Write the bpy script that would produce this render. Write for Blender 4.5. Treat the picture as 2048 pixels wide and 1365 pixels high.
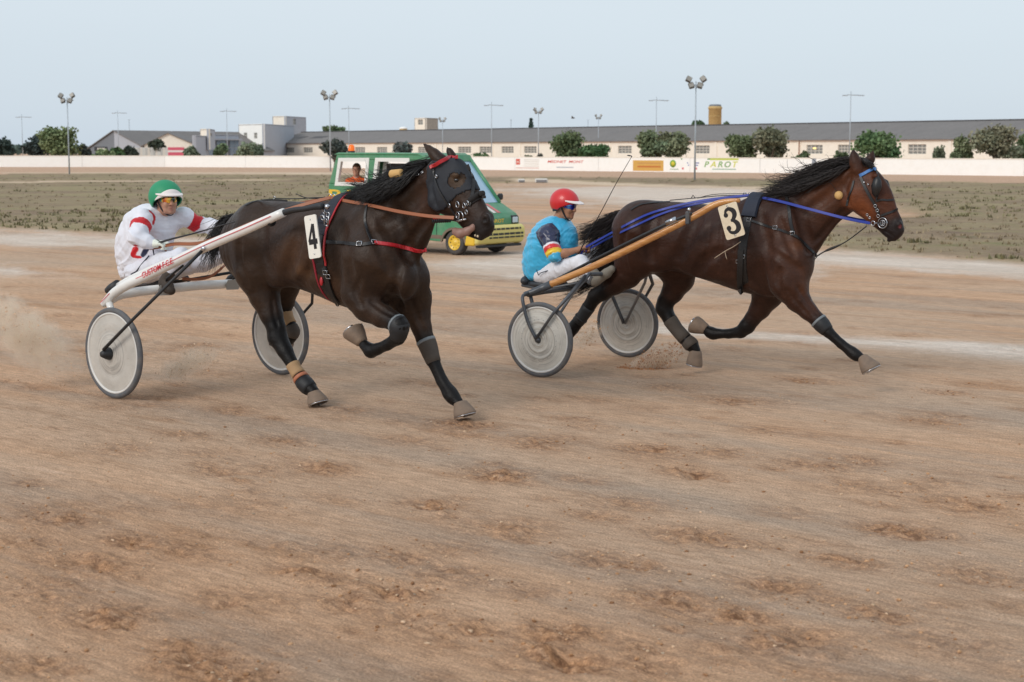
import bpy, math, random
import numpy as np
from mathutils import Vector, Matrix
R = math.radians
rng = np.random.default_rng(7)
random.seed(7)
for _o in list(bpy.data.objects): bpy.data.objects.remove(_o)
SC = bpy.context.scene
COL = SC.collection
# ---------------------------------------------------------------- camera
FPX = 3200.0                      # focal length in pixels of a 2048 px wide frame
CAM_H = 2.0
PITCH = math.atan((682.5 - 300.0) / FPX)
cam_d = bpy.data.cameras.new('camera'); cam = bpy.data.objects.new('camera', cam_d); COL.objects.link(cam)
cam_d.sensor_width = 36.0; cam_d.lens = FPX / 2048 * 36
cam.location = (0, 0, CAM_H); cam.rotation_euler = (math.pi/2 - PITCH, 0, 0)
cam_d.clip_start = 0.1; cam_d.clip_end = 6000
cam_d.dof.use_dof = True; cam_d.dof.focus_distance = 12.9; cam_d.dof.aperture_fstop = 4.5
SC.camera = cam
# ---------------------------------------------------------------- light
W = bpy.data.worlds.new('World'); SC.world = W; W.use_nodes = True
wn = W.node_tree; wn.nodes.clear()
SUN_EL, SUN_AZ = R(24), R(-68)     # azimuth from +Y towards +X
_o = wn.nodes.new('ShaderNodeOutputWorld'); _b = wn.nodes.new('ShaderNodeBackground')
_s = wn.nodes.new('ShaderNodeTexSky'); _s.sky_type = 'NISHITA'; _s.sun_disc = False
_s.sun_elevation = SUN_EL; _s.sun_rotation = SUN_AZ
_s.altitude = 0; _s.air_density = 1.3; _s.dust_density = 0.6; _s.ozone_density = 2.0
_h = wn.nodes.new('ShaderNodeMix'); _h.data_type = 'RGBA'; _h.blend_type = 'MIX'
_h.inputs['Factor'].default_value = 0.90
wn.links.new(_s.outputs[0], _h.inputs['A']); 
# thin overcast veil over the whole sky, a touch bluer towards the horizon
_tc = wn.nodes.new('ShaderNodeTexCoord'); _sx = wn.nodes.new('ShaderNodeSeparateXYZ')
_rmp = wn.nodes.new('ShaderNodeValToRGB')
wn.links.new(_tc.outputs['Generated'], _sx.inputs[0]); wn.links.new(_sx.outputs['Z'], _rmp.inputs[0])
_rmp.color_ramp.elements[0].position = 0.0; _rmp.color_ramp.elements[0].color = (6.0, 7.05, 8.15, 1)
_rmp.color_ramp.elements[1].position = 0.10; _rmp.color_ramp.elements[1].color = (7.15, 8.0, 8.8, 1)
wn.links.new(_rmp.outputs[0], _h.inputs['B'])
_cl = wn.nodes.new('ShaderNodeTexNoise'); _cl.inputs['Scale'].default_value = 1.5; _cl.inputs['Detail'].default_value = 5
_mp = wn.nodes.new('ShaderNodeMapping'); _mp.inputs['Scale'].default_value = (1, 1, 7)
wn.links.new(_tc.outputs['Generated'], _mp.inputs[0]); wn.links.new(_mp.outputs[0], _cl.inputs['Vector'])
_ma = wn.nodes.new('ShaderNodeMapRange'); _ma.inputs['To Min'].default_value = .965; _ma.inputs['To Max'].default_value = 1.035
wn.links.new(_cl.outputs[0], _ma.inputs['Value'])
_mm = wn.nodes.new('ShaderNodeMix'); _mm.data_type = 'RGBA'; _mm.blend_type = 'MULTIPLY'; _mm.inputs['Factor'].default_value = 1
wn.links.new(_h.outputs['Result'], _mm.inputs['A']); wn.links.new(_ma.outputs[0], _mm.inputs['B'])
wn.links.new(_mm.outputs['Result'], _b.inputs[0]); _b.inputs[1].default_value = 0.1
wn.links.new(_b.outputs[0], _o.inputs[0])
sd = bpy.data.lights.new('sun', 'SUN'); sun = bpy.data.objects.new('sun', sd); COL.objects.link(sun)
sd.energy = 1.6; sd.angle = R(24); sd.color = (1.0, 0.93, 0.85)
_dir = Vector((math.sin(SUN_AZ)*math.cos(SUN_EL)*1.0, math.cos(SUN_AZ)*math.cos(SUN_EL), math.sin(SUN_EL)))
_dir = Vector((-0.60, -0.58, 0.55)).normalized()
_s.sun_elevation = math.asin(_dir.z); _s.sun_rotation = math.atan2(_dir.x, _dir.y)
sun.rotation_euler = _dir.to_track_quat('Z', 'Y').to_euler()
SC.view_settings.view_transform = 'Standard'; SC.view_settings.look = 'None'
SC.view_settings.exposure = 0.0; SC.view_settings.gamma = 1.0; SC.view_settings.use_curve_mapping = False
SC.cycles.max_bounces = 8; SC.cycles.volume_bounces = 3; SC.cycles.volume_step_rate = 2.0
SC.cycles.use_denoising = True
# ---------------------------------------------------------------- pixel <-> place (used only to measure the photograph)
_cp, _sp = math.cos(PITCH), math.sin(PITCH)
def ray(px, py):
    u = (px - 1024.0)/FPX; v = -(py - 682.5)/FPX
    return np.array([u, _cp + v*_sp, -_sp + v*_cp])
O0 = np.array([0, 0, CAM_H])
def G(px, py, z=0.0):
    d = ray(px, py); return O0 + d*((z - CAM_H)/d[2])
def P(px, py, Y):
    d = ray(px, py); return O0 + d*(Y/d[1])
# ---------------------------------------------------------------- colour helpers
def lin(c): return tuple(((x/255)/12.92 if x/255 <= .04045 else ((x/255+.055)/1.055)**2.4) for x in c)
def L4(c): return (*lin(c), 1)
# ---------------------------------------------------------------- objects
def tag(o, label=None, cat=None, group=None, kind=None):
    if label: o['label'] = label
    if cat: o['category'] = cat
    if group: o['group'] = group
    if kind: o['kind'] = kind
    return o
def empty(name, loc=(0,0,0), rz=0.0, label=None, cat=None, group=None, M=None):
    o = bpy.data.objects.new(name, None); COL.objects.link(o); o.empty_display_size = .1
    if M is not None: o.matrix_world = M
    else: o.location = loc; o.rotation_euler = (0, 0, rz)
    return tag(o, label, cat, group)
def np_mesh(name, V, F, smooth=True, cols=None, uv=None, mats=None, fm=None):
    me = bpy.data.meshes.new(name)
    V = np.asarray(V, dtype=np.float32)
    if isinstance(F, np.ndarray):
        n, k = F.shape
        me.vertices.add(len(V)); me.vertices.foreach_set('co', V.ravel())
        me.loops.add(n*k); me.loops.foreach_set('vertex_index', F.astype(np.int32).ravel())
        me.polygons.add(n); me.polygons.foreach_set('loop_start', np.arange(0, n*k, k, dtype=np.int32))
        me.polygons.foreach_set('loop_total', np.full(n, k, dtype=np.int32))
    else:
        me.from_pydata([tuple(map(float, v)) for v in V], [], [tuple(map(int, f)) for f in F])
    if fm is not None: me.polygons.foreach_set('material_index', np.asarray(fm, dtype=np.int32))
    me.polygons.foreach_set('use_smooth', np.full(len(me.polygons), smooth))
    me.update(calc_edges=True)
    if cols is not None:
        for an, c in (cols.items() if isinstance(cols, dict) else {'Col': cols}.items()):
            a = me.attributes.new(an, 'FLOAT_COLOR', 'POINT')
            c = np.asarray(c, dtype=np.float32)
            if c.shape[1] == 3: c = np.hstack([c, np.ones((len(c), 1), np.float32)])
            a.data.foreach_set('color', c.ravel())
    me.validate()
    return me
def link(name, me, mat=None, parent=None, loc=None):
    o = bpy.data.objects.new(name, me); COL.objects.link(o)
    if mat is not None:
        for m in (mat if isinstance(mat, (list, tuple)) else [mat]): me.materials.append(m)
    if parent is not None: o.parent = parent
    if loc is not None: o.location = loc
    return o
class MB:
    """collects primitives into ONE mesh"""
    def __init__(s): s.V = []; s.F = []; s.S = []
    def add(s, V, F, smooth=False):
        b = len(s.V); s.V += [tuple(map(float, v)) for v in V]
        s.F += [tuple(int(i)+b for i in f) for f in F]; s.S += [smooth]*len(F); return s
    def box(s, c, d, M=None, bev=0.0):
        x, y, z = [q/2 for q in d]
        if bev <= 0:
            V = [(a*x, b*y, e*z) for a in (-1,1) for b in (-1,1) for e in (-1,1)]
            F = [(0,1,3,2),(4,6,7,5),(0,4,5,1),(2,3,7,6),(0,2,6,4),(1,5,7,3)]
        else:
            # chamfered box
            V = []; idx = {}
            b_ = min(bev, x*.9, y*.9, z*.9)
            for a in (-1,1):
                for b in (-1,1):
                    for e in (-1,1):
                        idx[a,b,e,0] = len(V); V.append((a*x, b*(y-b_), e*(z-b_)))
                        idx[a,b,e,1] = len(V); V.append((a*(x-b_), b*y, e*(z-b_)))
                        idx[a,b,e,2] = len(V); V.append((a*(x-b_), b*(y-b_), e*z))
            F = []
            for a in (-1,1):
                q = [idx[a,-1,-1,0], idx[a,1,-1,0], idx[a,1,1,0], idx[a,-1,1,0]]; F.append(q if a > 0 else q[::-1])
                q = [idx[-1,a,-1,1], idx[1,a,-1,1], idx[1,a,1,1], idx[-1,a,1,1]]; F.append(q[::-1] if a > 0 else q)
                q = [idx[-1,-1,a,2], idx[1,-1,a,2], idx[1,1,a,2], idx[-1,1,a,2]]; F.append(q if a > 0 else q[::-1])
                for b in (-1,1):
                    sg = a*b
                    q = [idx[a,b,-1,0], idx[a,b,-1,1], idx[a,b,1,1], idx[a,b,1,0]]; F.append(q if sg > 0 else q[::-1])
                    q = [idx[a,-1,b,0], idx[a,-1,b,2], idx[a,1,b,2], idx[a,1,b,0]]; F.append(q[::-1] if sg > 0 else q)
                    q = [idx[-1,a,b,1], idx[-1,a,b,2], idx[1,a,b,2], idx[1,a,b,1]]; F.append(q if sg > 0 else q[::-1])
                    for e in (-1,1):
                        q = [idx[a,b,e,0], idx[a,b,e,1], idx[a,b,e,2]]; F.append(q if a*b*e > 0 else q[::-1])
        out = []
        for v in V:
            p = Vector(v)
            if M is not None: p = M @ p
            out.append(tuple(p + Vector(c)))
        return s.add(out, F)
    def tube(s, pts, r, n=8, caps=True, flat=1.0, up=None, smooth=True):
        """r scalar or list; flat squashes the section along 'up'"""
        pts = [np.array(p, float) for p in pts]; m = len(pts)
        rr = list(r) if hasattr(r, '__len__') else [r]*m
        V = []; F = []
        ref = np.array(up if up is not None else (0,0,1), float)
        pa = None
        for i, p in enumerate(pts):
            t = pts[min(i+1, m-1)] - pts[max(i-1, 0)]; t = t/(np.linalg.norm(t)+1e-9)
            if up is not None or pa is None:
                a = np.cross(ref, t)
                if np.linalg.norm(a) < 1e-3: a = np.cross((1, .1, 0), t)
            else: a = pa - t*np.dot(pa, t)
            a = a/np.linalg.norm(a); pa = a; b = np.cross(t, a)
            for k in range(n):
                th = 2*math.pi*(k+.5)/n
                V.append(p + rr[i]*(math.cos(th)*a + math.sin(th)*flat*b))
        for i in range(m-1):
            for k in range(n):
                k2 = (k+1) % n; F.append((i*n+k, i*n+k2, (i+1)*n+k2, (i+1)*n+k))
        if caps: F.append(tuple(range(n-1, -1, -1))); F.append(tuple((m-1)*n+k for k in range(n)))
        return s.add(V, F, smooth)
    def prism(s, poly, fn0, fn1, smooth=False):
        """poly 2d; fn0/fn1 map 2d to the two 3d ends"""
        n = len(poly); V = [fn0(*p) for p in poly] + [fn1(*p) for p in poly]
        F = [tuple(range(n)), tuple(range(2*n-1, n-1, -1))] + [(i, n+i, n+(i+1) % n, (i+1) % n) for i in range(n)]
        return s.add(V, F, smooth)
    def ellipsoid(s, c, r, n=12, m=8, M=None):
        V = []; F = []
        for i in range(m+1):
            ph = math.pi*i/m
            for k in range(n):
                th = 2*math.pi*k/n
                p = Vector((r[0]*math.sin(ph)*math.cos(th), r[1]*math.sin(ph)*math.sin(th), r[2]*math.cos(ph)))
                if M is not None: p = M @ p
                V.append(tuple(p + Vector(c)))
        for i in range(m):
            for k in range(n):
                k2 = (k+1) % n; F.append((i*n+k, (i+1)*n+k, (i+1)*n+k2, i*n+k2))
        return s.add(V, F, True)
    def lathe(s, prof, c, axis, n=48, smooth=True):
        """prof list of (radius, height along axis)"""
        ax = np.array(axis, float); ax /= np.linalg.norm(ax)
        a = np.cross(ax, (0,0,1) if abs(ax[2]) < .9 else (1,0,0)); a /= np.linalg.norm(a); b = np.cross(ax, a)
        V = []; F = []; c = np.array(c, float)
        for (r, h) in prof:
            for k in range(n):
                th = 2*math.pi*k/n; V.append(c + ax*h + r*(math.cos(th)*a + math.sin(th)*b))
        for i in range(len(prof)-1):
            for k in range(n):
                k2 = (k+1) % n; F.append((i*n+k, i*n+k2, (i+1)*n+k2, (i+1)*n+k))
        return s.add(V, F, smooth)
    def mesh(s, name):
        me = bpy.data.meshes.new(name); me.from_pydata(s.V, [], s.F)
        me.polygons.foreach_set('use_smooth', s.S); me.update(); me.validate(); return me
    def build(s, name, mat, parent=None, **kw):
        return link(name, s.mesh(name), mat, parent, **kw)
# ---------------------------------------------------------------- materials
def new_mat(name):
    m = bpy.data.materials.new(name); m.use_nodes = True
    nt = m.node_tree; b = nt.nodes['Principled BSDF']; return m, nt, b
def N(nt, t, **kw):
    n = nt.nodes.new(t)
    for k, v in kw.items():
        if k.startswith('i_'): n.inputs[k[2:].replace('_', ' ')].default_value = v
        else: setattr(n, k, v)
    return n
def mixc(nt, f, a, b, mode='MIX'):
    m = nt.nodes.new('ShaderNodeMix'); m.data_type = 'RGBA'; m.blend_type = mode
    for sock, v in (('Factor', f), ('A', a), ('B', b)):
        if hasattr(v, 'is_linked') or isinstance(v, bpy.types.NodeSocket): nt.links.new(v, m.inputs[sock])
        elif sock == 'Factor': m.inputs[sock].default_value = v
        else: m.inputs[sock].default_value = v if len(v) == 4 else (*v, 1)
    return m.outputs['Result']
def noise(nt, scale, detail=4, rough=.55, vec=None, mapping=None, rot=(0,0,0), coord='Object'):
    tc = nt.nodes.new('ShaderNodeTexCoord'); n = nt.nodes.new('ShaderNodeTexNoise')
    n.inputs['Scale'].default_value = scale; n.inputs['Detail'].default_value = detail; n.inputs['Roughness'].default_value = rough
    mp = nt.nodes.new('ShaderNodeMapping')
    if mapping: mp.inputs['Scale'].default_value = mapping
    mp.inputs['Rotation'].default_value = rot
    nt.links.new(tc.outputs[coord], mp.inputs[0]); nt.links.new(mp.outputs[0], n.inputs['Vector'])
    return n.outputs[0]
def ramp(nt, f, p0, p1, c0=(0,0,0,1), c1=(1,1,1,1)):
    r = nt.nodes.new('ShaderNodeValToRGB'); r.color_ramp.elements[0].position = p0; r.color_ramp.elements[1].position = p1
    r.color_ramp.elements[0].color = c0; r.color_ramp.elements[1].color = c1
    nt.links.new(f, r.inputs[0]); return r.outputs[0]
def bump(nt, b, h, strength=.3, dist=.01):
    n = nt.nodes.new('ShaderNodeBump'); n.inputs['Strength'].default_value = strength; n.inputs['Distance'].default_value = dist
    nt.links.new(h, n.inputs['Height']); nt.links.new(n.outputs[0], b.inputs['Normal']); return n
_mc = {}
def mat(name, rgb, rough=.6, metal=0.0, var=.12, scale=6, bmp=0.0, bscale=80, spec=.5, coat=0.0, emit=None, estr=1.0, dirt=0.0, dirtc=(150,120,95), sheen=0.0):
    """plain material with procedural variation; rgb is sRGB 0..255"""
    if name in _mc: return _mc[name]
    m, nt, b = new_mat(name)
    c = L4(rgb)
    f = noise(nt, scale, 5)
    lo = tuple(x*(1-var) for x in c[:3]); hi = tuple(min(x*(1+var), 1) for x in c[:3])
    col = mixc(nt, f, lo, hi)
    if dirt > 0:
        d = ramp(nt, noise(nt, scale*.6+2, 6, .7), .5-.2*dirt, .75)
        mm = N(nt, 'ShaderNodeMath', operation='MULTIPLY'); nt.links.new(d, mm.inputs[0]); mm.inputs[1].default_value = dirt
        col = mixc(nt, mm.outputs[0], col, L4(dirtc))
    nt.links.new(col, b.inputs['Base Color'])
    b.inputs['Roughness'].default_value = rough; b.inputs['Metallic'].default_value = metal
    b.inputs['Specular IOR Level'].default_value = spec; b.inputs['Coat Weight'].default_value = coat
    b.inputs['Sheen Weight'].default_value = sheen
    if bmp > 0: bump(nt, b, noise(nt, bscale, 4), bmp, .004)
    if emit: b.inputs['Emission Color'].default_value = (*lin(emit), 1); b.inputs['Emission Strength'].default_value = estr
    _mc[name] = m; return m
def attr_mat(name, rough=.5, spec=.5, nscale=12, nvar=.25, bmp=.2, bscale=60, bmap=None, sheen=0.0, coat=0, bdist=.004, rvar=0):
    if name in _mc: return _mc[name]
    m, nt, b = new_mat(name)
    a = N(nt, 'ShaderNodeAttribute', attribute_name='Col')
    f = ramp(nt, noise(nt, nscale, 5, .6), .3, .7, (1-nvar,)*3+(1,), (1+nvar,)*3+(1,))
    col = mixc(nt, 1.0, a.outputs['Color'], f, 'MULTIPLY')
    nt.links.new(col, b.inputs['Base Color'])
    b.inputs['Roughness'].default_value = rough; b.inputs['Specular IOR Level'].default_value = spec
    b.inputs['Sheen Weight'].default_value = sheen; b.inputs['Coat Weight'].default_value = coat
    if rvar:
        mr = N(nt, 'ShaderNodeMapRange'); nt.links.new(noise(nt, nscale*.6, 4), mr.inputs[0])
        mr.inputs['From Min'].default_value = .3; mr.inputs['From Max'].default_value = .7
        mr.inputs['To Min'].default_value = rough-rvar; mr.inputs['To Max'].default_value = rough+rvar
        nt.links.new(mr.outputs[0], b.inputs['Roughness'])
    if bmp: bump(nt, b, noise(nt, bscale, 3, .5, mapping=bmap), bmp, bdist)
    _mc[name] = m; return m
# ---------------------------------------------------------------- numpy noise
_perm = np.random.default_rng(3).random((256, 256)).astype(np.float32)
def vnoise(x, y):
    xi = np.floor(x).astype(int); yi = np.floor(y).astype(int); fx = x-xi; fy = y-yi
    fx = fx*fx*(3-2*fx); fy = fy*fy*(3-2*fy)
    g = lambda a, b: _perm[a & 255, b & 255]
    return (g(xi,yi)*(1-fx)+g(xi+1,yi)*fx)*(1-fy) + (g(xi,yi+1)*(1-fx)+g(xi+1,yi+1)*fx)*fy
def fbm(x, y, o=4, g=.5):
    s = 0; a = 1; t = 0
    for i in range(o): s = s + a*vnoise(x*2**i+17*i, y*2**i+31*i); t += a; a *= g
    return s/t
def inside(poly, x, y):
    r = np.zeros(x.shape, bool); n = len(poly)
    for i in range(n):
        x0, y0 = poly[i][:2]; x1, y1 = poly[(i+1) % n][:2]
        c = ((y0 > y) != (y1 > y)) & (x < (x1-x0)*(y-y0)/((y1-y0) if abs(y1-y0) > 1e-9 else 1e-9)+x0)
        r ^= c
    return r
# ---------------------------------------------------------------- signed distance modelling (bodies as one continuous surface)
class Field:
    def __init__(s, lo, hi, vox):
        s.lo = np.array(lo, np.float32); s.vox = vox
        s.n = np.ceil((np.array(hi)-s.lo)/vox).astype(int)+1
        s.ax = [s.lo[i]+vox*np.arange(s.n[i], dtype=np.float32) for i in range(3)]
        s.d = np.full(s.n, .25, np.float32)
    def _sub(s, lo, hi):
        a = np.clip(np.floor((np.array(lo)-s.lo)/s.vox).astype(int), 0, s.n-1)
        b = np.clip(np.ceil((np.array(hi)-s.lo)/s.vox).astype(int)+1, 1, s.n)
        b = np.maximum(b, a+1)
        sl = tuple(slice(a[i], b[i]) for i in range(3))
        return sl, s.ax[0][sl[0]][:,None,None], s.ax[1][sl[1]][None,:,None], s.ax[2][sl[2]][None,None,:]
    def op(s, f, lo, hi, k=.03, sub=False, inter=False):
        m = k+3*s.vox
        sl, X, Y, Z = s._sub(np.array(lo)-m, np.array(hi)+m)
        b = f(X, Y, Z).astype(np.float32); a = s.d[sl]
        if sub: b = -b; a2, b2 = -a, -b; k_ = max(k, 1e-4); h = np.clip(.5+.5*(b2-a2)/k_, 0, 1); r = -(b2*(1-h)+a2*h-k_*h*(1-h))
        else: k_ = max(k, 1e-4); h = np.clip(.5+.5*(b-a)/k_, 0, 1); r = b*(1-h)+a*h-k_*h*(1-h)
        s.d[sl] = r; return s
    def cone(s, a, b, ra, rb, k=.03, sub=False):
        a = np.array(a, float); b = np.array(b, float); ab = b-a; L = float(ab@ab)+1e-12
        def f(X, Y, Z):
            t = np.clip(((X-a[0])*ab[0]+(Y-a[1])*ab[1]+(Z-a[2])*ab[2])/L, 0, 1)
            return np.sqrt((X-a[0]-t*ab[0])**2+(Y-a[1]-t*ab[1])**2+(Z-a[2]-t*ab[2])**2)-(ra+(rb-ra)*t)
        r = max(ra, rb); return s.op(f, np.minimum(a, b)-r, np.maximum(a, b)+r, k, sub)
    def chain(s, pts, rs, k=.03, first_k=None):
        for i in range(len(pts)-1): s.cone(pts[i], pts[i+1], rs[i], rs[i+1], k)
        return s
    def ell(s, c, r, k=.03, M=None, sub=False):
        c = np.array(c, float); r = np.array(r, float); Mi = np.eye(3) if M is None else np.array(M)   # rows = axes
        def f(X, Y, Z):
            x = X-c[0]; y = Y-c[1]; z = Z-c[2]
            q = [Mi[i,0]*x+Mi[i,1]*y+Mi[i,2]*z for i in range(3)]
            k0 = np.sqrt(sum((q[i]/r[i])**2 for i in range(3))); k1 = np.sqrt(sum((q[i]/r[i]**2)**2 for i in range(3)))
            return k0*(k0-1)/(k1+1e-6)
        m = max(r); e = np.sqrt(sum((Mi[i]**2)*(r[i]**2) for i in range(3)))
        return s.op(f, c-e, c+e, k, sub)
    def loft(s, C, U, A, B, k=.03, cap=1.0, n=28):
        """sections: centre C, in-plane unit U (section 'height' direction), half height A, half width B; resampled smoothly"""
        C = np.array(C, float); U = np.array(U, float); A = np.array(A, float); B = np.array(B, float)
        m = len(C); tt = np.linspace(0, m-1, n)
        def cr(D):
            D = D if D.ndim > 1 else D[:,None]; out = []
            for t in tt:
                i = min(int(t), m-2); f = t-i
                p0, p1, p2, p3 = D[max(i-1,0)], D[i], D[i+1], D[min(i+2,m-1)]
                out.append(.5*((2*p1)+(-p0+p2)*f+(2*p0-5*p1+4*p2-p3)*f*f+(-p0+3*p1-3*p2+p3)*f**3))
            return np.array(out)
        C2 = cr(C); U2 = cr(U); A2 = cr(A)[:,0]; B2 = cr(B)[:,0]
        best = None
        for i in range(n-1):
            c0, c1 = C2[i], C2[i+1]; ax = c1-c0; L = float(ax@ax)+1e-12; axn = ax/np.sqrt(L)
            u = U2[i]-axn*(U2[i]@axn); u /= np.linalg.norm(u); w = np.cross(axn, u)
            e0 = 0.0 if i > 0 else None; e1 = 1.0 if i < n-2 else None
            def f(X, Y, Z, c0=c0, ax=ax, L=L, axn=axn, u=u, w=w, i=i):
                x, y, z = X-c0[0], Y-c0[1], Z-c0[2]
                traw = (x*ax[0]+y*ax[1]+z*ax[2])/L; t = np.clip(traw, 0, 1)
                over = (traw-t)*np.sqrt(L)
                h = x*u[0]+y*u[1]+z*u[2]; v = x*w[0]+y*w[1]+z*w[2]
                a = A2[i]+(A2[i+1]-A2[i])*t; b = B2[i]+(B2[i+1]-B2[i])*t; c = np.minimum(a, b)*cap
                k0 = np.sqrt((h/a)**2+(v/b)**2+(over/c)**2)+1e-6
                k1 = np.sqrt((h/a**2)**2+(v/b**2)**2+(over/c**2)**2)+1e-6
                return k0*(k0-1)/k1
            r = max(A2[i], A2[i+1], B2[i], B2[i+1])
            s.op(f, np.minimum(c0, c1)-r, np.maximum(c0, c1)+r, k if i == 0 else .0015)
        return s
    def march(s, o, d, far=40.0):
        o = np.array(o, float); d = np.array(d, float); t0 = 0.0
        lo = s.lo; hi = s.lo+s.vox*(s.n-1); inv = 1/np.where(np.abs(d) < 1e-9, 1e-9, d); a = (lo-o)*inv; b = (hi-o)*inv
        t = max(np.minimum(a, b).max(), 0)+1e-3; te = np.maximum(a, b).min(); ts = np.arange(t, te, s.vox*.5); v = s.sample(o+d*ts[:,None]); w = np.nonzero(v < 0)[0]
        if len(w) == 0: return None
        p = o+d*ts[w[0]]; e = s.vox*1.5; g = np.array([s.sample(p+e*np.eye(3)[i])-s.sample(p-e*np.eye(3)[i]) for i in range(3)]).ravel(); return p, g/(np.linalg.norm(g)+1e-9)
    def sample(s, p):
        q = (np.asarray(p)-s.lo)/s.vox; q = np.clip(q, 0, s.n-1.001); i = q.astype(int); f = q-i
        r = 0
        for a in (0,1):
            for b in (0,1):
                for c in (0,1):
                    r = r + s.d[i[...,0]+a, i[...,1]+b, i[...,2]+c]*np.where(a, f[...,0], 1-f[...,0])*np.where(b, f[...,1], 1-f[...,1])*np.where(c, f[...,2], 1-f[...,2])
        return r
    def mesh(s, smooth=2):
        d = s.d; ins = d < 0; nx, ny, nz = d.shape
        cs = (nx-1, ny-1, nz-1)
        cnt = np.zeros(cs, np.int32); 
        corner = {}
        allin = np.ones(cs, bool); anyin = np.zeros(cs, bool)
        for a in (0,1):
            for b in (0,1):
                for c in (0,1):
                    v = ins[a:nx-1+a, b:ny-1+b, c:nz-1+c]; allin &= v; anyin |= v
        act = anyin & ~allin
        I, J, K = np.nonzero(act); m = len(I)
        pos = np.zeros((m, 3)); num = np.zeros(m)
        for ax in range(3):
            for p in (0,1):
                for q in (0,1):
                    o = [0,0,0]; oth = [i for i in range(3) if i != ax]; o[oth[0]] = p; o[oth[1]] = q
                    i0, j0, k0 = I+o[0], J+o[1], K+o[2]; e = [0,0,0]; e[ax] = 1
                    d0 = d[i0, j0, k0]; d1 = d[i0+e[0], j0+e[1], k0+e[2]]
                    cr = (d0 < 0) != (d1 < 0); t = np.where(cr, d0/np.where(cr, d0-d1, 1), 0)
                    pt = np.stack([i0, j0, k0], 1).astype(float); pt[:, ax] += t
                    pos += pt*cr[:,None]; num += cr
        pos /= num[:,None]
        idx = -np.ones(cs, np.int64); idx[I,J,K] = np.arange(m)
        quads = []
        for ax in range(3):
            sl0 = [slice(1, -1)]*3; sl0[ax] = slice(0, -1); sl1 = [slice(1, -1)]*3; sl1[ax] = slice(1, None)
            a = ins[tuple(sl0)]; b = ins[tuple(sl1)]
            ch = a != b; i, j, k = np.nonzero(ch); e = [i.copy(), j.copy(), k.copy()]
            for q in range(3):
                if q != ax: e[q] = e[q]+1
            o1, o2 = [(1,2),(2,0),(0,1)][ax]
            def cell(da, db):
                g = [x.copy() for x in e]; g[o1] = g[o1]-da; g[o2] = g[o2]-db; return idx[g[0], g[1], g[2]]
            Q = np.stack([cell(1,1), cell(0,1), cell(0,0), cell(1,0)], 1)
            fl = ~a[i,j,k]; Q[fl] = Q[fl][:, ::-1]; quads.append(Q)
        F = np.vstack(quads); F = F[(F >= 0).all(1)]
        V = pos
        # laplacian smoothing
        E = np.vstack([F[:,[0,1]], F[:,[1,2]], F[:,[2,3]], F[:,[3,0]]])
        for _ in range(smooth):
            acc = np.zeros_like(V); c = np.zeros(m)
            for q in range(3):
                acc[:,q] = np.bincount(E[:,0], V[E[:,1],q], m)+np.bincount(E[:,1], V[E[:,0],q], m)
            c = np.bincount(E[:,0], minlength=m)+np.bincount(E[:,1], minlength=m)
            V = V*.4+.6*acc/np.maximum(c, 1)[:,None]
        return s.lo+V*s.vox, F
# ================================================================ GROUND
TH_TRK = R(41)
TRK = np.array([math.cos(TH_TRK), -math.sin(TH_TRK)]); TRL = np.array([math.sin(TH_TRK), math.cos(TH_TRK)])
def GP(pts): return [G(*p)[:2] for p in pts]
poly_grass = [
 GP([(-700,362),(0,348.5),(330,347.5),(660,349.5),(960,355),(1180,359),(1300,371),(1180,367),(1020,364),(955,366),(930,385),(800,430),(640,470),(500,474),(430,476),(240,469),(0,456),(-700,425)]),
 GP([(960,354),(1300,356),(1560,360),(2048,367),(2700,376),(2700,600),(2048,528),(1700,502),(1560,488),(1600,462),(1665,446),(1760,436),(1850,437),(1790,415),(1700,404),(1640,392),(1560,377),(1400,374),(1180,367)]),
]
poly_line = [GP([(-700,366.5),(0,366.3),(330,363.8),(560,360.8),(640,359.6),(640,359),(560,359.8),(330,361.6),(0,363.6),(-700,364)]),
             GP([(1040,356),(1180,364),(1380,371.5),(1560,375),(1600,380),(1700,398),(1560,379),(1380,375.5),(1180,370),(1010,362)]),
             GP([(-700,349),(0,348.3),(660,349.2),(960,354),(960,352.5),(660,346),(0,346.5),(-700,345)]),
             ]
poly_pale = [GP([(1240,372),(1560,379),(1640,392),(1700,404),(1560,425),(1400,430),(1220,405),(1080,392),(1030,378)]),
             GP([(1590,502),(1700,506),(2048,529),(2700,602),(2700,660),(2048,556),(1800,540),(1560,520)]),
             GP([(1180,655),(1500,672),(1800,694),(2048,722),(2700,800),(2700,755),(2048,686),(1700,668),(1300,640)]),
             GP([(-100,545),(140,552),(140,548),(0,530),(-100,530)]),
             GP([(860,530),(1040,505),(1500,508),(1600,526),(1560,560),(1100,566)]), GP([(-700,470),(0,468),(420,484),(420,500),(0,486),(-700,490)]),
             GP([(0,456),(240,469),(430,477),(430,481),(240,474),(0,462)])]
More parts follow.
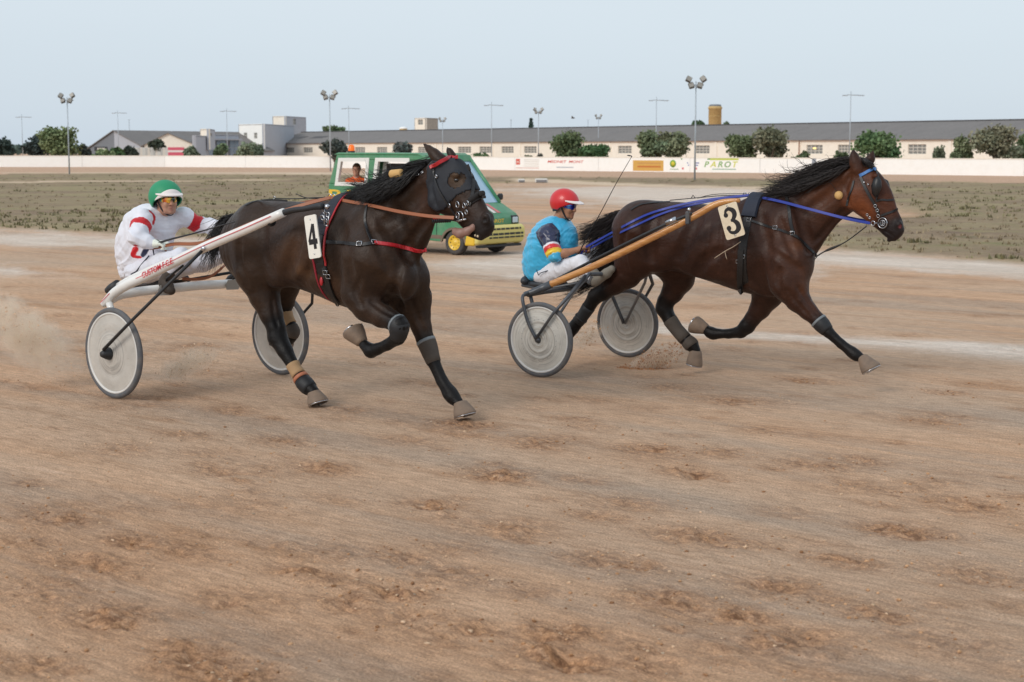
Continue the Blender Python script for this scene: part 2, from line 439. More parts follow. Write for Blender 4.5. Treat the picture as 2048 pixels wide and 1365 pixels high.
scuffs = [(50,965),(110,1035),(60,1080),(260,1085),(90,1180),(230,1235),(100,1325),(480,1010),(640,935),(380,870),(600,1145),(650,1150),(790,1180),(790,1110),(830,1240),(400,1310),(500,1345),(430,1340),(1010,1060),(720,1205),(950,1260),(1060,880),(1085,882),(1530,860),(1310,900),(1440,905),(1380,945),(1640,930),(1720,975),(1710,920),(1880,965),(1930,1010),(1190,1120),(1250,1130),(1400,1075),(1480,1085),(1690,1120),(1960,1150),(1350,1200),(1400,1210),(1480,1230),(1560,1175),(1650,1195),(1750,1225),(1880,1275),(1130,1270),(1250,1295),(1110,1315),(1560,1285),(1960,770),(1900,785),(1350,775),(1600,760),(700,820),(930,850),(560,880),(330,700),(400,690),(420,745),(150,700),(1200,1030),(1000,950),(1860,840),(1180,855),(1460,800),(240,900),(860,1010),(180,1130),(1800,1060),(900,1150),(1050,1180)]
_rows = []
_dep = list(np.linspace(1560, 330, 520)) + list(np.linspace(329, 303.4, 60))
for _py in _dep: _rows.append(G(1024, _py)[1])
_rows = [2.0, 3.2, 4.2] + [y for y in _rows if y > 4.6] + [2600, 4500]
rowsY = np.array(sorted(_rows))
cu = np.concatenate([-np.geomspace(4, .40, 24), np.linspace(-.385, .385, 560), np.geomspace(.40, 4, 24)])
YY, UU = np.meshgrid(rowsY, cu, indexing='ij'); XX = UU*(YY+1.5)
XX[:, :12] *= 1; 
TT = XX*TRK[0]+YY*TRK[1]; LL = XX*TRL[0]+YY*TRL[1]
def softmask(polys, amp, wave):
    acc = np.zeros(XX.shape)
    K = 7
    for k in range(K):
        a = amp*(YY**1.35)/30
        nx = (fbm(XX/wave+11*k, YY/wave+3*k, 4)-.5)*2*a*2.2; ny = (fbm(XX/wave+50+5*k, YY/wave+9*k, 4)-.5)*2*a*3
        m = np.zeros(XX.shape, bool)
        for p in polys: m |= inside(p, XX+nx, YY+ny)
        acc += m
    return acc/K
m_grass = softmask(poly_grass, .12, 1.5); m_line = softmask(poly_line, .03, 3.0); m_pale = softmask(poly_pale, .25, 2.5)
m_grass *= (1-m_line)
wallY_fn = lambda x: np.interp(x, [-70, -60, -20, 0, 20, 40, 60], [190, 186, 178, 160, 141, 122, 108])
m_far = ((YY > 95) & (m_grass < .5)).astype(float)
scm = np.zeros(XX.shape); 
for i, (px, py) in enumerate(scuffs):
    g = G(px, py); rr = .16+.12*((i*37) % 10)/10
    dt = (XX-g[0])*TRK[0]+(YY-g[1])*TRK[1]; dl = (XX-g[0])*TRL[0]+(YY-g[1])*TRL[1]
    q = (dt/(rr*1.5))**2+(dl/rr)**2
    scm = np.maximum(scm, np.exp(-q*1.2)*(.55+.45*((i*53) % 7)/7))
# faint random scuffs over the track
for i in range(430):
    gy = 5.5+rng.random()**1.3*20; gx = (rng.random()*2-1)*.42*gy; rr = .06+.2*rng.random()**1.5
    s = (np.abs(YY-gy) < .9)
    r0 = np.searchsorted(rowsY, gy-.9); r1 = np.searchsorted(rowsY, gy+.9)
    X_, Y_ = XX[r0:r1], YY[r0:r1]
    dt = (X_-gx)*TRK[0]+(Y_-gy)*TRK[1]; dl = (X_-gx)*TRL[0]+(Y_-gy)*TRL[1]
    scm[r0:r1] = np.maximum(scm[r0:r1], np.exp(-((dt/(rr*1.6))**2+(dl/rr)**2)*1.3)*(.25+.45*rng.random()))
scm *= np.clip(.2+1.5*fbm(TT*5, LL*8, 3), 0, 1)
fade = np.clip(1-(YY-16)/22, 0, 1)
ridge = np.abs(fbm(TT*7, LL*13+5, 4)-.5)*2
ZZ = fade*(.012*(fbm(TT*.9, LL*3.5, 4)-.5) + .012*(fbm(TT*9, LL*13, 3)-.5)*(.4+scm) + scm*(.115*(fbm(TT*8, LL*10+9, 4, .6)-.53) - .02*ridge))
ZZ += fade*.006*np.maximum(0, vnoise(TT*22, LL*26)-.6)
ZZ += fade*(.010*(fbm(TT*.12+3, LL*5, 3)-.5)+.007*(np.abs(fbm(TT*.10+9, LL*2.2, 2)-.5)*2-.5))
for (c0_, c1_, th_) in ((G(1080,755), G(1254,715), 32.4), (G(230,797), G(562,750), 40.0)):
    h_ = np.array([math.cos(R(th_)), -math.sin(R(th_))]); n_ = np.array([-h_[1], h_[0]])
    for c_ in (c0_, c1_):
        dt = (XX-c_[0])*h_[0]+(YY-c_[1])*h_[1]; dn = (XX-c_[0])*n_[0]+(YY-c_[1])*n_[1]+.03*np.sin(dt*.8)
        q = np.exp(-(dn/.028)**2)*np.clip(-dt*6, 0, 1)*(dt > -9); ZZ -= .012*q; ZZ += .005*np.exp(-((np.abs(dn)-.055)/.02)**2)*np.clip(-dt*6, 0, 1)*(dt > -9); scm = np.maximum(scm, .35*q)
ZZ += np.where(YY > 20, .05*m_grass*fbm(XX*1.3, YY*1.3, 3), 0)
ZZ = np.where(YY > 700, ZZ-.2, ZZ)
nr, nc = XX.shape
V = np.stack([XX, YY, ZZ], -1).reshape(-1, 3)
ii, jj = np.meshgrid(np.arange(nr-1), np.arange(nc-1), indexing='ij')
a = (ii*nc+jj).ravel(); F = np.stack([a, a+1, a+nc+1, a+nc], 1)
msk = np.stack([m_grass, m_line, m_pale, scm], -1).reshape(-1, 4); trk = np.stack([TT, LL, ZZ*0, m_far], -1).reshape(-1, 4)
def fmask(q): q = q.ravel()[F].mean(1); return q > .5
fg = fmask(m_grass); fl = fmask(m_line) & ~fg; ff = fmask(m_far) & ~fg & ~fl; ft = ~(fg | fl | ff)
# one material for the sandy site: sand, gravel, pale packed strips and dry weeds
m, nt, b = new_mat('sandy_ground')
am = N(nt, 'ShaderNodeAttribute', attribute_name='mask'); at = N(nt, 'ShaderNodeAttribute', attribute_name='trk')
sp = N(nt, 'ShaderNodeSeparateColor'); nt.links.new(am.outputs['Color'], sp.inputs[0])
def tnoise(scale, st, detail=5, rough=.6, off=0):
    mp = N(nt, 'ShaderNodeMapping'); mp.inputs['Scale'].default_value = (st, 1, 1); mp.inputs['Location'].default_value = (off, off*.7, 0)
    n = N(nt, 'ShaderNodeTexNoise'); n.inputs['Scale'].default_value = scale; n.inputs['Detail'].default_value = detail; n.inputs['Roughness'].default_value = rough
    nt.links.new(at.outputs['Vector'], mp.inputs[0]); nt.links.new(mp.outputs[0], n.inputs['Vector']); return n.outputs[0]
sand = mixc(nt, ramp(nt, tnoise(1.1, .22), .35, .68), L4((192,153,121)), L4((214,178,147)))
sand = mixc(nt, ramp(nt, tnoise(.35, .3, off=9), .42, .62), sand, L4((195,167,142)))
gray = mixc(nt, tnoise(60, .6, 3), L4((132,120,108)), L4((188,172,156)))
gm = N(nt, 'ShaderNodeMath', operation='MULTIPLY'); nt.links.new(ramp(nt, tnoise(.9, .10, 6, .62, 4), .50, .60), gm.inputs[0]); gm.inputs[1].default_value = .46
sand = mixc(nt, gm.outputs[0], sand, gray)
brown = mixc(nt, tnoise(14, .5, 4), L4((128,92,65)), L4((182,142,106)))
bm = N(nt, 'ShaderNodeMath', operation='MULTIPLY'); nt.links.new(ramp(nt, tnoise(2.3, .16, 7, .68, 21), .54, .66), bm.inputs[0]); bm.inputs[1].default_value = .45
sand = mixc(nt, bm.outputs[0], sand, brown)
sand = mixc(nt, ramp(nt, tnoise(7, .12, 6, .7, 2), .58, .70, (0,0,0,1), (.55,.55,.55,1)), sand, L4((214,182,156)))
spk = mixc(nt, 1.0, ramp(nt, tnoise(95, .8, 3, .85, 5), .38, .62, (.68,.67,.66,1), (1.28,1.28,1.28,1)), ramp(nt, tnoise(26, .22, 5, .7, 15), .34, .64, (.78,.765,.75,1), (1.16,1.15,1.15,1)), 'MULTIPLY')
# tread print and clods in the kicked up spots: damp red-brown subsoil, its own colour
sc2 = N(nt, 'ShaderNodeMath', operation='MULTIPLY'); nt.links.new(am.outputs['Alpha'], sc2.inputs[0]); nt.links.new(ramp(nt, tnoise(16, .6, 6, .65, 8), .26, .48), sc2.inputs[1])
sub = mixc(nt, ramp(nt, tnoise(22, .8, 4, .6, 3), .4, .6), L4((112,76,52)), L4((186,140,102)))
sand = mixc(nt, sc2.outputs[0], sand, sub)
pale = mixc(nt, ramp(nt, tnoise(1.6, .2, 6), .35, .7), L4((208,192,176)), L4((230,216,202)))
pm = N(nt, 'ShaderNodeMath', operation='MULTIPLY'); nt.links.new(sp.outputs[2], pm.inputs[0]); nt.links.new(ramp(nt, tnoise(1.4, .18, 6, .62, 31), .26, .50, (.45,.45,.45,1), (1,1,1,1)), pm.inputs[1])
sand = mixc(nt, pm.outputs[0], sand, pale)
farc = mixc(nt, tnoise(.3, .3, 4), L4((192,158,132)), L4((204,172,146)))
sand = mixc(nt, at.outputs['Alpha'], sand, farc)
sand = mixc(nt, sp.outputs[1], sand, L4((214,192,165)))
wd = mixc(nt, ramp(nt, noise(nt, .9, 6, .65), .35, .65), L4((128,110,92)), L4((160,140,114)))
wd = mixc(nt, ramp(nt, noise(nt, .16, 5, .6), .42, .62), wd, L4((158,144,112)))
wg = N(nt, 'ShaderNodeMath', operation='MULTIPLY'); nt.links.new(ramp(nt, noise(nt, .55, 6, .7), .53, .68), wg.inputs[0]); wg.inputs[1].default_value = .7
wd = mixc(nt, wg.outputs[0], wd, L4((124,127,80)))
base = mixc(nt, sp.outputs[0], sand, wd)
base = mixc(nt, 1.0, base, spk, 'MULTIPLY')
nt.links.new(base, b.inputs['Base Color']); b.inputs['Roughness'].default_value = .95; b.inputs['Specular IOR Level'].default_value = .15
bp = bump(nt, b, tnoise(40, .55, 7, .72), 1.0, .018)
M_ground = m
for nm, sel in (('dirt_track', ft), ('infield_grass', fg), ('sand_path', fl), ('far_track', ff)):
    Fs = F[sel]; u, inv = np.unique(Fs, return_inverse=True)
    me = np_mesh(nm, V[u], inv.reshape(-1, 4), cols={'mask': msk[u], 'trk': trk[u]})
    tag(link(nm, me, M_ground), kind='structure')
def ground_z(x, y):
    i = np.clip(np.searchsorted(rowsY, y), 1, nr-1); u = x/(y+1.5); j = np.clip(np.searchsorted(cu, u), 1, nc-1)
    return float(ZZ[i, j])
# weeds: tufts of dry and green stalks over the infield
def weeds():
    Vs = []; Fs = []; Cs = []
    n = 0
    tries = 0
    while n < 3000 and tries < 80000:
        tries += 1
        py = 352+rng.random()**1.2*190; px = -350+rng.random()*2800
        g = G(px, py)
        i = np.searchsorted(rowsY, g[1]); j = np.searchsorted(cu, g[0]/(g[1]+1.5))
        if i >= nr or j >= nc or m_grass[i, j] < .7: continue
        if g[1] < 60 and rng.random() < .3: pass
        green = fbm(np.array([g[0]*.25]), np.array([g[1]*.25]), 3)[0] > .56
        if not green and rng.random() < .55: continue
        h = (.03+.055*rng.random())*(1.35 if green else 1.0)
        c = lin((128,122,90)) if green else lin((150,134,108)); c = np.array(c)*(.7+.6*rng.random())
        for q in range(5):
            th = rng.random()*6.28; w = h*.35; dx, dy = math.cos(th), math.sin(th); o = (rng.random(2)-.5)*h*2.2
            bx, by = g[0]+o[0], g[1]+o[1]; k = len(Vs)
            Vs += [(bx-dx*w, by-dy*w, 0.02), (bx+dx*w, by+dy*w, 0.02), (bx+dy*h*.5, by-dx*h*.5, .02+h)]
            Fs.append((k, k+1, k+2)); Cs += [c*.8, c*.8, c]
        n += 1
    me = np_mesh('weeds', Vs, np.array(Fs), smooth=False, cols=np.array(Cs))
    tag(link('weeds', me, attr_mat('weed_leaf', .8, .2, 3, .2, 0)), kind='stuff', label='sparse dry and green weeds on the infield', cat='weeds')
weeds()
# clods and stones lying in the scuffs
def clods():
    ico = [(0,0,1),(.89,0,.45),(.28,.85,.45),(-.72,.53,.45),(-.72,-.53,.45),(.28,-.85,.45),(.72,.53,-.45),(-.28,.85,-.45),(-.89,0,-.45),(-.28,-.85,-.45),(.72,-.53,-.45),(0,0,-1)]
    IF = [(0,1,2),(0,2,3),(0,3,4),(0,4,5),(0,5,1),(1,6,2),(2,7,3),(3,8,4),(4,9,5),(5,10,1),(6,7,2),(7,8,3),(8,9,4),(9,10,5),(10,6,1),(11,7,6),(11,8,7),(11,9,8),(11,10,9),(11,6,10)]
    ico = np.array(ico); Vs = []; Fs = []; Cs = []
    def put(x, y, r, c):
        k = len(Vs)*12
        v = ico*r*(1+.5*(rng.random((12,1))-.5))*np.array([1+.5*rng.random(), 1, .7]); th = rng.random()*6
        R_ = np.array([[math.cos(th),-math.sin(th),0],[math.sin(th),math.cos(th),0],[0,0,1]])
        Vs.append(v@R_.T+np.array([x, y, ground_z(x, y)+r*.25])); Fs.append(np.array(IF)+k); Cs.append(np.tile(c, (12,1)))
    cs = [np.array(lin(c)) for c in ((170,130,96),(190,150,114),(200,170,140),(145,108,78))]
    for (px, py) in scuffs:
        g = G(px, py)
        for q in range(16):
            o = rng.normal(size=2)*(.26, .13); p = g[:2]+TRK*o[0]+TRL*o[1]
            put(p[0], p[1], .003+.008*rng.random()**2.2, cs[rng.integers(0, 4)]*(.8+.4*rng.random()))
    for q in range(3000):
        gy = 5.3+rng.random()**1.4*14; gx = (rng.random()*2-1)*.42*gy
        put(gx, gy, .002+.006*rng.random()**3, (cs[rng.integers(0, 3)] if rng.random() < .6 else np.array(lin((172,154,134))))*(.8+.4*rng.random()))
    me = np_mesh('clods', np.vstack(Vs), np.vstack(Fs), smooth=False, cols=np.vstack(Cs))
    tag(link('clods', me, attr_mat('clod', .95, .1, 30, .2, .3, 90)), kind='stuff', label='loose clods and small stones lying on the dirt track', cat='dirt clods')
clods()
# ================================================================ BACKGROUND
def fbox(o, bl, br, tl, tr, name, m, parent, th=.04): pass
M_white = mat('white_wall_paint', (250,249,245), .85, var=.03, scale=.6, bmp=.1, bscale=6, dirt=.18, dirtc=(226,214,196))
M_cream = mat('cream_wall', (244,236,222), .85, var=.05, scale=.4, dirt=.25, dirtc=(206,190,168))
M_greyw = mat('grey_render_and_shade', (176,180,188), .85, var=.06, scale=.5, dirt=.2)  # plain grey render; also painted shade on right faces of pale blocks
M_greyd = mat('dark_grey_sheet', (120,124,130), .7, var=.08, scale=.6)
M_roof = mat('grey_roof_sheet', (124,119,116), .85, var=.16, scale=.35, dirt=.4, dirtc=(86,84,84))
M_ridge = mat('roof_edge', (80,78,78), .8)
M_glass = mat('window_glass', (132,132,128), .2, var=.3, scale=2, spec=.7)
M_frame = mat('window_bar', (205,200,190), .7)
M_sill = mat('eave_band', (168,112,96), .8)
M_pole = mat('galvanised_pole', (176,184,190), .5, metal=.3, var=.06)
M_lamp = mat('lamp_housing', (98,94,92), .5, var=.2)
M_bluegl = mat('blue_glass', (92,122,146), .15, var=.25, scale=.6, spec=.8)
M_bark = mat('tree_bark', (104,92,78), .9, bmp=.5, bscale=12)
# --- the long white boundary wall of the track
wl_px = [(-900,330.5),(-300,332.5),(0,334.4),(330,334.5),(660,336.2),(1030,341),(1380,345),(1520,346.3),(1750,349),(2048,352.7),(2500,359)]
wl = [G(*p) for p in wl_px]
wall = empty('boundary_wall', wl[5], label='long low white rendered wall with painted adverts round the far side of the track', cat='wall')
def rel(p, o): return tuple(np.array(p, float)-np.array(o.location))
def seg_box(mb, a, b, h, th, z0=0.0, off=0.0, sink=.25):
    a = np.array(a[:2]); b = np.array(b[:2]); d = (b-a)/np.linalg.norm(b-a); nrm = np.array([-d[1], d[0]])
    q = [a+nrm*off, b+nrm*off, b+nrm*(off+th), a+nrm*(off+th)]
    V = [(x, y, z0-sink) for x, y in q]+[(x, y, z0+h) for x, y in q]
    mb.add(V, [(0,1,5,4),(1,2,6,5),(2,3,7,6),(3,0,4,7),(4,5,6,7),(3,2,1,0)])
for i in range(len(wl)-1):
    a, b_ = wl[i], wl[i+1]; n = max(1, int(round(np.linalg.norm(np.array(b_)-np.array(a))/9)))
    for k in range(n):
        p = rel(np.array(a)+(np.array(b_)-np.array(a))*k/n, wall); q = rel(np.array(a)+(np.array(b_)-np.array(a))*(k+1)/n, wall)
        d = np.array(q)-np.array(p); d /= np.linalg.norm(d)
        mb = MB(); seg_box(mb, p, np.array(q)-d*.03, 1.27, .25); mb.build('wall_panel', M_white, wall)
    mb = MB(); seg_box(mb, rel(a, wall), rel(b_, wall), .055, .33, z0=1.275, off=-.04, sink=0); mb.build('coping', M_cream, wall)
def wall_pt(px, fh):     # point on the wall face at a picture column and height fraction
    xs = [p[0] for p in wl_px]; i = max(j for j in range(len(xs)-1) if xs[j] <= px)
    lo, hi = wl[i], wl[i+1]; d = ray(px, 330); A = np.array([[d[0], -(hi[0]-lo[0])], [d[1], -(hi[1]-lo[1])]]); t = np.linalg.solve(A, lo[:2])
    p = d[:2]*t[0]; dd = np.array(hi[:2])-np.array(lo[:2]); dd /= np.linalg.norm(dd); nn = np.array([dd[1], -dd[0]])
    return np.array([*(p+nn*.006), fh*1.3]), dd, nn
FONT = None
def text_obj(name, s, size, M, mt, parent, ext=.002, xs=1.0, shear=0.0, align='CENTER', sq=True):
    c = bpy.data.curves.new(name, 'FONT'); c.body = s; c.size = size; c.align_x = align; c.align_y = 'CENTER'; c.extrude = ext
    c.shear = shear; c.offset = size*.012; c.resolution_u = 3
    o = bpy.data.objects.new(name, c); COL.objects.link(o); dg = bpy.context.evaluated_depsgraph_get(); 
    me = bpy.data.meshes.new_from_object(o.evaluated_get(dg)); bpy.data.objects.remove(o); bpy.data.curves.remove(c)
    for v in me.vertices: v.co.x *= xs
    me.transform(M); me.materials.clear(); me.name = name
    return link(name, me, mt, parent)
def on_wall(name, s, px, fh, size, rgb, xs=1.0, **kw):
    p, dd, nn = wall_pt(px, fh); M = Matrix(((dd[0], 0, nn[0], 0), (dd[1], 0, nn[1], 0), (0, 1, 0, 0), (0,0,0,1)))
    M = Matrix.Translation(Vector(p)-wall.location) @ M
    return text_obj(name, s, size, M, mat('paint_%d_%d_%d' % rgb, rgb, .8, var=.05), wall, ext=.003, xs=xs, **kw)
def wall_rect(name, x0, x1, f0, f1, rgb, off=.004):
    p, dd, nn = wall_pt(x0, f0); q, _, _ = wall_pt(x1, f0); mb = MB()
    V = [(*(p[:2]+nn*off), f0*1.3), (*(q[:2]+nn*off), f0*1.3), (*(q[:2]+nn*off), f1*1.3), (*(p[:2]+nn*off), f1*1.3)]
    V = [rel(v, wall) for v in V]; V += [rel(v, wall) for v in [(*(p[:2]-nn*.004), f0*1.3), (*(q[:2]-nn*.004), f0*1.3), (*(q[:2]-nn*.004), f1*1.3), (*(p[:2]-nn*.004), f1*1.3)]]
    mb.add(V, [(0,1,2,3),(4,7,6,5),(0,4,5,1),(2,6,7,3),(1,5,6,2),(3,7,4,0)])
    return mb.build(name, mat('paint_%d_%d_%d' % rgb, rgb, .8, var=.07), wall)
wall_rect('advert_panel', 1266, 1327, .06, .80, (214,168,88))
wall_rect('advert_band', 1275, 1322, .30, .42, (196,120,60), .006); wall_rect('advert_band', 1275, 1322, .55, .64, (200,150,90), .006)
wall_rect('advert_mark', 1032, 1040, .42, .86, (214,110,96)); wall_rect('advert_mark', 1033.5, 1038.5, .60, .66, (238,225,215), .007)
for f in (.30,.46,.62,.76): wall_rect('advert_line', 1048, 1078, f, f+.045, (214,206,196))
wall_rect('advert_line', 1032, 1078, .16, .21, (216,176,164))
on_wall('painted_lettering', 'MEDNET  MONT', 1130, .66, .34, (214,84,74), xs=1.75, shear=.2); wall_rect('advert_line', 1113, 1147, .22, .29, (176,180,188))
wall_rect('advert_green_band', 1362, 1420, .86, .95, (96,150,90)); wall_rect('advert_green_band', 1420, 1477, .84, .96, (196,206,84))
for k, (ch, c) in enumerate(zip('PAROT', ((120,168,80),(206,208,70),(120,170,84),(110,160,84),(208,212,74)))): on_wall('painted_letter', ch, 1412+k*14, .53, .72, c, xs=1.15, shear=.25)
wall_rect('advert_line', 1374, 1398, .60, .67, (90,104,170)); wall_rect('advert_line', 1376, 1396, .44, .52, (120,130,184)); wall_rect('advert_line', 1364, 1394, .18, .32, (222,120,124))
wall_rect('advert_line', 1425, 1472, .20, .25, (110,160,130)); wall_rect('advert_line', 1340, 1357, .17, .22, (150,170,140))
p_, dd_, nn_ = wall_pt(1346, .58); mb = MB(); mb.lathe([(0,0),(.34,0),(.34,.006),(0,.006)], rel(p_, wall), (nn_[0], nn_[1], 0), 24); mb.build('round_badge', mat('paint_badge', (120,165,60), .8), wall)
mb = MB(); mb.lathe([(0,0.0065),(.2,.0065),(.2,.009),(0,.009)], rel(p_, wall), (nn_[0], nn_[1], 0), 24); mb.build('badge_centre', mat('paint_badge2', (214,200,70), .8), wall)
# doorway strip in the wall behind the mane
wall_rect('grey_gate', 1624, 1632, .0, .98, (150,156,164))
# --- helpers for buildings measured from the photograph
def bquad(mb, pts, th, inward):
    inward = np.array(inward, float); inward /= np.linalg.norm(inward); V = [np.array(p) for p in pts]+[np.array(p)+inward*th for p in pts]
    n = len(pts); F = [tuple(range(n)), tuple(range(2*n-1, n-1, -1))]+[(i, n+i, n+(i+1) % n, (i+1) % n) for i in range(n)]
    mb.add(V, F)
class Facade:
    """vertical plane through two ground points; windows set into it"""
    def __init__(s, a, b, root): s.a = np.array(a[:2], float); s.b = np.array(b[:2], float); s.L = np.linalg.norm(s.b-s.a); s.d = (s.b-s.a)/s.L; s.n = np.array([s.d[1], -s.d[0]]); s.root = root; s.o = np.array(root.location)
    def p(s, u, z, out=0.0): q = s.a+s.d*u+s.n*out; return np.array([q[0], q[1], z])-s.o
    def col(s, px):
        d = ray(px, 300)[:2]; A = np.array([[d[0], -s.d[0]], [d[1], -s.d[1]]]); return np.linalg.solve(A, s.a)[1]
    def zat(s, px, py):
        u = s.col(px); q = s.a+s.d*u; return P(px, py, q[1])[2]
    def slab(s, name, u0, u1, z0, z1, m, th=.25, out=0.0, parent=None):
        mb = MB(); V = [s.p(u0,z0,out), s.p(u1,z0,out), s.p(u1,z1,out), s.p(u0,z1,out)]; bquad(mb, V, th, (-s.n[0], -s.n[1], 0)); return mb.build(name, m, parent or s.root)
    def wall_with_windows(s, name, u0, u1, z0, z1, wins, m, th=.3):
        us = sorted({u0, u1, *[w[0] for w in wins], *[w[1] for w in wins]}); zs = sorted({z0, z1, *[w[2] for w in wins], *[w[3] for w in wins]})
        mb = MB()
        for i in range(len(us)-1):
            run = None
            for j in range(len(zs)-1):
                cu_, cz = (us[i]+us[i+1])/2, (zs[j]+zs[j+1])/2
                if any(w[0] < cu_ < w[1] and w[2] < cz < w[3] for w in wins): continue
                bquad(mb, [s.p(us[i],zs[j]), s.p(us[i+1],zs[j]), s.p(us[i+1],zs[j+1]), s.p(us[i],zs[j+1])], th, (-s.n[0], -s.n[1], 0))
        return mb.build(name, m, s.root)
    def window(s, u0, u1, z0, z1, bars=(3,3), gl=None, fr=None, rec=.18):
        w = s.slab('window', u0, u1, z0, z1, gl or M_glass, .03, -rec)
        mb = MB(); t = .05
        for i in range(bars[0]+1): u = u0+(u1-u0)*i/bars[0]; bquad(mb, [s.p(max(u-t,u0),z0,-rec+.05), s.p(min(u+t,u1),z0,-rec+.05), s.p(min(u+t,u1),z1,-rec+.05), s.p(max(u-t,u0),z1,-rec+.05)], .045, (-s.n[0], -s.n[1], 0))
        for j in range(bars[1]+1): z = z0+(z1-z0)*j/bars[1]; bquad(mb, [s.p(u0,max(z-t,z0),-rec+.055), s.p(u1,max(z-t,z0),-rec+.055), s.p(u1,min(z+t,z1),-rec+.055), s.p(u0,min(z+t,z1),-rec+.055)], .045, (-s.n[0], -s.n[1], 0))
        f = mb.build('frame', fr or M_frame, w)
        return w
# --- long warehouse
A = P(530, 300, 345); Bq = P(2500, 300, 172)
wh = empty('long_warehouse', (A[0], A[1], 0), label='very long cream warehouse with dark grey roof behind the boundary wall', cat='warehouse')
fc = Facade(A, Bq, wh)
zE = 3.25; zR = 5.75
wins = []
for px0, px1 in ((536,551),(571,588),(607,625),(710,730),(754,774),(836,862),(916,942),(959,985),(1003,1027),(1048,1073),(1236,1263),(1391,1419),(1613,1645),(1676,1700),(1816,1852),(2078,2116),(2210,2250)):
    wins.append((fc.col(px0), fc.col(px1), 1.45, 2.45))
wins = [(a, b, c, d+.3*(a/fc.L)) for a, b, c, d in wins]
fc.wall_with_windows('wall', 0, fc.L, -.3, zE, wins, M_cream)
for k, w in enumerate(wins): fc.window(*w, bars=(4, 3))
wlit = fc.slab('ceiling_lamp', fc.col(1625), fc.col(1631), 2.1, 2.3, mat('lit_lamp', (255,225,150), .5, emit=(255,215,130), estr=1.2), .04, -.1)
for px in (872,985,1040,1220,1432,1599,1900,1550): u = fc.col(px); fc.slab('pilaster', u-.25, u+.25, -.3, zE-.12, M_cream, .12, .1)
fc.slab('downpipe', fc.col(1598), fc.col(1600.5), .5, zE-.1, mat('rust_pipe', (150,110,90), .7), .1, .12)
fc.slab('eave_band', -.3, fc.L, zE, zE+.16, M_sill, .5, .18)
dep = 9.0
def roof_pan(name, u0, u1, inset0):
    mb = MB(); nb = (-fc.n[0], -fc.n[1])
    def q(u, v, z): p = fc.a+fc.d*u-fc.n*v; return np.array([p[0], p[1], z])-fc.o
    bquad(mb, [q(u0, -.35, zE+.12), q(u1, -.35, zE+.12), q(u1, dep, zR), q(u0, dep, zR)], .12, (0,0,-1)); return mb.build(name, M_roof, wh)
nP = 22
_rr = np.random.default_rng(2)
for k in range(nP): roof_pan('roof_sheet', fc.L*k/nP, fc.L*(k+1)/nP-.04, 0)
mb = MB(); nb = -fc.n
def q_(u, v, z): p = fc.a+fc.d*u-fc.n*v; return np.array([p[0], p[1], z])-fc.o
bquad(mb, [q_(0, dep+.02, zR), q_(fc.L, dep+.02, zR), q_(fc.L, 2*dep, zE), q_(0, 2*dep, zE)], .12, (0,0,-1)); mb.build('rear_roof', M_roof, wh)
mb = MB(); bquad(mb, [q_(-.02, .02, -.3), q_(-.02, .02, zE), q_(-.02, dep, zR-.1), q_(-.02, 2*dep, zE), q_(-.02, 2*dep, -.3)], .2, (-fc.d[0], -fc.d[1], 0)); mb.build('gable_wall', M_cream, wh)
mb = MB(); mb.tube([q_(-.1, dep, zR+.05), q_(fc.L, dep, zR+.05)], .1, 6); mb.build('ridge_cap', M_ridge, wh)
for px0, px1 in ((560,572),(586,612)):
    u0, u1 = fc.col(px0), fc.col(px1); mb = MB(); bquad(mb, [q_(u0+.5, 3.6, zE+1.15), q_(u1, 3.6, zE+1.15), q_(u1+.8, 5.0, zE+1.56), q_(u0+1.2, 5.0, zE+1.56)], .05, (0,0,-1)); mb.build('skylight', M_ridge, wh)
# --- generic block with two visible faces
def block(name, pl, pm, pr, z0, label, cat, ml, mr, wl_=(), wr_=(), parts=True, root=None, roofm=None):
    """pl, pm, pr = (px, top py, distance) of left, nearest and right vertical edges"""
    L_, M_, R_ = [P(*q) for q in (pl, pm, pr)]; zt = M_[2]
    root = root or empty(name, (M_[0], M_[1], 0), label=label, cat=cat)
    f1 = Facade(L_, M_, root); f2 = Facade(M_, R_, root)
    def W_(f, ws): return [(f.col(a), f.col(b), f.zat((a+b)/2, d), f.zat((a+b)/2, c)) for a, b, c, d in ws]
    w1, w2 = W_(f1, wl_), W_(f2, wr_)
    f1.wall_with_windows('wall', 0, f1.L-.0, z0, zt, w1, ml); f2.wall_with_windows('wall', .003, f2.L, z0, zt, w2, mr)
    for w in w1: f1.window(*w, bars=(2, 2))
    for w in w2: f2.window(*w, bars=(2, 2))
    bk = L_+R_-M_; mb = MB(); o = np.array(root.location)
    Q = [np.array([q[0], q[1], zt-.12])-o for q in (L_, M_, R_, bk)]; bquad(mb, Q, .1, (0,0,-1)); mb.build('flat_roof', roofm or M_roof, root)
    mb = MB(); 
    for a, b in ((L_, bk), (bk, R_)):
        c = (L_+R_)/2; inn = np.array([c[0]-(a[0]+b[0])/2, c[1]-(a[1]+b[1])/2, 0])
        bquad(mb, [np.array([a[0],a[1],z0])-o, np.array([b[0],b[1],z0])-o, np.array([b[0],b[1],zt])-o, np.array([a[0],a[1],zt])-o], .2, inn)
    mb.build('rear_wall', mr, root)
    return root, f1, f2
wb, f1, f2 = block('white_factory_block', (477,249,325), (527,248,318), (588,247,345), -.3, 'white two storey factory block with a raised tower and its shaded side coloured bluish', 'building', M_white, M_greyw,  # right face of the white block carries its shade as grey-blue colour
   wl_=[(488,495,266,277.5),(508.5,515,266,277.5)])
block('factory_tower', (545,233,352), (571,232.5,350), (612,235,364), 4.5, '', '', M_cream, M_greyw, wr_=[(587,593,238,250)], root=wb)  # lit cream left face, shaded grey right face, both put into the colour
